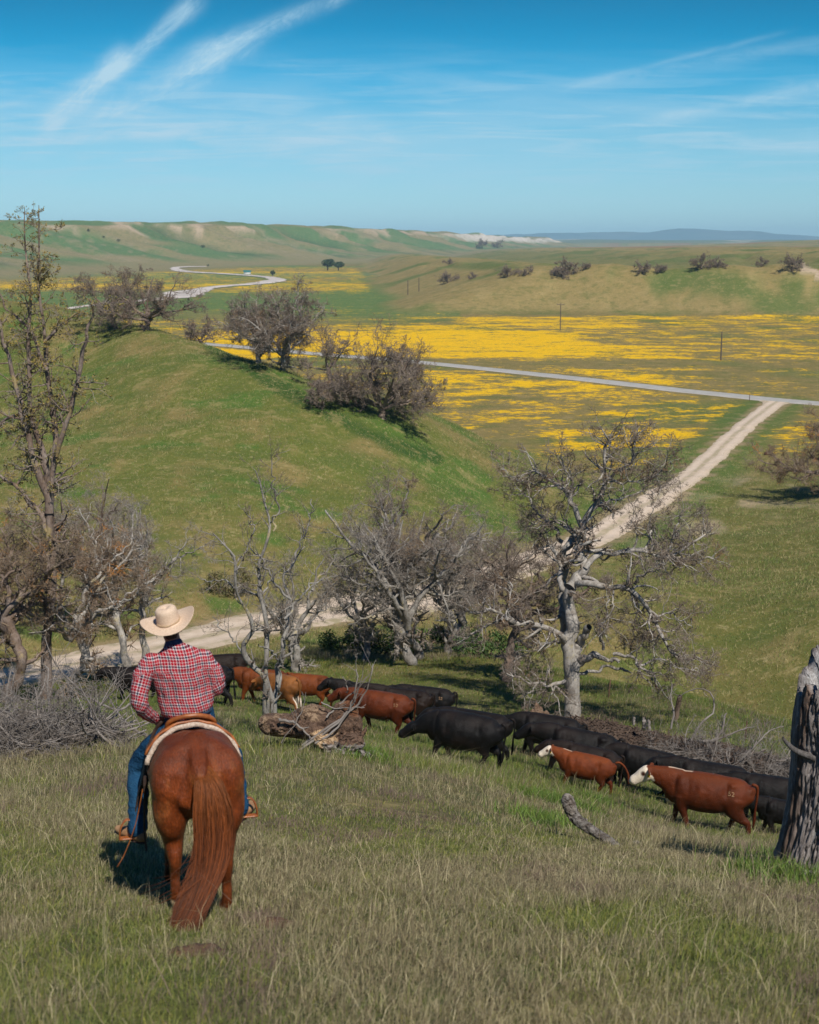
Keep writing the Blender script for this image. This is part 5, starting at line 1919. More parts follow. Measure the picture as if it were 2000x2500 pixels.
# tail of long strands
rt = np.random.default_rng(31)
m, nt = new_mat('horse_hair')
ac = nt.n('ShaderNodeAttribute', attribute_name='col')
nt.l(ac.outputs['Color'], nt.bs.inputs['Base Color'])
nt.bs.inputs['Roughness'].default_value = 0.5
nt.bs.inputs['Specular IOR Level'].default_value = 0.15
guide = np.array([(.02, -.22, 1.235), (.05, -.325, 1.185), (.065, -.395, 1.04), (.065, -.45, .84), (.03, -.53, .64), (-.05, -.63, .47), (-.15, -.75, .33), (-.24, -.90, .22)])
gx, _ = resample(guide, np.ones(len(guide)), 16)
gw = np.interp(np.linspace(0, 1, 16), [0, .10, .25, .5, .75, 1], [.035, .085, .130, .135, .110, .075])
gd = np.interp(np.linspace(0, 1, 16), [0, .15, .4, 1], [.03, .045, .06, .05])
NS = 2600
aa = rt.uniform(0, 6.283, NS)
rr_ = rt.random(NS) ** .5
q = np.stack([np.cos(aa) * rr_, np.sin(aa) * rr_], -1)
wv = rt.normal(size=(NS, 4)) * [.014, .012, 2, 2]
tt = np.linspace(0, 1, 16)
lenf = np.clip(1 - np.abs(rt.normal(size=NS)) * .16, .5, 1.02)
NLK = 70
lk = rt.integers(0, NLK, NS)
la, lr = rt.uniform(0, 6.283, NLK), rt.random(NLK) ** .5
lq = np.stack([np.cos(la) * lr, np.sin(la) * lr], -1)
lph, lam_ = rt.uniform(0, 6.28, (NLK, 2)), rt.uniform(.004, .022, NLK)
llen = np.clip(1 - np.abs(rt.normal(size=NLK)) * .13, .6, 1.03)
lenf = lenf * .35 + llen[lk] * .65
P = np.empty((NS, 16, 3))
q0 = q.copy()
for k in range(16):
    cl_f = np.interp(tt[k], [0, .25, 1], [0, .55, .80])
    q = q0 * (1 - cl_f) + (lq[lk] + q0 * .16) * cl_f
    tk = tt[k] * lenf
    gi = [np.interp(tk, tt, gx[:, j]) for j in range(3)]
    gwk, gdk = np.interp(tk, tt, gw), np.interp(tk, tt, gd)
    P[:, k, 0] = gi[0] + q[:, 0] * gwk + lam_[lk] * np.sin(tk * 9 + lph[lk, 0]) * (tk > .08) * tk * 1.4 + wv[:, 0] * .6 * np.sin(tk * 7 + wv[:, 2]) * (tk > .1)
    P[:, k, 1] = gi[1] + q[:, 1] * gdk + lam_[lk] * np.sin(tk * 8 + lph[lk, 1]) * tk + wv[:, 1] * .6 * np.sin(tk * 8 + wv[:, 3])
    P[:, k, 2] = gi[2] + .02 * q[:, 1]
# a few stray locks blown to the left
st_ = np.arange(7)
for k in range(16):
    f = max(0, tt[k] - .45)
    P[st_, k, 0] = P[st_, k, 0] - f * (.9 + .25 * rt.random(7)) * .42
    P[st_, k, 2] = P[st_, k, 2] + f * f * 1.6 * (.45 + .3 * st_ / 7)
rad = (.0019 + .0016 * rt.random(NS))[:, None] * np.interp(tt, [0, .1, .8, 1], [.6, 1, .9, .3])[None]
Vt, Ft = tubes(P, rad, 4)
hue = rt.random(NS)
cs = np.where(hue[:, None] < .45, np.array((.17, .046, .013)), np.array((.075, .022, .009))) * (.5 + .9 * rt.random((NS, 1))) * (.7 + .6 * rt.random(NLK))[lk][:, None]
cs = np.repeat(cs[:, None], 16, 1)
up_ = np.interp(tt, [0, .2, .45, 1], [1, .85, .2, 0])[None, :, None]
cs = cs * (1 - up_ * .5) + np.array((.25, .080, .020)) * up_ * .5
dn = np.interp(tt, [.4, 1], [0, .55])[None, :, None]
cs = cs * (1 - dn) + np.array((.060, .024, .012)) * dn
cs = np.repeat(cs.reshape(-1, 3), 4, 0)
mesh_np('tail', Vt, Ft, MATS['horse_hair'], horse, True, cs)
# mane on the far side of the neck
K = 160
a0 = rt.random(K)
P = np.empty((K, 6, 3))
for k in range(6):
    t_ = k / 5
    P[:, k, 0] = -.02 - .13 * math.sin(t_ * 1.6) + rt.normal(size=K) * .008
    P[:, k, 1] = 1.15 + a0 * .6 - .02 * t_
    P[:, k, 2] = np.interp(a0, [0, 1], [1.30, 1.24]) + .01 - .26 * t_ ** 1.4
Vt, Ft = tubes(P, np.full((K, 6), .006), 4)
mesh_np('mane', Vt, Ft, MATS['horse_hair'], horse, True, np.tile((.16, .05, .015), (len(Vt), 1)))

# ---------------------------------------------------------------- saddle
m = simple_mat('saddle_leather', (.36, .115, .028), (.24, .07, .018), 14, .38, .25, .004, spec=.5)
simple_mat('dark_leather', (.035, .022, .018), (.06, .035, .025), 18, .5, .3, .004)
m, nt = new_mat('saddle_pad')
tc = nt.n('ShaderNodeTexCoord')
n1 = nt.noise(tc.outputs['Object'], 60, 4, .7)
nt.l(nt.mix(nt.sstep(n1, .4, .6), (.62, .50, .40), (.42, .31, .23)), nt.bs.inputs['Base Color'])
nt.bs.inputs['Roughness'].default_value = 1
bump(nt, n1, .8, .01)
saddle = place(empty('saddle'))
tag(saddle, 'tan leather saddle under the rider, with cream wool pad and dark straps', 'saddle')


def shell(y0, y1, a0, a1, off, th, ny=14, na=30, skew=0.0):
    rows = []
    for o_ in (off, off + th):
        g = []
        for i in range(ny):
            yy = y0 + (y1 - y0) * i / (ny - 1)
            g.append([body_pt(yy + skew * abs(a0 + (a1 - a0) * j / (na - 1)), a0 + (a1 - a0) * j / (na - 1), o_ + .004 * math.sin(j * 1.3 + i)) for j in range(na)])
        rows.append(np.array(g))
    lo, hi = rows
    V = np.concatenate([lo.reshape(-1, 3), hi.reshape(-1, 3)])
    n = ny * na
    il = np.arange(n).reshape(ny, na)
    ih = il + n
    Q = [np.stack([il[:-1, :-1], il[1:, :-1], il[1:, 1:], il[:-1, 1:]], -1).reshape(-1, 4), np.stack([ih[:-1, :-1], ih[:-1, 1:], ih[1:, 1:], ih[1:, :-1]], -1).reshape(-1, 4)]
    loop = list(il[0, :]) + list(il[1:, -1]) + list(il[-1, -2::-1]) + list(il[-2:0:-1, 0])
    L = np.array(loop)
    L2 = np.roll(L, -1)
    Q.append(np.stack([L, L2, L2 + n, L + n], -1))
    return V, Q


V, Q = shell(.34, 1.02, -1.36, 1.36, .010, .034)
mesh_np('saddle_pad', V, Q, MATS['saddle_pad'], saddle)
V, Q = shell(.385, .98, -1.18, 1.18, .047, .018)
mesh_np('skirt', V, Q, MATS['saddle_leather'], saddle)
top = body_pt(.66, 0, .06)
sp = [sloft([tuple(body_pt(.46, 0, .075)), tuple(body_pt(.60, 0, .055)), tuple(body_pt(.78, 0, .07)), tuple(body_pt(.92, 0, .10))], [.17, .15, .14, .10], [.055, .05, .06, .07], sides=16)]
V, Fs = organic(sp, .014, 4)
mesh_np('seat', V, Fs, MATS['saddle_leather'], saddle)
# cantle: dished board with a thick rolled rim
cc = body_pt(.44, 0, -.015)
arc = []
for k in range(25):
    a = math.pi * (k / 24)
    arc.append((cc[0] - .185 * math.cos(a), cc[1] + .10 * (1 - math.sin(a)) - .045, cc[2] + .005 + .125 * math.sin(a) ** .8))
V1, F1 = sloft(arc, [.019] * 25, [.017] * 25, lat=(0, 1, 0), sides=10, n=50)
mesh_np('cantle_rim', V1, F1, MATS['saddle_leather'], saddle)
pv_, fv = [], []
for k in range(25):
    for r_ in range(5):
        f = r_ / 4
        p = np.array(arc[k]) * f + np.array((cc[0] * .4 + arc[k][0] * .6, cc[1] + .07, cc[2] - .03)) * (1 - f)
        pv_.append(p)
idx = np.arange(125).reshape(25, 5)
Fq = np.stack([idx[:-1, :-1], idx[1:, :-1], idx[1:, 1:], idx[:-1, 1:]], -1).reshape(-1, 4)
o = mesh_np('cantle', pv_, Fq, MATS['saddle_leather'], saddle)
o.modifiers.new('s', 'SOLIDIFY').thickness = .012
hn = body_pt(.97, 0, .12)
V, Fs = organic([sloft([tuple(hn), tuple(hn + [0, .02, .09])], [.03, .022], sides=10), ball(hn + [0, .02, .11], (.045, .05, .018))], .010, 3)
mesh_np('horn', V, Fs, MATS['saddle_leather'], saddle)


def strap(pts, w, th, name, mat, par, lat=(1, 0, 0)):
    V, Fs = sloft(pts, [w] * len(pts), [th] * len(pts), lat=lat, sides=8, n=len(pts) * 5)
    return mesh_np(name, V, Fs, MATS[mat], par)


for sx in (-1, 1):
    strap([(sx * .330, .72, 1.10), (sx * .36, .74, .90), (sx * (.42 if sx < 0 else .38), .74, .66), (sx * (.455 if sx < 0 else .40), .76, .50)], .010, .075, 'fender', 'saddle_leather' if sx > 0 else 'dark_leather', saddle)
    fx, fy, fz = (-.50, .76, .385) if sx < 0 else (.455, .82, .455)
    ring = []
    for k in range(21):
        a = math.pi * (k / 20)
        ring.append((fx + sx * (.07 * math.cos(a)), fy - .04, fz - .045 + .15 * math.sin(a)))
    V, Fs = sloft(ring, [.008] * 21, [.026] * 21, lat=(1, 0, 0), sides=8, n=42)
    so = mesh_np('stirrup', V, Fs, MATS['saddle_leather'], saddle)
    V, Fs = sloft([(fx - .07, fy - .04, fz - .05), (fx + .07, fy - .04, fz - .05)], [.035] * 2, [.011] * 2, lat=(0, 1, 0), sides=8, n=6)
    mesh_np('tread', V, Fs, MATS['saddle_leather'], so)
strap([(-.225, .50, 1.345), (-.285, .53, 1.25), (-.335, .50, 1.10), (-.365, .46, .93), (-.37, .45, .85)], .014, .007, 'hanging_strap', 'dark_leather', saddle)
strap([(-.372, .45, .88), (-.378, .44, .70), (-.385, .43, .52), (-.375, .43, .34)], .008, .004, 'hanging_strap', 'dark_leather', saddle)
strap([(-.385, .47, .83), (-.42, .48, .66), (-.46, .50, .50), (-.54, .50, .30), (-.60, .50, .20)], .004, .004, 'saddle_string', 'saddle_leather', saddle)
strap([tuple(body_pt(.42, -1.2, .02)), tuple(body_pt(.44, -1.6, .015)), tuple(body_pt(.46, -2.3, .01)), tuple(body_pt(.46, -3.1, .01)), tuple(body_pt(.46, -3.9, .01)), tuple(body_pt(.44, -4.7, .015)), tuple(body_pt(.42, -5.1, .02))], .008, .035, 'cinch', 'dark_leather', saddle, lat=(1, 0, .01))

# ---------------------------------------------------------------- rider
m, nt = new_mat('plaid')
uv = nt.n('ShaderNodeUVMap', uv_map='weave')
sp_ = nt.n('ShaderNodeSeparateXYZ')
nt.l(uv.outputs[0], sp_.inputs[0])
RD, WH, NV = (.40, .006, .020), (.76, .72, .72), (.008, .014, .045)


def yarn(t):
    f = nt.math('FRACT', t)
    return nt.ramp(f, [(0, NV), (.10, WH), (.19, RD), (.46, WH), (.52, RD), (.80, WH), (.90, NV)], 'CONSTANT')


cu_, cv_ = yarn(nt.math('DIVIDE', sp_.outputs[0], .066)), yarn(nt.math('DIVIDE', sp_.outputs[1], .066))
c = nt.mix(.5, cu_, cv_)
c = nt.mix(.35, c, nt.mix(1.0, cu_, cv_, 'MULTIPLY'))
nt.l(c, nt.bs.inputs['Base Color'])
nt.bs.inputs['Roughness'].default_value = .85
nt.bs.inputs['Specular IOR Level'].default_value = .15
tc = nt.n('ShaderNodeTexCoord')
wr = nt.noise(nt.mapping(tc.outputs['Object'], (1, 1, .45)), 14, 3, .5, dist=1.2)
bump(nt, wr, .7, .03)
m, nt = new_mat('denim')
tc = nt.n('ShaderNodeTexCoord')
ac = nt.n('ShaderNodeAttribute', attribute_name='col')
wr = nt.noise(nt.mapping(tc.outputs['Object'], (1, 1, 1.6)), 16, 3, .5, dist=1.5)
n2 = nt.noise(tc.outputs['Object'], 45, 4, .6)
c = nt.mix(nt.math('MULTIPLY', nt.sstep(n2, .4, .65), .4), ac.outputs['Color'], nt.mix(1.0, ac.outputs['Color'], (1.8, 1.7, 1.5), 'MULTIPLY'))
nt.l(c, nt.bs.inputs['Base Color'])
nt.bs.inputs['Roughness'].default_value = .9
nt.bs.inputs['Specular IOR Level'].default_value = .12
bump(nt, wr, .6, .03)
m, nt = new_mat('straw')
tc = nt.n('ShaderNodeTexCoord')
wv_ = nt.noise(nt.mapping(tc.outputs['Object'], (1, 1, 6)), 60, 3, .6)
nt.l(nt.mix(nt.sstep(wv_, .4, .62), (.70, .53, .39), (.58, .42, .29)), nt.bs.inputs['Base Color'])
nt.bs.inputs['Roughness'].default_value = .7
bump(nt, wv_, .25, .004)
simple_mat('skin', (.42, .20, .13), (.35, .155, .095), 18, .55, .15, .003)
simple_mat('hair_dark', (.05, .03, .02), (.09, .055, .035), 60, .7, .4, .004, stretch=(1, 1, .3))
simple_mat('boot_leather', (.42, .24, .12), (.28, .15, .075), 16, .7, .4, .006)
simple_mat('collar_navy', (.03, .04, .09), (.06, .07, .13), 50, .85, .2, .003)

person = place(empty('person'))
tag(person, 'person riding the horse in straw cowboy hat, red plaid shirt and blue jeans', 'person')
LX = -.115 / .6      # lean of the trunk to the left


def lx(x, z):
    return x + (z - 1.30) * LX * .9


Lsh, Lel, Lwr = (lx(-.19, 1.80), .60, 1.80), (-.385, .50, 1.50), (-.270, .66, 1.325)
Rsh, Rel, Rwr = (lx(.19, 1.80), .62, 1.80), (.155, .60, 1.55), (.10, .86, 1.48)
kneeL, ankL = (-.405, .92, .84), (-.43, .72, .43)
kneeR, ankR = (.350, .95, .86), (.385, .78, .50)
sk = []
sk.append(sloft([(0, .62, 1.18), (lx(0, 1.4), .62, 1.4), (lx(0, 1.6), .63, 1.6), (lx(0, 1.76), .63, 1.76), (lx(0, 1.86), .63, 1.86)], [.15, .14, .15, .16, .09], [.10, .095, .10, .10, .07], sides=16))
hx_, hy_, hz2 = lx(0, 2.0) - .005, .66, 2.045
sk.append(sloft([(lx(0, 1.82), .625, 1.82), (lx(0, 1.92), .64, 1.93), (hx_, hy_, 1.99)], [.065, .058, .062], sides=12))
sk.append(ball((hx_, hy_, hz2 + .02), (.078, .098, .095), 16))
sk.append(ball((hx_, hy_ + .035, hz2 - .055), (.055, .06, .06), 12))
sk.append(ball((hx_, hy_ + .105, hz2 - .02), (.014, .02, .026), 8))
sk.append(ball((hx_, hy_ + .085, hz2 - .105), (.03, .02, .02), 8))
for sx in (-1, 1):
    sk.append(ball((hx_ + sx * .078, hy_ - .005, hz2 - .015), (.012, .02, .032), 8))
sk.append(sloft([Lsh, Lel, Lwr], [.045, .036, .027], sides=10))
sk.append(sloft([Rsh, Rel, Rwr], [.045, .036, .027], sides=10))
sk.append(sloft([(-.08, .62, 1.2), kneeL, ankL], [.07, .05, .04], sides=10))
sk.append(sloft([(.08, .62, 1.2), kneeR, ankR], [.07, .05, .04], sides=10))


def hand(w, d, up, side):
    """palm and five bent fingers from wrist w, along d; side = direction of the thumb"""
    w, d, up, side = [np.array(q, float) for q in (w, d, up, side)]
    d /= np.linalg.norm(d)
    side = side - d * (side @ d)
    side /= np.linalg.norm(side)
    pn = np.cross(d, side)
    if pn @ up > 0:
        pn = -pn            # the side the fingers close to
    out = [sloft([tuple(w - d * .01), tuple(w + d * .04), tuple(w + d * .085)], [.026, .040, .040], [.019, .016, .014], lat=tuple(side), sides=12)]
    for k, (o_, ln) in enumerate([(.030, .070), (.010, .078), (-.011, .072), (-.031, .056)]):
        b_ = w + d * .085 + side * o_
        p1 = b_ + d * ln * .42 + pn * .004
        p2 = p1 + d * ln * .22 + pn * ln * .26
        p3 = p2 - d * ln * .02 + pn * ln * .28
        out.append(sloft([tuple(b_ - d * .012), tuple(p1), tuple(p2), tuple(p3)], [.0105, .010, .009, .0075], sides=8))
    tb = w + d * .03 + side * .034
    out.append(sloft([tuple(tb), tuple(tb + side * .024 + d * .024 + pn * .012), tuple(tb + side * .026 + d * .054 + pn * .026)], [.014, .0115, .009], sides=8))
    return out


sk += hand(np.array(Lwr) + [.004, .012, -.008], (.50, .42, -.62), (-.7, -.3, .2), (.4, -.2, .8))
sk += hand(np.array(Rwr) + [-.005, .02, 0], (-.35, .85, .0), (0, 0, 1), (-.8, -.3, .3))
V, Fs = organic(sk, .0085, 2)
mesh_np('body', V, Fs, MATS['skin'], person)
# hair at the nape
V, Fs = organic([ball((hx_, hy_ - .012, hz2 + .03), (.083, .094, .088), 16), sloft([(hx_, hy_ - .055, hz2 - .01), (hx_ + .002, hy_ - .052, hz2 - .075)], [.062, .045], [.03, .02], sides=12)], .012, 2)
mesh_np('hair', V, Fs, MATS['hair_dark'], person)

# shirt
tz = np.array([1.385, 1.405, 1.46, 1.55, 1.66, 1.76, 1.83, 1.875, 1.91])
ta = np.array([.190, .205, .212, .210, .218, .222, .190, .125, .075])
tb_ = np.array([.135, .145, .145, .14, .145, .14, .115, .09, .072])
ty = np.array([.60, .60, .605, .61, .615, .62, .622, .63, .635])
shirt_parts = [sloft([(lx(0, z_), y_, z_) for z_, y_ in zip(tz, ty)], ta, tb_, sides=24, n=36)]
shirt_parts.append(ball((lx(-.17, 1.80), .62, 1.785), (.080, .08, .070)))
shirt_parts.append(ball((lx(.17, 1.80), .62, 1.79), (.085, .085, .075)))
shirt_parts.append(sloft([Lsh, (lx(-.30, 1.66), .555, 1.67), Lel], [.084, .075, .066], sides=14))
shirt_parts.append(sloft([Lel, (-.345, .57, 1.41), Lwr], [.066, .058, .043], sides=14))
shirt_parts.append(sloft([Rsh, (lx(.255, 1.67), .60, 1.67), (Rel[0] + .06, Rel[1], Rel[2])], [.084, .074, .064], sides=14))
shirt_parts.append(sloft([(Rel[0] + .06, Rel[1], Rel[2]), (.15, .74, 1.51), Rwr], [.064, .056, .042], sides=14))
V, Fs = organic(shirt_parts, .011, 5)
# folds of the cloth: real relief
x, y, z = V.T
nrm = V - np.stack([lx(0, z), np.interp(z, tz, ty), z], -1)
nrm[:, 2] = 0
nl = np.linalg.norm(nrm, axis=1)
nrm /= nl[:, None] + 1e-6
arm = nl > .235
fold = .006 * np.sin(x * 60 + 5 * fbm(x * 6, z * 4, 2, 911)) * sst(1.80, 1.72, z) * (1 - arm) * .6 + .010 * fbm(x * 11 + z * 6, z * 9 + y * 8, 3, 912)
fold += arm * .004 * np.sin(z * 75 + 6 * fbm(x * 7, z * 7, 2, 913))
fold += .010 * sst(1.40, 1.34, z) * np.sin(x * 75) * (1 - arm)
V = V + nrm * fold[:, None]
o = mesh_np('shirt', V, Fs, MATS['plaid'], person)
me = o.data
segs = [('T', np.array((lx(0, 1.34), .60, 1.34)), np.array((lx(0, 1.80), .62, 1.80)), .205),
        ('A', np.array(Lsh), np.array(Lel), .075), ('A', np.array(Lel), np.array(Lwr), .055),
        ('A', np.array(Rsh), np.array(Rel) + [.06, 0, 0], .075), ('A', np.array(Rel) + [.06, 0, 0], np.array(Rwr), .055)]
nf = len(me.polygons)
cen = np.empty(nf * 3, np.float32)
me.polygons.foreach_get('center', cen)
cen = cen.reshape(-1, 3)
best = np.full(nf, 1e9)
who = np.zeros(nf, int)
for i, (kd, p, q_, r_) in enumerate(segs):
    e = q_ - p
    t_ = np.clip(((cen - p) @ e) / (e @ e), 0, 1)
    dv = cen - (p + t_[:, None] * e)
    d = np.linalg.norm(dv * ([.72, 1, 1] if kd == 'T' else [1, 1, 1]), axis=1) / r_
    mm = d < best
    best = np.where(mm, d, best)
    who = np.where(mm, i, who)
uvl = me.uv_layers.new(name='weave')
nlp = len(me.loops)
lv_ = np.empty(nlp, np.int32)
me.loops.foreach_get('vertex_index', lv_)
lt = np.empty(nf, np.int32)
me.polygons.foreach_get('loop_total', lt)
fw_ = np.repeat(who, lt)
Pv = V[lv_]
UVs = np.zeros((nlp, 2), np.float32)
for i, (kd, p, q_, r_) in enumerate(segs):
    s_ = fw_ == i
    e = (q_ - p) / np.linalg.norm(q_ - p)
    w_ = Pv[s_] - p
    if kd == 'T':
        # yoke cut on the straight, the back panel hanging below it
        yo = Pv[s_][:, 2] + .02 * np.abs(w_[:, 0]) > 1.735
        xx = w_[:, 0] - (Pv[s_][:, 2] - 1.34) * LX * .9
        u_ = np.sign(xx) * (np.abs(xx) + .25 * np.maximum(0, np.abs(xx) - .12)) * np.where(yo, 1.0, 1.10)
        UVs[s_, 0] = u_ + .003 * np.sin(Pv[s_][:, 2] * 30)
        UVs[s_, 1] = w_[:, 2] + np.where(yo, .028, 0) + .003 * np.sin(xx * 25)
    else:
        a1 = np.cross(e, (0, 1, 0))
        a1 /= np.linalg.norm(a1)
        a2 = np.cross(e, a1)
        an = np.arctan2(w_ @ a2, -(w_ @ a1))
        UVs[s_, 0] = an * r_ * .95
        UVs[s_, 1] = w_ @ e
uvl.data.foreach_set('uv', UVs.ravel())
# collar, cuff
cx_ = lx(0, 1.93)
V, Fs = sloft([(cx_ + .003, .634, 1.880), (cx_, .640, 1.915), (cx_ - .003, .645, 1.928)], [.084, .074, .070], [.080, .072, .068], sides=20)
mesh_np('collar', V, Fs, MATS['collar_navy'], person)
for wr_, el_ in ((Lwr, Lel), (Rwr, Rel)):
    wv2, ev = np.array(wr_), np.array(el_)
    d = (wv2 - ev) / np.linalg.norm(wv2 - ev)
    V, Fs = sloft([tuple(wv2 - d * .045), tuple(wv2 + d * .004)], [.047, .044], sides=14, n=6)
    cf = mesh_np('cuff', V, Fs, MATS['plaid'], person)
    ul = cf.data.uv_layers.new(name='weave')
    lvv = np.empty(len(cf.data.loops), np.int32)
    cf.data.loops.foreach_get('vertex_index', lvv)
    pq = V[lvv]
    ul.data.foreach_set('uv', np.stack([pq[:, 0] * 1.2, pq[:, 2] + pq[:, 1] * .5], -1).astype(np.float32).ravel())

# jeans
jp = [sloft([(0, .64, 1.14), (0, .63, 1.22), (.0, .62, 1.30), (lx(0, 1.39), .61, 1.405)], [.170, .198, .198, .180], [.13, .155, .145, .128], sides=20)]
jp.append(ball((-.09, .56, 1.21), (.115, .10, .11)))
jp.append(ball((.09, .56, 1.21), (.115, .10, .11)))
for kn, an_ in ((kneeL, ankL), (kneeR, ankR)):
    sx = 1 if kn[0] > 0 else -1
    hipp = (sx * .10, .62, 1.20)
    m1 = (kn[0] * .62, .76, 1.06)
    jp.append(sloft([hipp, m1, kn], [.125, .115, .088], sides=16))
    kn2 = (kn[0], kn[1] - .01, kn[2] - .01)
    mc = ((kn[0] + an_[0]) / 2 - sx * .004, (kn[1] + an_[1]) / 2 - .03, (kn[2] + an_[2]) / 2)
    jp.append(sloft([kn2, mc, (an_[0], an_[1] - .01, an_[2] - .03)], [.088, .083, .080], sides=16))
V, Fs = organic(jp, .013, 5)
x, y, z = V.T
rel = V - np.array([0, .7, .9])
fo = .0035 * np.sin(z * 60 + 30 * np.abs(x) + 5 * fbm(x * 6, z * 6, 2, 921)) * sst(.02, .12, np.abs(np.abs(x) - .2) * 1.0) * (z < 1.1) + .011 * fbm(x * 10, z * 10 + y * 8, 3, 922)
cenx = np.interp(z, [.4, .86, 1.2], [.435, .41, .1]) * np.sign(x)
ceny = np.interp(z, [.4, .86, 1.2], [.71, .92, .62])
nr = np.stack([x - cenx, y - ceny, 0 * z], -1)
nr /= np.linalg.norm(nr, axis=1, keepdims=True) + 1e-6
V = V + nr * fo[:, None]
col = np.tile(np.array((.012, .055, .120)), (len(V), 1))
wn = sst(-.1, .5, fbm(x * 5, z * 4 + y * 3, 3, 931)) * sst(.5, .9, z) * sst(1.25, 1.0, z)
col = col * (1 - .5 * wn[:, None]) + np.array((.04, .10, .16)) * .5 * wn[:, None]
mesh_np('jeans', V, Fs, MATS['denim'], person, True, col)
simple_mat('denim_dark', (.015, .035, .075), (.03, .06, .11), 30, .9, .2, .003)
pk_ = []
wb = [(lx(0, 1.39) + .187 * math.cos(a), .608 + .133 * math.sin(a), 1.398 + .006 * math.sin(3 * a)) for a in np.linspace(0, 2 * math.pi, 40)]
V, Fs = sloft(wb, [.005] * 40, [.019] * 40, lat=(1, 0, .01), sides=6, n=80)
mesh_np('waistband', V, Fs, MATS['denim_dark'], person)
# boots
for an_, kn, dirv in ((ankL, kneeL, np.array((-.62, .72, .05))), (ankR, kneeR, np.array((.55, .80, .10)))):
    an_ = np.array(an_)
    dirv = dirv / np.linalg.norm(dirv)
    up = np.array((0, 0, 1.0))
    heel = an_ + np.array((0, 0, -.075)) - dirv * .055
    bp = [sloft([tuple(an_ + [0, .015, .10]), tuple(an_ + [0, 0, .0]), tuple(an_ + dirv * .005 - up * .06)], [.062, .052, .05], sides=14),
          sloft([tuple(heel), tuple(heel + dirv * .10 + up * .004), tuple(heel + dirv * .20 - up * .012), tuple(heel + dirv * .285 - up * .014)], [.046, .052, .058, .034], [.054, .052, .042, .026], lat=tuple(np.cross(dirv, up)), sides=14)]
    V, Fs = organic(bp, .010, 3)
    bo = mesh_np('boot', V, Fs, MATS['boot_leather'], person)
    V, Fs = sloft([tuple(heel - up * .046 - dirv * .02), tuple(heel + dirv * .15 - up * .05), tuple(heel + dirv * .30 - up * .044)], [.038, .046, .028], [.010, .009, .008], lat=tuple(np.cross(dirv, up)), sides=12)
    mesh_np('sole', V, Fs, MATS['dark_leather'], bo)
# hat
hat_c = np.array((hx_ - .012, hy_ - .012, hz2 + .045))
TR = np.array((Matrix.Rotation(R(-13), 3, 'Y') @ Matrix.Rotation(R(8), 3, 'X')))
NR, NA = 16, 72
V = []
for i in range(NR):
    t_ = i / (NR - 1)
    for j in range(NA):
        a = 2 * math.pi * j / NA
        if i < 9:   # brim, from its edge inwards
            f = 1 - i / 8
            rx, ry = .088 + .122 * f, .104 + .112 * f
            x_, y_ = rx * math.cos(a), ry * math.sin(a)
            up_ = .060 * f ** 1.6 * (abs(math.cos(a)) ** 2.6) - .012 * f * abs(math.sin(a)) ** 2
            V.append((x_, y_, up_))
        else:       # crown, upwards
            g = (i - 8) / 7
            rx, ry = .088 - .012 * g ** 2, .104 - .022 * g ** 1.5
            zz = .125 * min(1, g / .62) + (.0 if g < .62 else .012 * math.sin((g - .62) / .38 * 1.5))
            if g > .62:
                k_ = 1 - ((g - .62) / .38) * .97
                rx, ry = rx * k_, ry * k_
                zz = .125 + .014 * math.sin(min(1, (1 - k_) * 2.2) * 1.57) - .030 * max(0, 1 - abs(k_) * 1.7)
            x_, y_ = rx * math.cos(a), ry * math.sin(a)
            zz -= .012 * (y_ > 0) * g
            V.append((x_, y_, zz))
V = np.array(V)
idx = np.arange(NR * NA).reshape(NR, NA)
nx_ = np.roll(idx, -1, 1)
Fq = np.stack([idx[:-1], nx_[:-1], nx_[1:], idx[1:]], -1).reshape(-1, 4)
V = V @ TR.T + hat_c
ho = mesh_np('hat', V, Fq, MATS['straw'], person)
md = ho.modifiers.new('s', 'SOLIDIFY')
md.thickness = .004
ho.modifiers.new('b', 'SUBSURF').render_levels = 1
hb2 = np.array([(.090 * math.cos(a), .106 * math.sin(a), .014) for a in np.linspace(0, 2 * math.pi, 50)]) @ TR.T + hat_c
V, Fs = sloft([tuple(p) for p in hb2], [.0035] * 50, [.009] * 50, lat=(1, 0, .01), sides=6, n=100)
simple_mat('hat_cord', (.50, .36, .22), (.40, .28, .17), 40, .8, .2, .003)
mesh_np('hat_band', V, Fs, MATS['hat_cord'], ho)
print('rider %.1fs' % (time.time() - T0))
# ================================================================== dead wood, posts, stones
m, nt = new_mat('weathered_wood')
tc = nt.n('ShaderNodeTexCoord')
ob = tc.outputs['Object']
ac = nt.n('ShaderNodeAttribute', attribute_name='col')
v = nt.mapping(ob, (1, 1, .16))
n1 = nt.noise(v, 22, 8, .75, dist=1.2)
n2 = nt.noise(nt.mapping(ob, (1, 1, .2)), 50, 5, .7)
c = nt.mix(nt.sstep(n1, .42, .60), nt.mix(1.0, ac.outputs['Color'], (.55, .53, .51), 'MULTIPLY'), ac.outputs['Color'])
c = nt.mix(nt.math('MULTIPLY', nt.sstep(n2, .55, .7), .6), c, nt.mix(1.0, ac.outputs['Color'], (.35, .3, .27), 'MULTIPLY'))
nt.l(c, nt.bs.inputs['Base Color'])
nt.bs.inputs['Roughness'].default_value = .85
nt.bs.inputs['Specular IOR Level'].default_value = .25
bump(nt, nt.math('ADD', n1, nt.math('MULTIPLY', n2, .4)), .9, .03)
m, nt = new_mat('rotten_wood')
tc = nt.n('ShaderNodeTexCoord')
ob = tc.outputs['Object']
ac = nt.n('ShaderNodeAttribute', attribute_name='col')
n1 = nt.noise(nt.mapping(ob, (.8, 1, 1.3)), 8, 8, .75, dist=1.6)
c = nt.mix(nt.sstep(n1, .40, .58), nt.mix(1.0, ac.outputs['Color'], (.30, .25, .22), 'MULTIPLY'), ac.outputs['Color'])
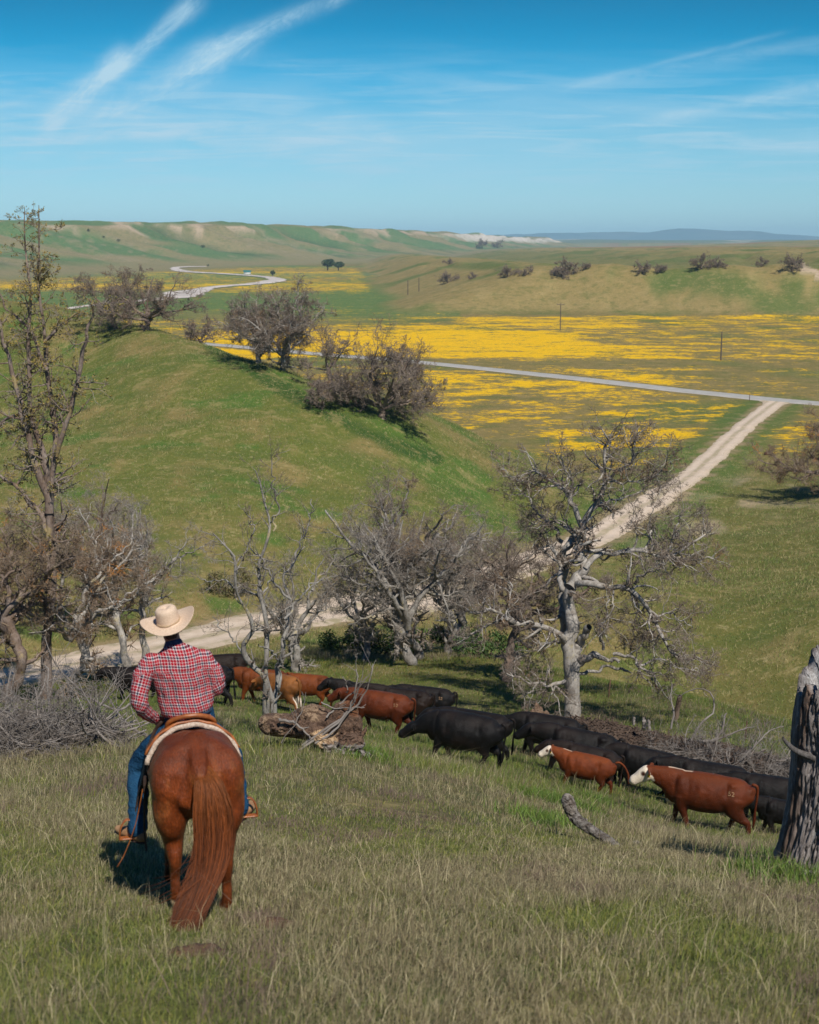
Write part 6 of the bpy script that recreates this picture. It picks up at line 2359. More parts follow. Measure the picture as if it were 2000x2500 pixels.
nt.l(c, nt.bs.inputs['Base Color'])
nt.bs.inputs['Roughness'].default_value = .95
bump(nt, n1, 1.0, .06)
simple_mat('stone', (.34, .30, .26), (.20, .17, .14), 9, .95, .8, .03)
simple_mat('clod', (.14, .075, .045), (.08, .045, .03), 12, 1, .9, .04)
simple_mat('mulch', (.055, .036, .027), (.13, .09, .065), 11, 1, 1, .06)
simple_mat('rust_steel', (.10, .055, .035), (.16, .09, .055), 20, .7, .2, .004)
simple_mat('post_wood', (.10, .065, .045), (.17, .12, .085), 14, .9, .4, .01, stretch=(1, 1, .2))
simple_mat('pole_wood', (.085, .065, .05), (.14, .11, .085), 6, .9, 0)
simple_mat('twig_bleached', (.27, .24, .215), (.15, .125, .105), 2.2, .9, .4, .01)


def ground_frame(p):
    return np.array((p.x, p.y, p.z))


# ---- the dead trunk at the right edge
SB = at(2022, 15.4)
na, nz_ = 260, 220
a = np.linspace(0, 2 * math.pi, na, endpoint=False)
t_ = np.linspace(0, 1, nz_)
A_, T_ = np.meshgrid(a, t_)
hgt = 2.78 + .28 * fbm(a * 2.2, a * 0, 3, 401) + .22 * np.abs(fbm(a * 7, a * 0 + 3, 3, 402)) - .9 * sst(.2, 1, np.cos(a - 3.1)) ** 2 * .6
hgt = hgt + .12 * np.sin(a * 9) * 0
Zt = -.35 + T_ * (hgt[None] + .35)
twist = A_ + .16 * Zt
cxn, cyn = np.cos(twist), np.sin(twist)
furr = np.abs(fbm(cxn * 8.5 + 10, cyn * 8.5 + Zt * .9, 5, 403, .6))
furr2 = np.abs(fbm(cxn * 24 + 4, cyn * 24 + Zt * 3.2, 3, 404))
rbase = .53 * (1 - .05 * sst(0, 1.1, Zt) - .10 * sst(1.6, 2.6, Zt)) + .07 * np.exp(-np.maximum(Zt + .1, 0) / .22) * (1 + .5 * np.cos(A_ * 4 + 1))
rbase = rbase * (1 + .10 * np.cos(A_ * 2 + .6) + .08 * fbm(cxn * 1.5, cyn * 1.5 + Zt * .7, 2, 405))
hollow = sst(.66, .82, fbm(cxn * 1.2 + 5, cyn * 1.2 + Zt * .25, 2, 409) + .4)
r_ = rbase - .042 * (1 - sst(0, .14, furr)) - .028 * (1 - sst(0, .18, furr2)) + .03 * fbm(cxn * 3, cyn * 3 + Zt * 2, 3, 406)
# plates of bark still clinging
bark = sst(.04, .12, fbm(cxn * 1.7 + 2, cyn * 1.7 + Zt * .5, 3, 407))
r_ = r_ + .035 * bark + .02 * bark * fbm(cxn * 9, cyn * 9 + Zt * 5, 3, 408)
lean = .055 * Zt
X_ = r_ * np.cos(A_) + lean + .05 * np.sin(Zt * 1.6)
Y_ = r_ * np.sin(A_)
V = np.stack([X_, Y_, Zt], -1).reshape(-1, 3)
idx = np.arange(na * nz_).reshape(nz_, na)
nx = np.roll(idx, -1, 1)
Fq = np.stack([idx[:-1], nx[:-1], nx[1:], idx[1:]], -1).reshape(-1, 4)
# broken top: a ragged bowl inside the rim
rim = V.reshape(nz_, na, 3)[-1]
ctr = rim.mean(0)
rings = [ctr + (rim - ctr) * f + [0, 0, -d] + .05 * np.stack([fbm(a * 4, a * 0 + q, 3, 410 + q)] * 3, -1) for q, (f, d) in enumerate([(.82, .10), (.55, .38), (.25, .55), (.03, .6)])]
V = np.concatenate([V] + rings)
for q in range(4):
    s0 = (nz_ - 1) * na if q == 0 else nz_ * na + (q - 1) * na
    s1 = nz_ * na + q * na
    i0, i1 = s0 + np.arange(na), s1 + np.arange(na)
    Fq = np.concatenate([Fq, np.stack([i0, np.roll(i0, -1), np.roll(i1, -1), i1], -1)])
colr = np.tile(np.array((.52, .51, .50)), (len(V), 1))
bw = np.concatenate([bark.ravel(), np.zeros(4 * na)])
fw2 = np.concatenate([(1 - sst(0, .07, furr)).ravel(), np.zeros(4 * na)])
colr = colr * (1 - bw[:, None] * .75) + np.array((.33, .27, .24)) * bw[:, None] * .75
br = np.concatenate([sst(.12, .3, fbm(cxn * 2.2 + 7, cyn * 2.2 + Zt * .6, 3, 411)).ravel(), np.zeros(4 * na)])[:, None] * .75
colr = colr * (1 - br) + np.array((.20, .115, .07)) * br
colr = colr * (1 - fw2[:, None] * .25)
dead_t = empty('dead_tree_trunk', SB)
tag(dead_t, 'large weathered grey dead trunk with deep furrows and broken top at the right edge', 'dead tree')
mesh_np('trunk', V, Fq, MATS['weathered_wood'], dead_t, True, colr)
V, Fs = sloft([(-.30, -.2, 1.55), (-.50, -.16, 1.62), (-.60, -.04, 1.70), (-.62, -.06, 1.75)], [.045, .032, .020, .008], sides=9)
mesh_np('branch_stub', V, Fs, MATS['weathered_wood'], dead_t, True, np.tile((.17, .155, .145), (len(V), 1)))


# ---- brush piles
def brush(name, label, c0, c1, width, height, nmain, lmain, rmain, seed, mat, levels, up=0.0, arcs=0, group=None, fine=400):
    rb = np.random.default_rng(seed)
    c0, c1 = ground_frame(c0), ground_frame(c1)
    t = rb.random(nmain)
    c = c0 + (c1 - c0) * t[:, None]
    off = rb.normal(size=(nmain, 2)) * width * .33
    c[:, 0] += off[:, 0]
    c[:, 1] += off[:, 1]
    prof = np.exp(-(off ** 2).sum(1) / (width * .55) ** 2)
    zg = H(c[:, 0], c[:, 1])
    c[:, 2] = zg + rb.random(nmain) ** 1.4 * height * prof + .02
    az = rb.uniform(0, 6.283, nmain)
    el = rb.normal(size=nmain) * .22 + up
    L = lmain * (.4 + rb.random(nmain))
    d = np.stack([np.cos(az) * np.cos(el), np.sin(az) * np.cos(el) * .8, np.sin(el)], -1)
    N = 8
    P = np.empty((nmain, N, 3))
    p = c - d * L[:, None] * .5
    P[:, 0] = p
    cv = rb.normal(size=(nmain, 3)) * .12
    for k in range(1, N):
        d = d + cv + rb.normal(size=(nmain, 3)) * .12
        d /= np.linalg.norm(d, axis=1, keepdims=True)
        p = p + d * (L / (N - 1))[:, None]
        P[:, k] = p
    zg = H(P[..., 0], P[..., 1])
    P[..., 2] = np.maximum(P[..., 2], zg + .01)
    Rr = (rmain * (.4 + rb.random(nmain) ** 2 * 1.4))[:, None] * np.linspace(1, .35, N)[None]
    parts_ = [tubes(P, Rr, 6)]
    cur, cr = P, Rr
    for lv_ in levels:
        cur, cr = grow(rb, cur, cr, **lv_)
        zg = H(cur[..., 0], cur[..., 1])
        cur[..., 2] = np.maximum(cur[..., 2], zg + .01)
        parts_.append(tubes(cur, cr, 3))
    V, Fq = merge(parts_)
    o0 = (c0 + c1) / 2
    o = mesh_np(name, V - o0, Fq, MATS[mat])
    o.location = o0
    return tag(o, label, 'brush pile', group)


BL = lambda n1, n2, l1=.45: [dict(nper=n1, tlo=.1, thi=1, lenr=l1, angle=45, wig=.2, up=0, N=6, rr=.55, minr=.006, droop=.05),
                            dict(nper=n2, tlo=.1, thi=1, lenr=.5, angle=45, wig=.22, up=0, N=4, rr=.6, minr=.0045)]
brush('brush_pile', 'big heap of dead grey branches on the grass left of the rider', at(-60, 24.6), at(255, 26.2), 1.15, .60, 300, 1.6, .019, 51, 'twig_bleached', BL(7, 5), group=None)
brush('brush_pile', 'tangle of bleached branches at the left edge, behind the bigger heap', at(-90, 31), at(130, 33), 1.0, .65, 45, 1.9, .024, 52, 'twig_bleached', BL(5, 3), up=.12)
# rotten litter beneath the near heap


def mound(name, label, cat, line, width, height, mat, seed, kind=None, nchips=0):
    rb = np.random.default_rng(seed)
    L_ = np.array([ground_frame(p)[:2] for p in line])
    lo, hi = L_.min(0) - width, L_.max(0) + width
    nx_, ny_ = 150, 60
    xs, ys = np.meshgrid(np.linspace(lo[0], hi[0], nx_), np.linspace(lo[1], hi[1], ny_))
    dense = smooth_line(L_, 10) if len(L_) > 2 else np.linspace(L_[0], L_[1], 30)
    d = line_dist(np.repeat(dense, 2, 0), xs.ravel(), ys.ravel()).reshape(xs.shape)
    d = d + width * .35 * fbm(xs / width * 1.3, ys / width * 1.3, 3, seed)
    h = height * (1 - sst(width * .15, width, d)) * (1 + .5 * fbm(xs * 1.6, ys * 1.6, 4, seed + 1))
    zz = H(xs, ys) + h - .05 + .04 * fbm(xs * 7, ys * 7, 3, seed + 2) * (h > .02)
    zz = np.where(d > width, zz - .25, zz)
    idx = np.arange(xs.size).reshape(xs.shape)
    Fq = np.stack([idx[:-1, :-1], idx[:-1, 1:], idx[1:, 1:], idx[1:, :-1]], -1).reshape(-1, 4)
    V = np.stack([xs, ys, zz], -1).reshape(-1, 3)
    parts_ = [(V, Fq)]
    if nchips:
        k = rb.integers(0, len(dense), nchips)
        px_ = dense[k, 0] + rb.normal(size=nchips) * width * .42
        py_ = dense[k, 1] + rb.normal(size=nchips) * width * .42
        jx = np.clip(((px_ - lo[0]) / (hi[0] - lo[0]) * (nx_ - 1)).astype(int), 0, nx_ - 1)
        jy = np.clip(((py_ - lo[1]) / (hi[1] - lo[1]) * (ny_ - 1)).astype(int), 0, ny_ - 1)
        pz_ = zz[jy, jx] + .02
        c_ = np.stack([px_, py_, pz_], -1)
        d_ = rb.normal(size=(nchips, 3)) * [1, 1, .3]
        d_ /= np.linalg.norm(d_, axis=1, keepdims=True)
        ln = .05 + .22 * rb.random((nchips, 1)) ** 2
        P = np.stack([c_ - d_ * ln, c_ + d_ * ln], 1)
        parts_.append(tubes(P, np.full((nchips, 2), .012) + .012 * rb.random((nchips, 1)), 4))
    V, Fq = merge(parts_)
    o0 = V[:nx_ * ny_].mean(0)
    o = mesh_np(name, V - o0, Fq, MATS[mat])
    o.location = o0
    return tag(o, label, cat, kind=kind)


mound('mulch_heap', 'dark brown heap of wood litter between the black cattle and the tall lone oak', 'wood litter', [at(1440, 43.2), at(1560, 41), at(1720, 39.3), at(1880, 37.5)], 1.7, .34, 'mulch', 71, nchips=2600)
mound('wood_litter', 'brown rotten litter lying under the heap of grey branches on the left', 'wood litter', [at(-80, 25), at(90, 25.4), at(260, 26.6)], .85, .20, 'mulch', 76, nchips=900)
brush('brush_pile', 'long low tangle of grey dead branches behind the last cattle at the right', at(1640, 39.0), at(1990, 36.0), 1.35, .5, 230, 1.5, .017, 53, 'twig_bleached', BL(6, 5), up=.05)


def sticks(name, label, lines, mat, cat, sides=8, group=None, twigs=None, seed=5):
    """one dead branch or snag: a few joined limbs given in photo pixels at a depth"""
    rb = np.random.default_rng(seed)
    P, Rr = [], []
    for pts, y, dd, r0, r1 in lines:
        q = pixpoly([(u * 1.1594, v * 1.1594) for u, v in pts], y, np.linspace(dd[0], dd[1], len(pts)))
        p, r = resample(q, list(np.linspace(r0, r1, len(q))), 14)
        P.append(p)
        Rr.append(r)
    P, Rr = np.array(P), np.array(Rr)
    P[:, 1:-1] += rb.normal(size=P[:, 1:-1].shape) * .008
    o0 = P[0, 0].copy()
    parts_ = [tubes(P - o0, Rr, sides)]
    if twigs:
        g, gr2 = grow(rb, P - o0, Rr, nper=twigs, tlo=.2, thi=1, lenr=.35, angle=45, wig=.2, up=.04, N=6, rr=.5, minr=.005)
        parts_.append(tubes(g, gr2, 4))
        g2 = grow(rb, g, gr2, nper=3, tlo=.2, thi=1, lenr=.5, angle=45, wig=.2, up=.02, N=4, rr=.6, minr=.004)
        parts_.append(tubes(g2[0], g2[1], 3))
    V, Fq = merge(parts_)
    o = mesh_np(name, V, Fq, MATS[mat])
    o.location = o0
    return tag(o, label, cat, group)


yb = at(1430 * 1.1594, 39.5).y
sticks('dead_branch', 'thin grey dead stem standing upright in the wood litter beside the leaning fence post', [([(1413, 1535), (1418, 1500), (1413, 1468), (1416, 1440)], 40.5, (0, .2), .035, .015)], 'twig_bleached', 'branch', twigs=3, seed=61)
sticks('dead_branch', 'grey dead branch arching like a hoop over the brush behind the cattle', [([(1455, 1560), (1478, 1520), (1502, 1500), (1500, 1465), (1480, 1450), (1450, 1455), (1428, 1470)], 39.5, (0, .5), .035, .010)], 'twig_bleached', 'branch', twigs=3, seed=62)
sticks('dead_branch', 'twisted dark grey branch standing up from the brush behind the last cattle', [([(1470, 1560), (1500, 1560), (1520, 1540), (1525, 1510), (1530, 1502)], 38.6, (0, .2), .05, .02), ([(1500, 1562), (1540, 1545), (1570, 1535), (1590, 1530)], 38.6, (0, -.3), .035, .012)], 'twig_bleached', 'branch', twigs=4, seed=63)
sticks('dead_branch', 'grey branch beside the dead trunk, fanning out over the brush', [([(1560, 1600), (1590, 1570), (1620, 1540), (1650, 1530)], 37.2, (0, .2), .03, .010), ([(1585, 1575), (1600, 1545), (1590, 1520)], 37.2, (0, .2), .02, .008)], 'twig_bleached', 'branch', twigs=6, seed=64)
for (dx, v0, v1, y, r, lab) in [(1357, 1530, 1512, 40.6, .07, 'short pale stub in the wood litter, left of the leaning fence post'), (1367, 1532, 1516, 40.4, .055, 'second pale stub, touching the short one in the wood litter'),
                                (1335, 1520, 1510, 41.2, .045, 'smallest stub sticking out of the wood litter')]:
    sticks('stub', lab, [([(dx, v0 + 6), (dx, v1)], y, (0, 0), r, r * .8)], 'twig_bleached', 'stub', sides=8, seed=dx)
# branches reaching out of the left heap
sticks('dead_branch', 'pale crooked branch rising from the left heap, in front of the left black cow', [([(245, 1500), (275, 1482), (292, 1462), (288, 1440), (280, 1428)], 27.5, (0, .2), .028, .008), ([(245, 1500), (235, 1480), (228, 1468)], 27.5, (0, .1), .018, .006)], 'twig_bleached', 'branch', twigs=2, seed=65)
sticks('dead_branch', 'grey forked branch standing up from the left heap near the dark trunk', [([(112, 1500), (102, 1470), (100, 1440), (102, 1410), (88, 1398)], 27.0, (0, .2), .03, .010), ([(112, 1500), (122, 1475), (118, 1455)], 27, (0, -.2), .02, .006)], 'twig_bleached', 'branch', twigs=4, seed=66)
sticks('dead_branch', 'long pale branch pointing right from the left heap to the rider', [([(180, 1560), (230, 1545), (270, 1538), (318, 1520)], 25.8, (0, .4), .045, .014), ([(230, 1556), (262, 1580), (290, 1602)], 25.2, (0, -.6), .022, .008)], 'twig_bleached', 'branch', twigs=4, seed=67)

# ---- the fallen log with its torn root plate
LB = G(811, 1838)
rl = np.random.default_rng(77)
S_ = .0093        # metres per display pixel there


def LP_(dx, dz, dy=0.0):
    """offset from the foot of the root plate: display pixels right, up; metres deeper"""
    return (LB.x + dx * S_, LB.y + dy, LB.z + dz * S_ + dy * -.30)


logp = [sloft([LP_(-128, 55, .55), LP_(-95, 52, .45), (LP_(-60, 50, .35)), LP_(-25, 45, .2)], [.20, .21, .22, .24], sides=18),
        sloft([LP_(-75, 62, .4), LP_(-40, 72, .35), LP_(-5, 60, .2)], [.15, .22, .18], sides=14),
        sloft([LP_(20, 20, .1), LP_(22, 60, .1), LP_(28, 95, .12)], [.34, .30, .20], [.16, .15, .10], lat=(1, .1, 0), sides=18),
        ball(LP_(-15, 25, -.05), (.20, .15, .15)), ball(LP_(38, 20, -.12), (.24, .16, .17)), ball(LP_(-2, 8, -.18), (.12, .10, .15)), ball(LP_(22, 2, -.15), (.25, .14, .08)),
        ball(LP_(48, 55, .05), (.10, .12, .22)), sloft([LP_(45, 30, -.1), LP_(60, 40, -.12), LP_(66, 56, -.1)], [.06, .045, .015], sides=8),
        sloft([LP_(35, 8, -.1), LP_(62, -2, -.15), LP_(75, -4, -.1)], [.08, .055, .03], sides=8)]
V, Fs = organic(logp, .020, 2)
x, y, z = (V - np.array(LB)).T
nzz = fbm(x * 5 + y * 3, z * 6, 4, 421)
ridg = np.abs(fbm(x * 9 + y * 5, z * 11 - x * 3, 3, 422))
cen = V.mean(0)
dirn = V - np.array([np.clip(V[:, 0], -1e9, 1e9), np.full(len(V), LB.y + .15), np.full(len(V), LB.z + .3)]).T
dirn[:, 0] = 0
dirn[:, 2] = z - .3
dirn /= np.linalg.norm(dirn, axis=1, keepdims=True) + 1e-6
V = V + dirn * (.05 * nzz - .05 * (1 - sst(0, .12, ridg)))[:, None] + rl.normal(size=V.shape) * .004
colr = np.tile(np.array((.19, .115, .075)), (len(V), 1))


def pt(w, c_):
    w = np.clip(w, 0, 1)[:, None]
    colr[:] = colr * (1 - w) + np.array(c_) * w


pt(sst(-.05, .3, fbm(x * 4, z * 5, 3, 423)) * .8, (.46, .32, .20))
pt(sst(.05, .3, fbm(x * 3 + 5, z * 4, 3, 424)) * (x > -.1) * .8, (.27, .10, .035))
pt((np.hypot((x + .13) / .24, (z - .30) / .13) < 1 + .4 * nzz) * (y < .1) * 1.0, (.66, .46, .27))
pt((z < .22 + .1 * nzz) * (x > -.15) * .9, (.36, .33, .31))
o0 = np.array(LB)
log = empty('fallen_log', LB)
tag(log, 'fallen rotten brown log with torn root plate lying between rider and branded red cow', 'fallen log')
mesh_np('log', V - o0, Fs, MATS['rotten_wood'], log, True, colr)
bp_, br_ = [], []
for k, (pts, r0, r1) in enumerate([([(-70, 0, -.1), (-30, 28, -.1), (10, 60, -.1), (40, 95, 0), (52, 130, 0), (60, 168, 0)], .026, .007),
                                   ([(-55, 15, -.05), (0, 55, -.05), (30, 78, 0), (52, 100, 0), (75, 150, .0), (78, 175, .1)], .026, .007),
                                   ([(-30, 20, -.15), (5, 45, -.15), (35, 90, -.1), (48, 140, -.1), (46, 165, 0)], .022, .010),
                                   ([(-10, 70, 0), (30, 110, .1), (55, 130, .1), (66, 150, .1)], .018, .006),
                                   ([(-95, 20, -.1), (-70, 55, -.1), (-55, 85, 0), (-48, 120, 0)], .012, .004),
                                   ([(-100, 66, .2), (-75, 60, .1), (-55, 48, 0), (-40, 30, -.1)], .03, .014),
                                   ([(-20, 100, .1), (10, 88, 0), (40, 92, -.1), (62, 90, 0)], .014, .006),
                                   ([(30, 118, .1), (28, 140, .1), (20, 150, .1)], .012, .006)]):
    p, r = resample([np.array(LP_(*q)) - o0 for q in pts], list(np.linspace(r0, r1, len(pts))), 14)
    p[1:-1] += rl.normal(size=(12, 3)) * .012
    bp_.append(p)
    br_.append(r)
P, Rr = np.array(bp_), np.array(br_)
g, g2 = grow(rl, P, Rr, nper=4, tlo=.3, thi=1, lenr=.3, angle=35, wig=.15, up=.05, N=6, rr=.5, minr=.005)
V, Fq = merge([tubes(P, Rr, 7), tubes(g, g2, 4)])
mesh_np('branches', V, Fq, MATS['twig_bleached'], log)

# ---- the short broken log on the near grass
g0 = G(1445, 2056)
S2 = .0068
o0 = np.array(g0)


def q2(dx, dz, dy=0):
    return (g0.x + dx * S2, g0.y + dy, g0.z + dz * S2)


lp = [sloft([q2(-46, 78, .16), q2(-42, 66, .14), q2(-33, 46, .10), q2(-18, 33, .06), q2(6, 20, 0), q2(30, 6, -.04), q2(50, -6, -.06)], [.085, .092, .080, .074, .060, .066, .040], sides=14),
      sloft([q2(-22, 30, .04), q2(-10, 44, .02)], [.045, .02], sides=8)]
V, Fs = organic(lp, .011, 2)
x, y, z = (V - o0).T
rid = np.abs(fbm(x * 16 + z * 10, y * 22 + z * 3, 3, 431))
V = V + (rl.normal(size=V.shape) * .002) + np.stack([0 * x, -1 + 0 * x, 0 * x], -1) * (-.02 * (1 - sst(0, .12, rid)) + .02 * fbm(x * 9, z * 9, 3, 432))[:, None] * (y < .15)[:, None]
colr = np.tile(np.array((.27, .245, .22)), (len(V), 1))
pt(sst(.05, .12, .13 - rid) * (z > .15) * .85, (.05, .04, .035))
pt(sst(-.1, .3, fbm(x * 6, z * 6, 3, 433)) * .5, (.36, .30, .24))
o = mesh_np('broken_log', V - o0, Fs, MATS['rotten_wood'], None, True, colr)
o.location = o0
tag(o, 'short broken grey log with one end sticking up, alone on the near grass', 'log')

# ---- torn stump behind the cattle
g0 = at(1312, 43.5)
o0 = np.array(g0)
lp = []
for k in range(9):
    dx = rl.uniform(-.45, .45)
    h_ = rl.uniform(.3, .75)
    lp.append(sloft([(g0.x + dx, g0.y + rl.uniform(-.2, .2), g0.z - .1), (g0.x + dx * 1.1, g0.y, g0.z + h_)], [.13, .05], sides=8))
V, Fs = organic(lp, .03, 2)
colr = np.tile(np.array((.26, .17, .11)), (len(V), 1))
o = mesh_np('torn_stump', V - o0, Fs, MATS['rotten_wood'], None, True, colr)
o.location = o0
tag(o, 'splintered brown stump just left of the tall lone oak, above the black cattle', 'stump')


# ---- posts and poles
def post(name, label, u, vtop, y, r, mat, group, lean=(0, 0), square=False, cat='fence post', cap=False):
    g = at(u, y)
    top = zfrom(vtop, g.y)
    h = top - g.z
    root = g
    if square:
        V, Fs = sloft([(0, 0, -.4), (lean[0] * h * .5, 0, h * .5), (lean[0] * h, lean[1] * h, h)], [r, r, r * .95], sides=10, n=10)
    else:
        # steel T section
        V, Fs = merge_any([eloft([(0, 0, -.4), (lean[0] * h, lean[1] * h, h)], [r, r], [r * .3, r * .3], sides=6), eloft([(0, -r * .6, -.4), (lean[0] * h, lean[1] * h - r * .6, h)], [r * .3, r * .3], [r * .6, r * .6], sides=6)])
    o = mesh_np(name, V, Fs, MATS[mat])
    o.location = root
    return tag(o, label, cat, group)


FP = 'old fence posts on the bank behind the herd'
post('fence_post', 'thin rusty steel fence post nearest to the tall lone oak', 1484, 1660, 50, .025, 'rust_steel', FP, (.12, 0))
post('fence_post', 'thick dark wooden fence post leaning right of the upright dead stem', 1648, 1700, 45.5, .085, 'post_wood', FP, (.18, 0), True)
post('fence_post', 'thin rusty steel fence post beyond the brush, closest to the dead trunk', 1818, 1760, 42, .022, 'rust_steel', FP, (.06, 0))


def pole(label, u, vb, vt, cross=True, r=.14):
    g = G(u, vb, 200)
    h = zfrom(vt, g.y) - g.z
    root = empty('utility_pole', g)
    tag(root, label, 'utility pole', 'utility poles across the valley')
    V, Fs = sloft([(0, 0, -1), (0, 0, h * .5), (0, 0, h)], [r * 1.2, r, r * .8], sides=8)
    mesh_np('pole', V, Fs, MATS['pole_wood'], root)
    if cross:
        V, Fs = eloft([(-1.2, 0, h - .5), (1.2, 0, h - .5)], [.08, .08], [.09, .09], lat=(0, 1, 0), sides=6)
        mesh_np('crossarm', V, Fs, MATS['pole_wood'], root)
        for q_ in (-1.05, -.4, .4, 1.05):
            V, Fs = ball((q_, 0, h - .3), (.1, .1, .16), 8)
            mesh_np('insulator', V, Fs, MATS['twig_bleached'], root)
    return root


pole('tallest dark utility pole, standing alone in the yellow flowers at the right', 1760, 880, 810, False, .17)
pole('utility pole with a pale crossarm in front of the far mesa', 1368, 806, 740, True, .15)
pole('utility pole at the left foot of the far mesa, right one of two', 1023, 712, 678, False, .2)
pole('utility pole at the left foot of the far mesa, left one of two', 996, 720, 684, False, .2)
g = G(1830, 978, 200)
V, Fs = eloft([(0, 0, -.3), (0, 0, 1.1)], [.06, .06], [.05, .05], sides=8)
o = mesh_np('marker_post', V, Fs, MATS['rust_steel'])
o.location = g
tag(o, 'little dark marker post where the dirt road meets the paved road', 'post')
# shed beside the riverbed
g = G(604, 669, 300)
shed = empty('shed', g)
tag(shed, 'tiny white shed with teal roof beside the white riverbed', 'shed')
simple_mat('white_paint', (.75, .75, .73), (.65, .65, .63), 1, .6, 0)
simple_mat('teal_roof', (.02, .16, .17), (.03, .20, .20), 1, .5, 0)
V = np.array([(x_, y_, z_) for z_ in (-.5, 2.2) for (x_, y_) in ((-3, -2), (3, -2), (3, 2), (-3, 2))] + [(-3, 0, 3.2), (3, 0, 3.2)], float)
mesh_np('wall', V, [np.array([[0, 1, 5, 4], [1, 2, 6, 5], [2, 3, 7, 6], [3, 0, 4, 7]]), np.array([[4, 8, 7], [5, 6, 9]])], MATS['white_paint'], shed, False)
V = np.array([(-3.4, -2.5, 2.0), (3.4, -2.5, 2.0), (3.4, 0, 3.3), (-3.4, 0, 3.3), (3.4, 2.5, 2.0), (-3.4, 2.5, 2.0)], float)
V = np.concatenate([V, V + [0, 0, .12]])
mesh_np('roof', V, [np.array([[0, 1, 2, 3], [3, 2, 4, 5], [6, 7, 8, 9], [9, 8, 10, 11], [0, 1, 7, 6], [5, 4, 10, 11], [1, 2, 8, 7], [0, 3, 9, 6], [2, 4, 10, 8], [3, 5, 11, 9]])], MATS['teal_roof'], shed, False)


def rock(label, u, v, w, h, seed, mat='stone', name='rock', cat='rock', group=None, ymin=3):
    g = G(u, v, ymin)
    V, Fs = ball((0, 0, 0), 1, 18)
    r_ = 1 + .35 * fbm(V[:, 0] * 2 + seed, V[:, 1] * 2 + V[:, 2] * 1.7, 3, seed)
    V = V * r_[:, None] * [w, w * .8, h]
    o = mesh_np(name, V, Fs, MATS[mat])
    o.location = g
    return tag(o, label, cat, group)


rock('pale stone just right of the torn root plate of the fallen log', 912, 1846, .17, .12, 1)
rock('small grey stone touching the right foot of the root plate', 872, 1845, .12, .09, 2)
rock('pale stone where the shade of the dead trunk ends', 1836, 2100, .12, .08, 3)
rock('pale stone at the foot of the dead trunk on the right edge', 1983, 2150, .17, .10, 4)
rock('dark clod in the grass below the dead trunk', 1865, 2198, .09, .06, 5, 'clod', 'clod', 'clod')
rock('small dark stone right of the short broken log', 1555, 2062, .07, .05, 6)
rock('reddish brown earth mound in the grass right of the horse tail', 672, 2262, .13, .05, 7, 'clod', 'earth_mound', 'mound')
rock('reddish brown earth patch directly below the horse tail', 480, 2330, .16, .04, 8, 'clod', 'earth_mound', 'mound')
rock('dark dead bush in the flowers right of the dirt road', 1876, 1110, .55, .5, 9, 'clod', 'dead_bush', 'bush', ymin=60)
# eroded cream bank at the right end of the mesa
# ---- green shrubs under the grove
simple_mat('leaf_green', (0.035, 0.075, 0.018), (0.08, 0.13, 0.03), 2.5, 0.8, 0)
simple_mat('leaf_sage', (0.12, 0.13, 0.045), (0.17, 0.13, 0.06), 2.5, 0.8, 0)


def shrub(label, u, vb, w, h, y, seed, mat, group=None, n=3500):
    b = at(u, y)
    o = round_tree('shrub', label, u, vb, 20, 10, seed, 'shrub', group, nleaf=10)
    for ch in list(o.children):
        bpy.data.objects.remove(ch)
    o.location = b
    rs = np.random.default_rng(seed)
    K = n
    cs = np.stack([rs.uniform(-.38, .38, 14) * w, rs.uniform(-.3, .3, 14) * w * .7, rs.uniform(.15, .7, 14) * h], -1)
    j = rs.integers(0, 14, K)
    dd = rs.normal(size=(K, 3))
    dd /= np.linalg.norm(dd, axis=1, keepdims=True)
    c = cs[j] + dd * (.26 * min(w, h * 1.3) * (.5 + .5 * rs.random(K)))[:, None]
    c[:, 2] = np.abs(c[:, 2])
    a_ = rs.normal(size=(K, 3))
    a_ /= np.linalg.norm(a_, axis=1, keepdims=True)
    e = np.cross(a_, rs.normal(size=(K, 3)))
    e /= np.linalg.norm(e, axis=1, keepdims=True)
    s = .055 * (.5 + rs.random((K, 1)))
    V = np.stack([c - a_ * s, c + e * s * .6, c + a_ * s, c - e * s * .6], 1).reshape(-1, 3)
    mesh_np('foliage', V, np.arange(K * 4).reshape(K, 4), MATS[mat], o)
    st = [([(0, 0, -.2), (cs[q, 0] * .5, cs[q, 1] * .5, cs[q, 2] * .6), tuple(cs[q])], [.04, .025, .01]) for q in range(8)]
    P = np.array([resample(p, r, 6)[0] for p, r in st])
    Rr = np.array([resample(p, r, 6)[1] for p, r in st])
    V, Fq = tubes(P, Rr, 5)
    mesh_np('stem', V, Fq, MATS['bark_brown'], o)
    return o


SG = 'green shrubs around the grove'
shrub('dark green shrub behind the twin whitish trunk of the middle grove', 960, 1600, 3.6, 1.5, 64, 901, 'leaf_green', SG)
shrub('dark green shrub left of the middle grove, under the slim bare oak', 850, 1600, 3.0, 1.3, 65, 902, 'leaf_green', SG)
shrub('dark green shrub between the middle grove and the dark leaning oak', 1195, 1600, 3.4, 1.5, 62, 903, 'leaf_green', SG)
shrub('dark green shrub at the right end of the middle grove', 1110, 1600, 2.6, 1.2, 68, 904, 'leaf_green', SG)
shrub('olive shrub on the far verge of the dirt road, right of the cowboy hat', 555, 1520, 3.0, 1.7, 82, 905, 'leaf_sage', SG)
print('dead wood %.1fs' % (time.time() - T0))
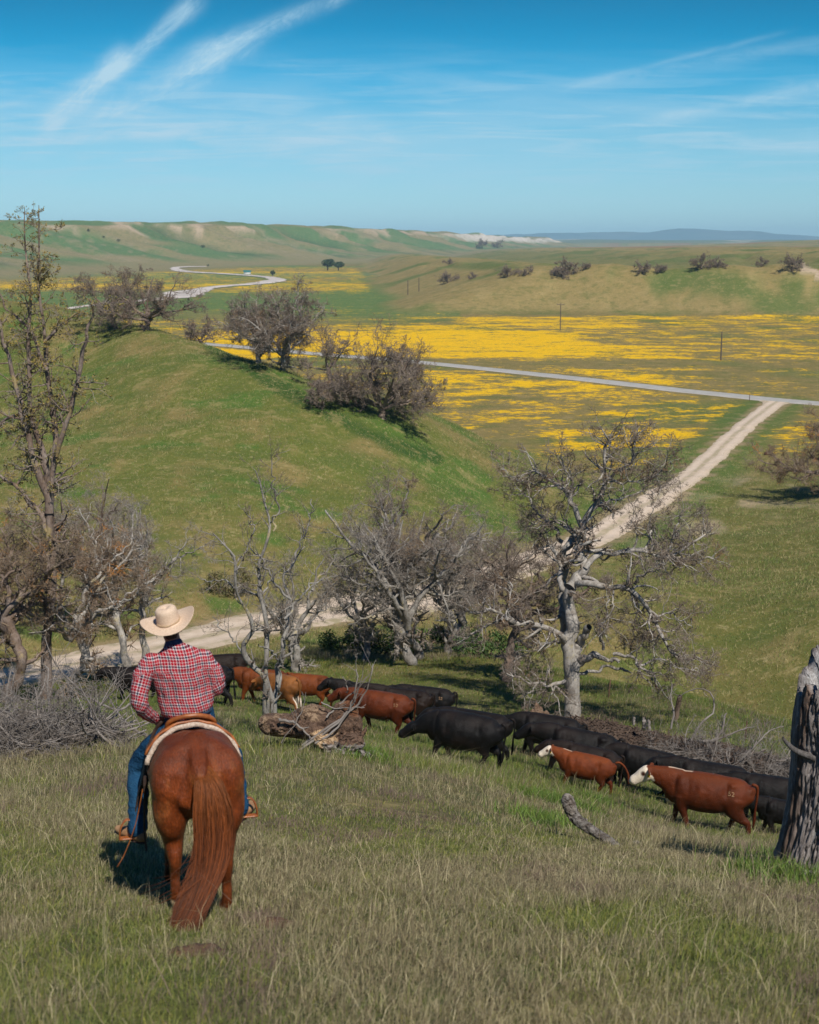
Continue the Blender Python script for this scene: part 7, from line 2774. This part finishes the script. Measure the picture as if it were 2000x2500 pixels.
# ------------------------------------------------------------------ distant mountains
def mountains(name, y0, prof, depth, seed, mat):
    us = np.linspace(-1600, 3600, 700)
    top = np.interp(us, [p[0] for p in prof], [p[1] for p in prof])
    top = top + 3.0 * fbm(us / 60, us * 0, 4, seed)
    zt_ = np.array([zfrom(t, y0) for t in top])
    xs = (us - 1000) / F * y0 * math.cos(TH) * 1.035
    rows = []
    for k, (f, dy) in enumerate([(0, -depth), (.35, -depth * .6), (.62, -depth * .35), (.86, -depth * .15), (1, 0), (.6, depth * .5), (0, depth)]):
        nz = fbm(xs / (y0 * .02) + k * 3.3, xs * 0 + k, 4, seed + 5)
        rows.append(np.stack([xs, y0 + dy + nz * depth * .25 * (0 < k < 6), -45 + (zt_ + 45) * f], -1))
    V = np.array(rows)
    idx = np.arange(V.shape[0] * V.shape[1]).reshape(V.shape[:2])
    Fq = np.stack([idx[:-1, :-1], idx[:-1, 1:], idx[1:, 1:], idx[1:, :-1]], -1).reshape(-1, 4)
    return tag(mesh_np(name, V.reshape(-1, 3), Fq, mat), kind='structure')


simple_mat('mountain', (0.025, 0.05, 0.055), (0.06, 0.075, 0.07), 0.0012, 0.95, 0.3, 60, lo=.4, hi=.6)
mountains('mountains', 17000, [(-1600, 585), (600, 590), (1100, 578), (1250, 571), (1400, 569), (1560, 566), (1600, 561), (1630, 558), (1720, 562), (1800, 565), (1950, 577), (2050, 584), (2400, 575), (3600, 585)], 1200, 301, MATS['mountain'])
mountains('hills', 9500, [(-1600, 600), (900, 600), (1150, 592), (1400, 593), (1700, 591), (1850, 589), (2000, 584), (2300, 582), (3600, 600)], 700, 331, MATS['mountain'])
# ------------------------------------------------------------------ air
hz = bpy.data.meshes.new('haze')
bm = bmesh.new()
bmesh.ops.create_cube(bm, size=1)
bm.to_mesh(hz)
bm.free()
haze = bpy.data.objects.new('haze', hz)
COL.objects.link(haze)
haze.scale = (42000, 22500, 250)
haze.location = (0, 10500, 75)
tag(haze, kind='stuff')
m = bpy.data.materials.new('haze')
m.use_nodes = True
nt = NT(m.node_tree)
out = nt.n('ShaderNodeOutputMaterial')
pv = nt.n('ShaderNodeVolumePrincipled')
pv.inputs['Color'].default_value = (0.50, 0.82, 1.0, 1)
pv.inputs['Density'].default_value = HAZE
pv.inputs['Anisotropy'].default_value = -0.25
nt.l(pv.outputs[0], out.inputs['Volume'])
hz.materials.append(m)
haze.visible_shadow = True
print('all built %.1fs, objects %d' % (time.time() - T0, len(bpy.data.objects)))
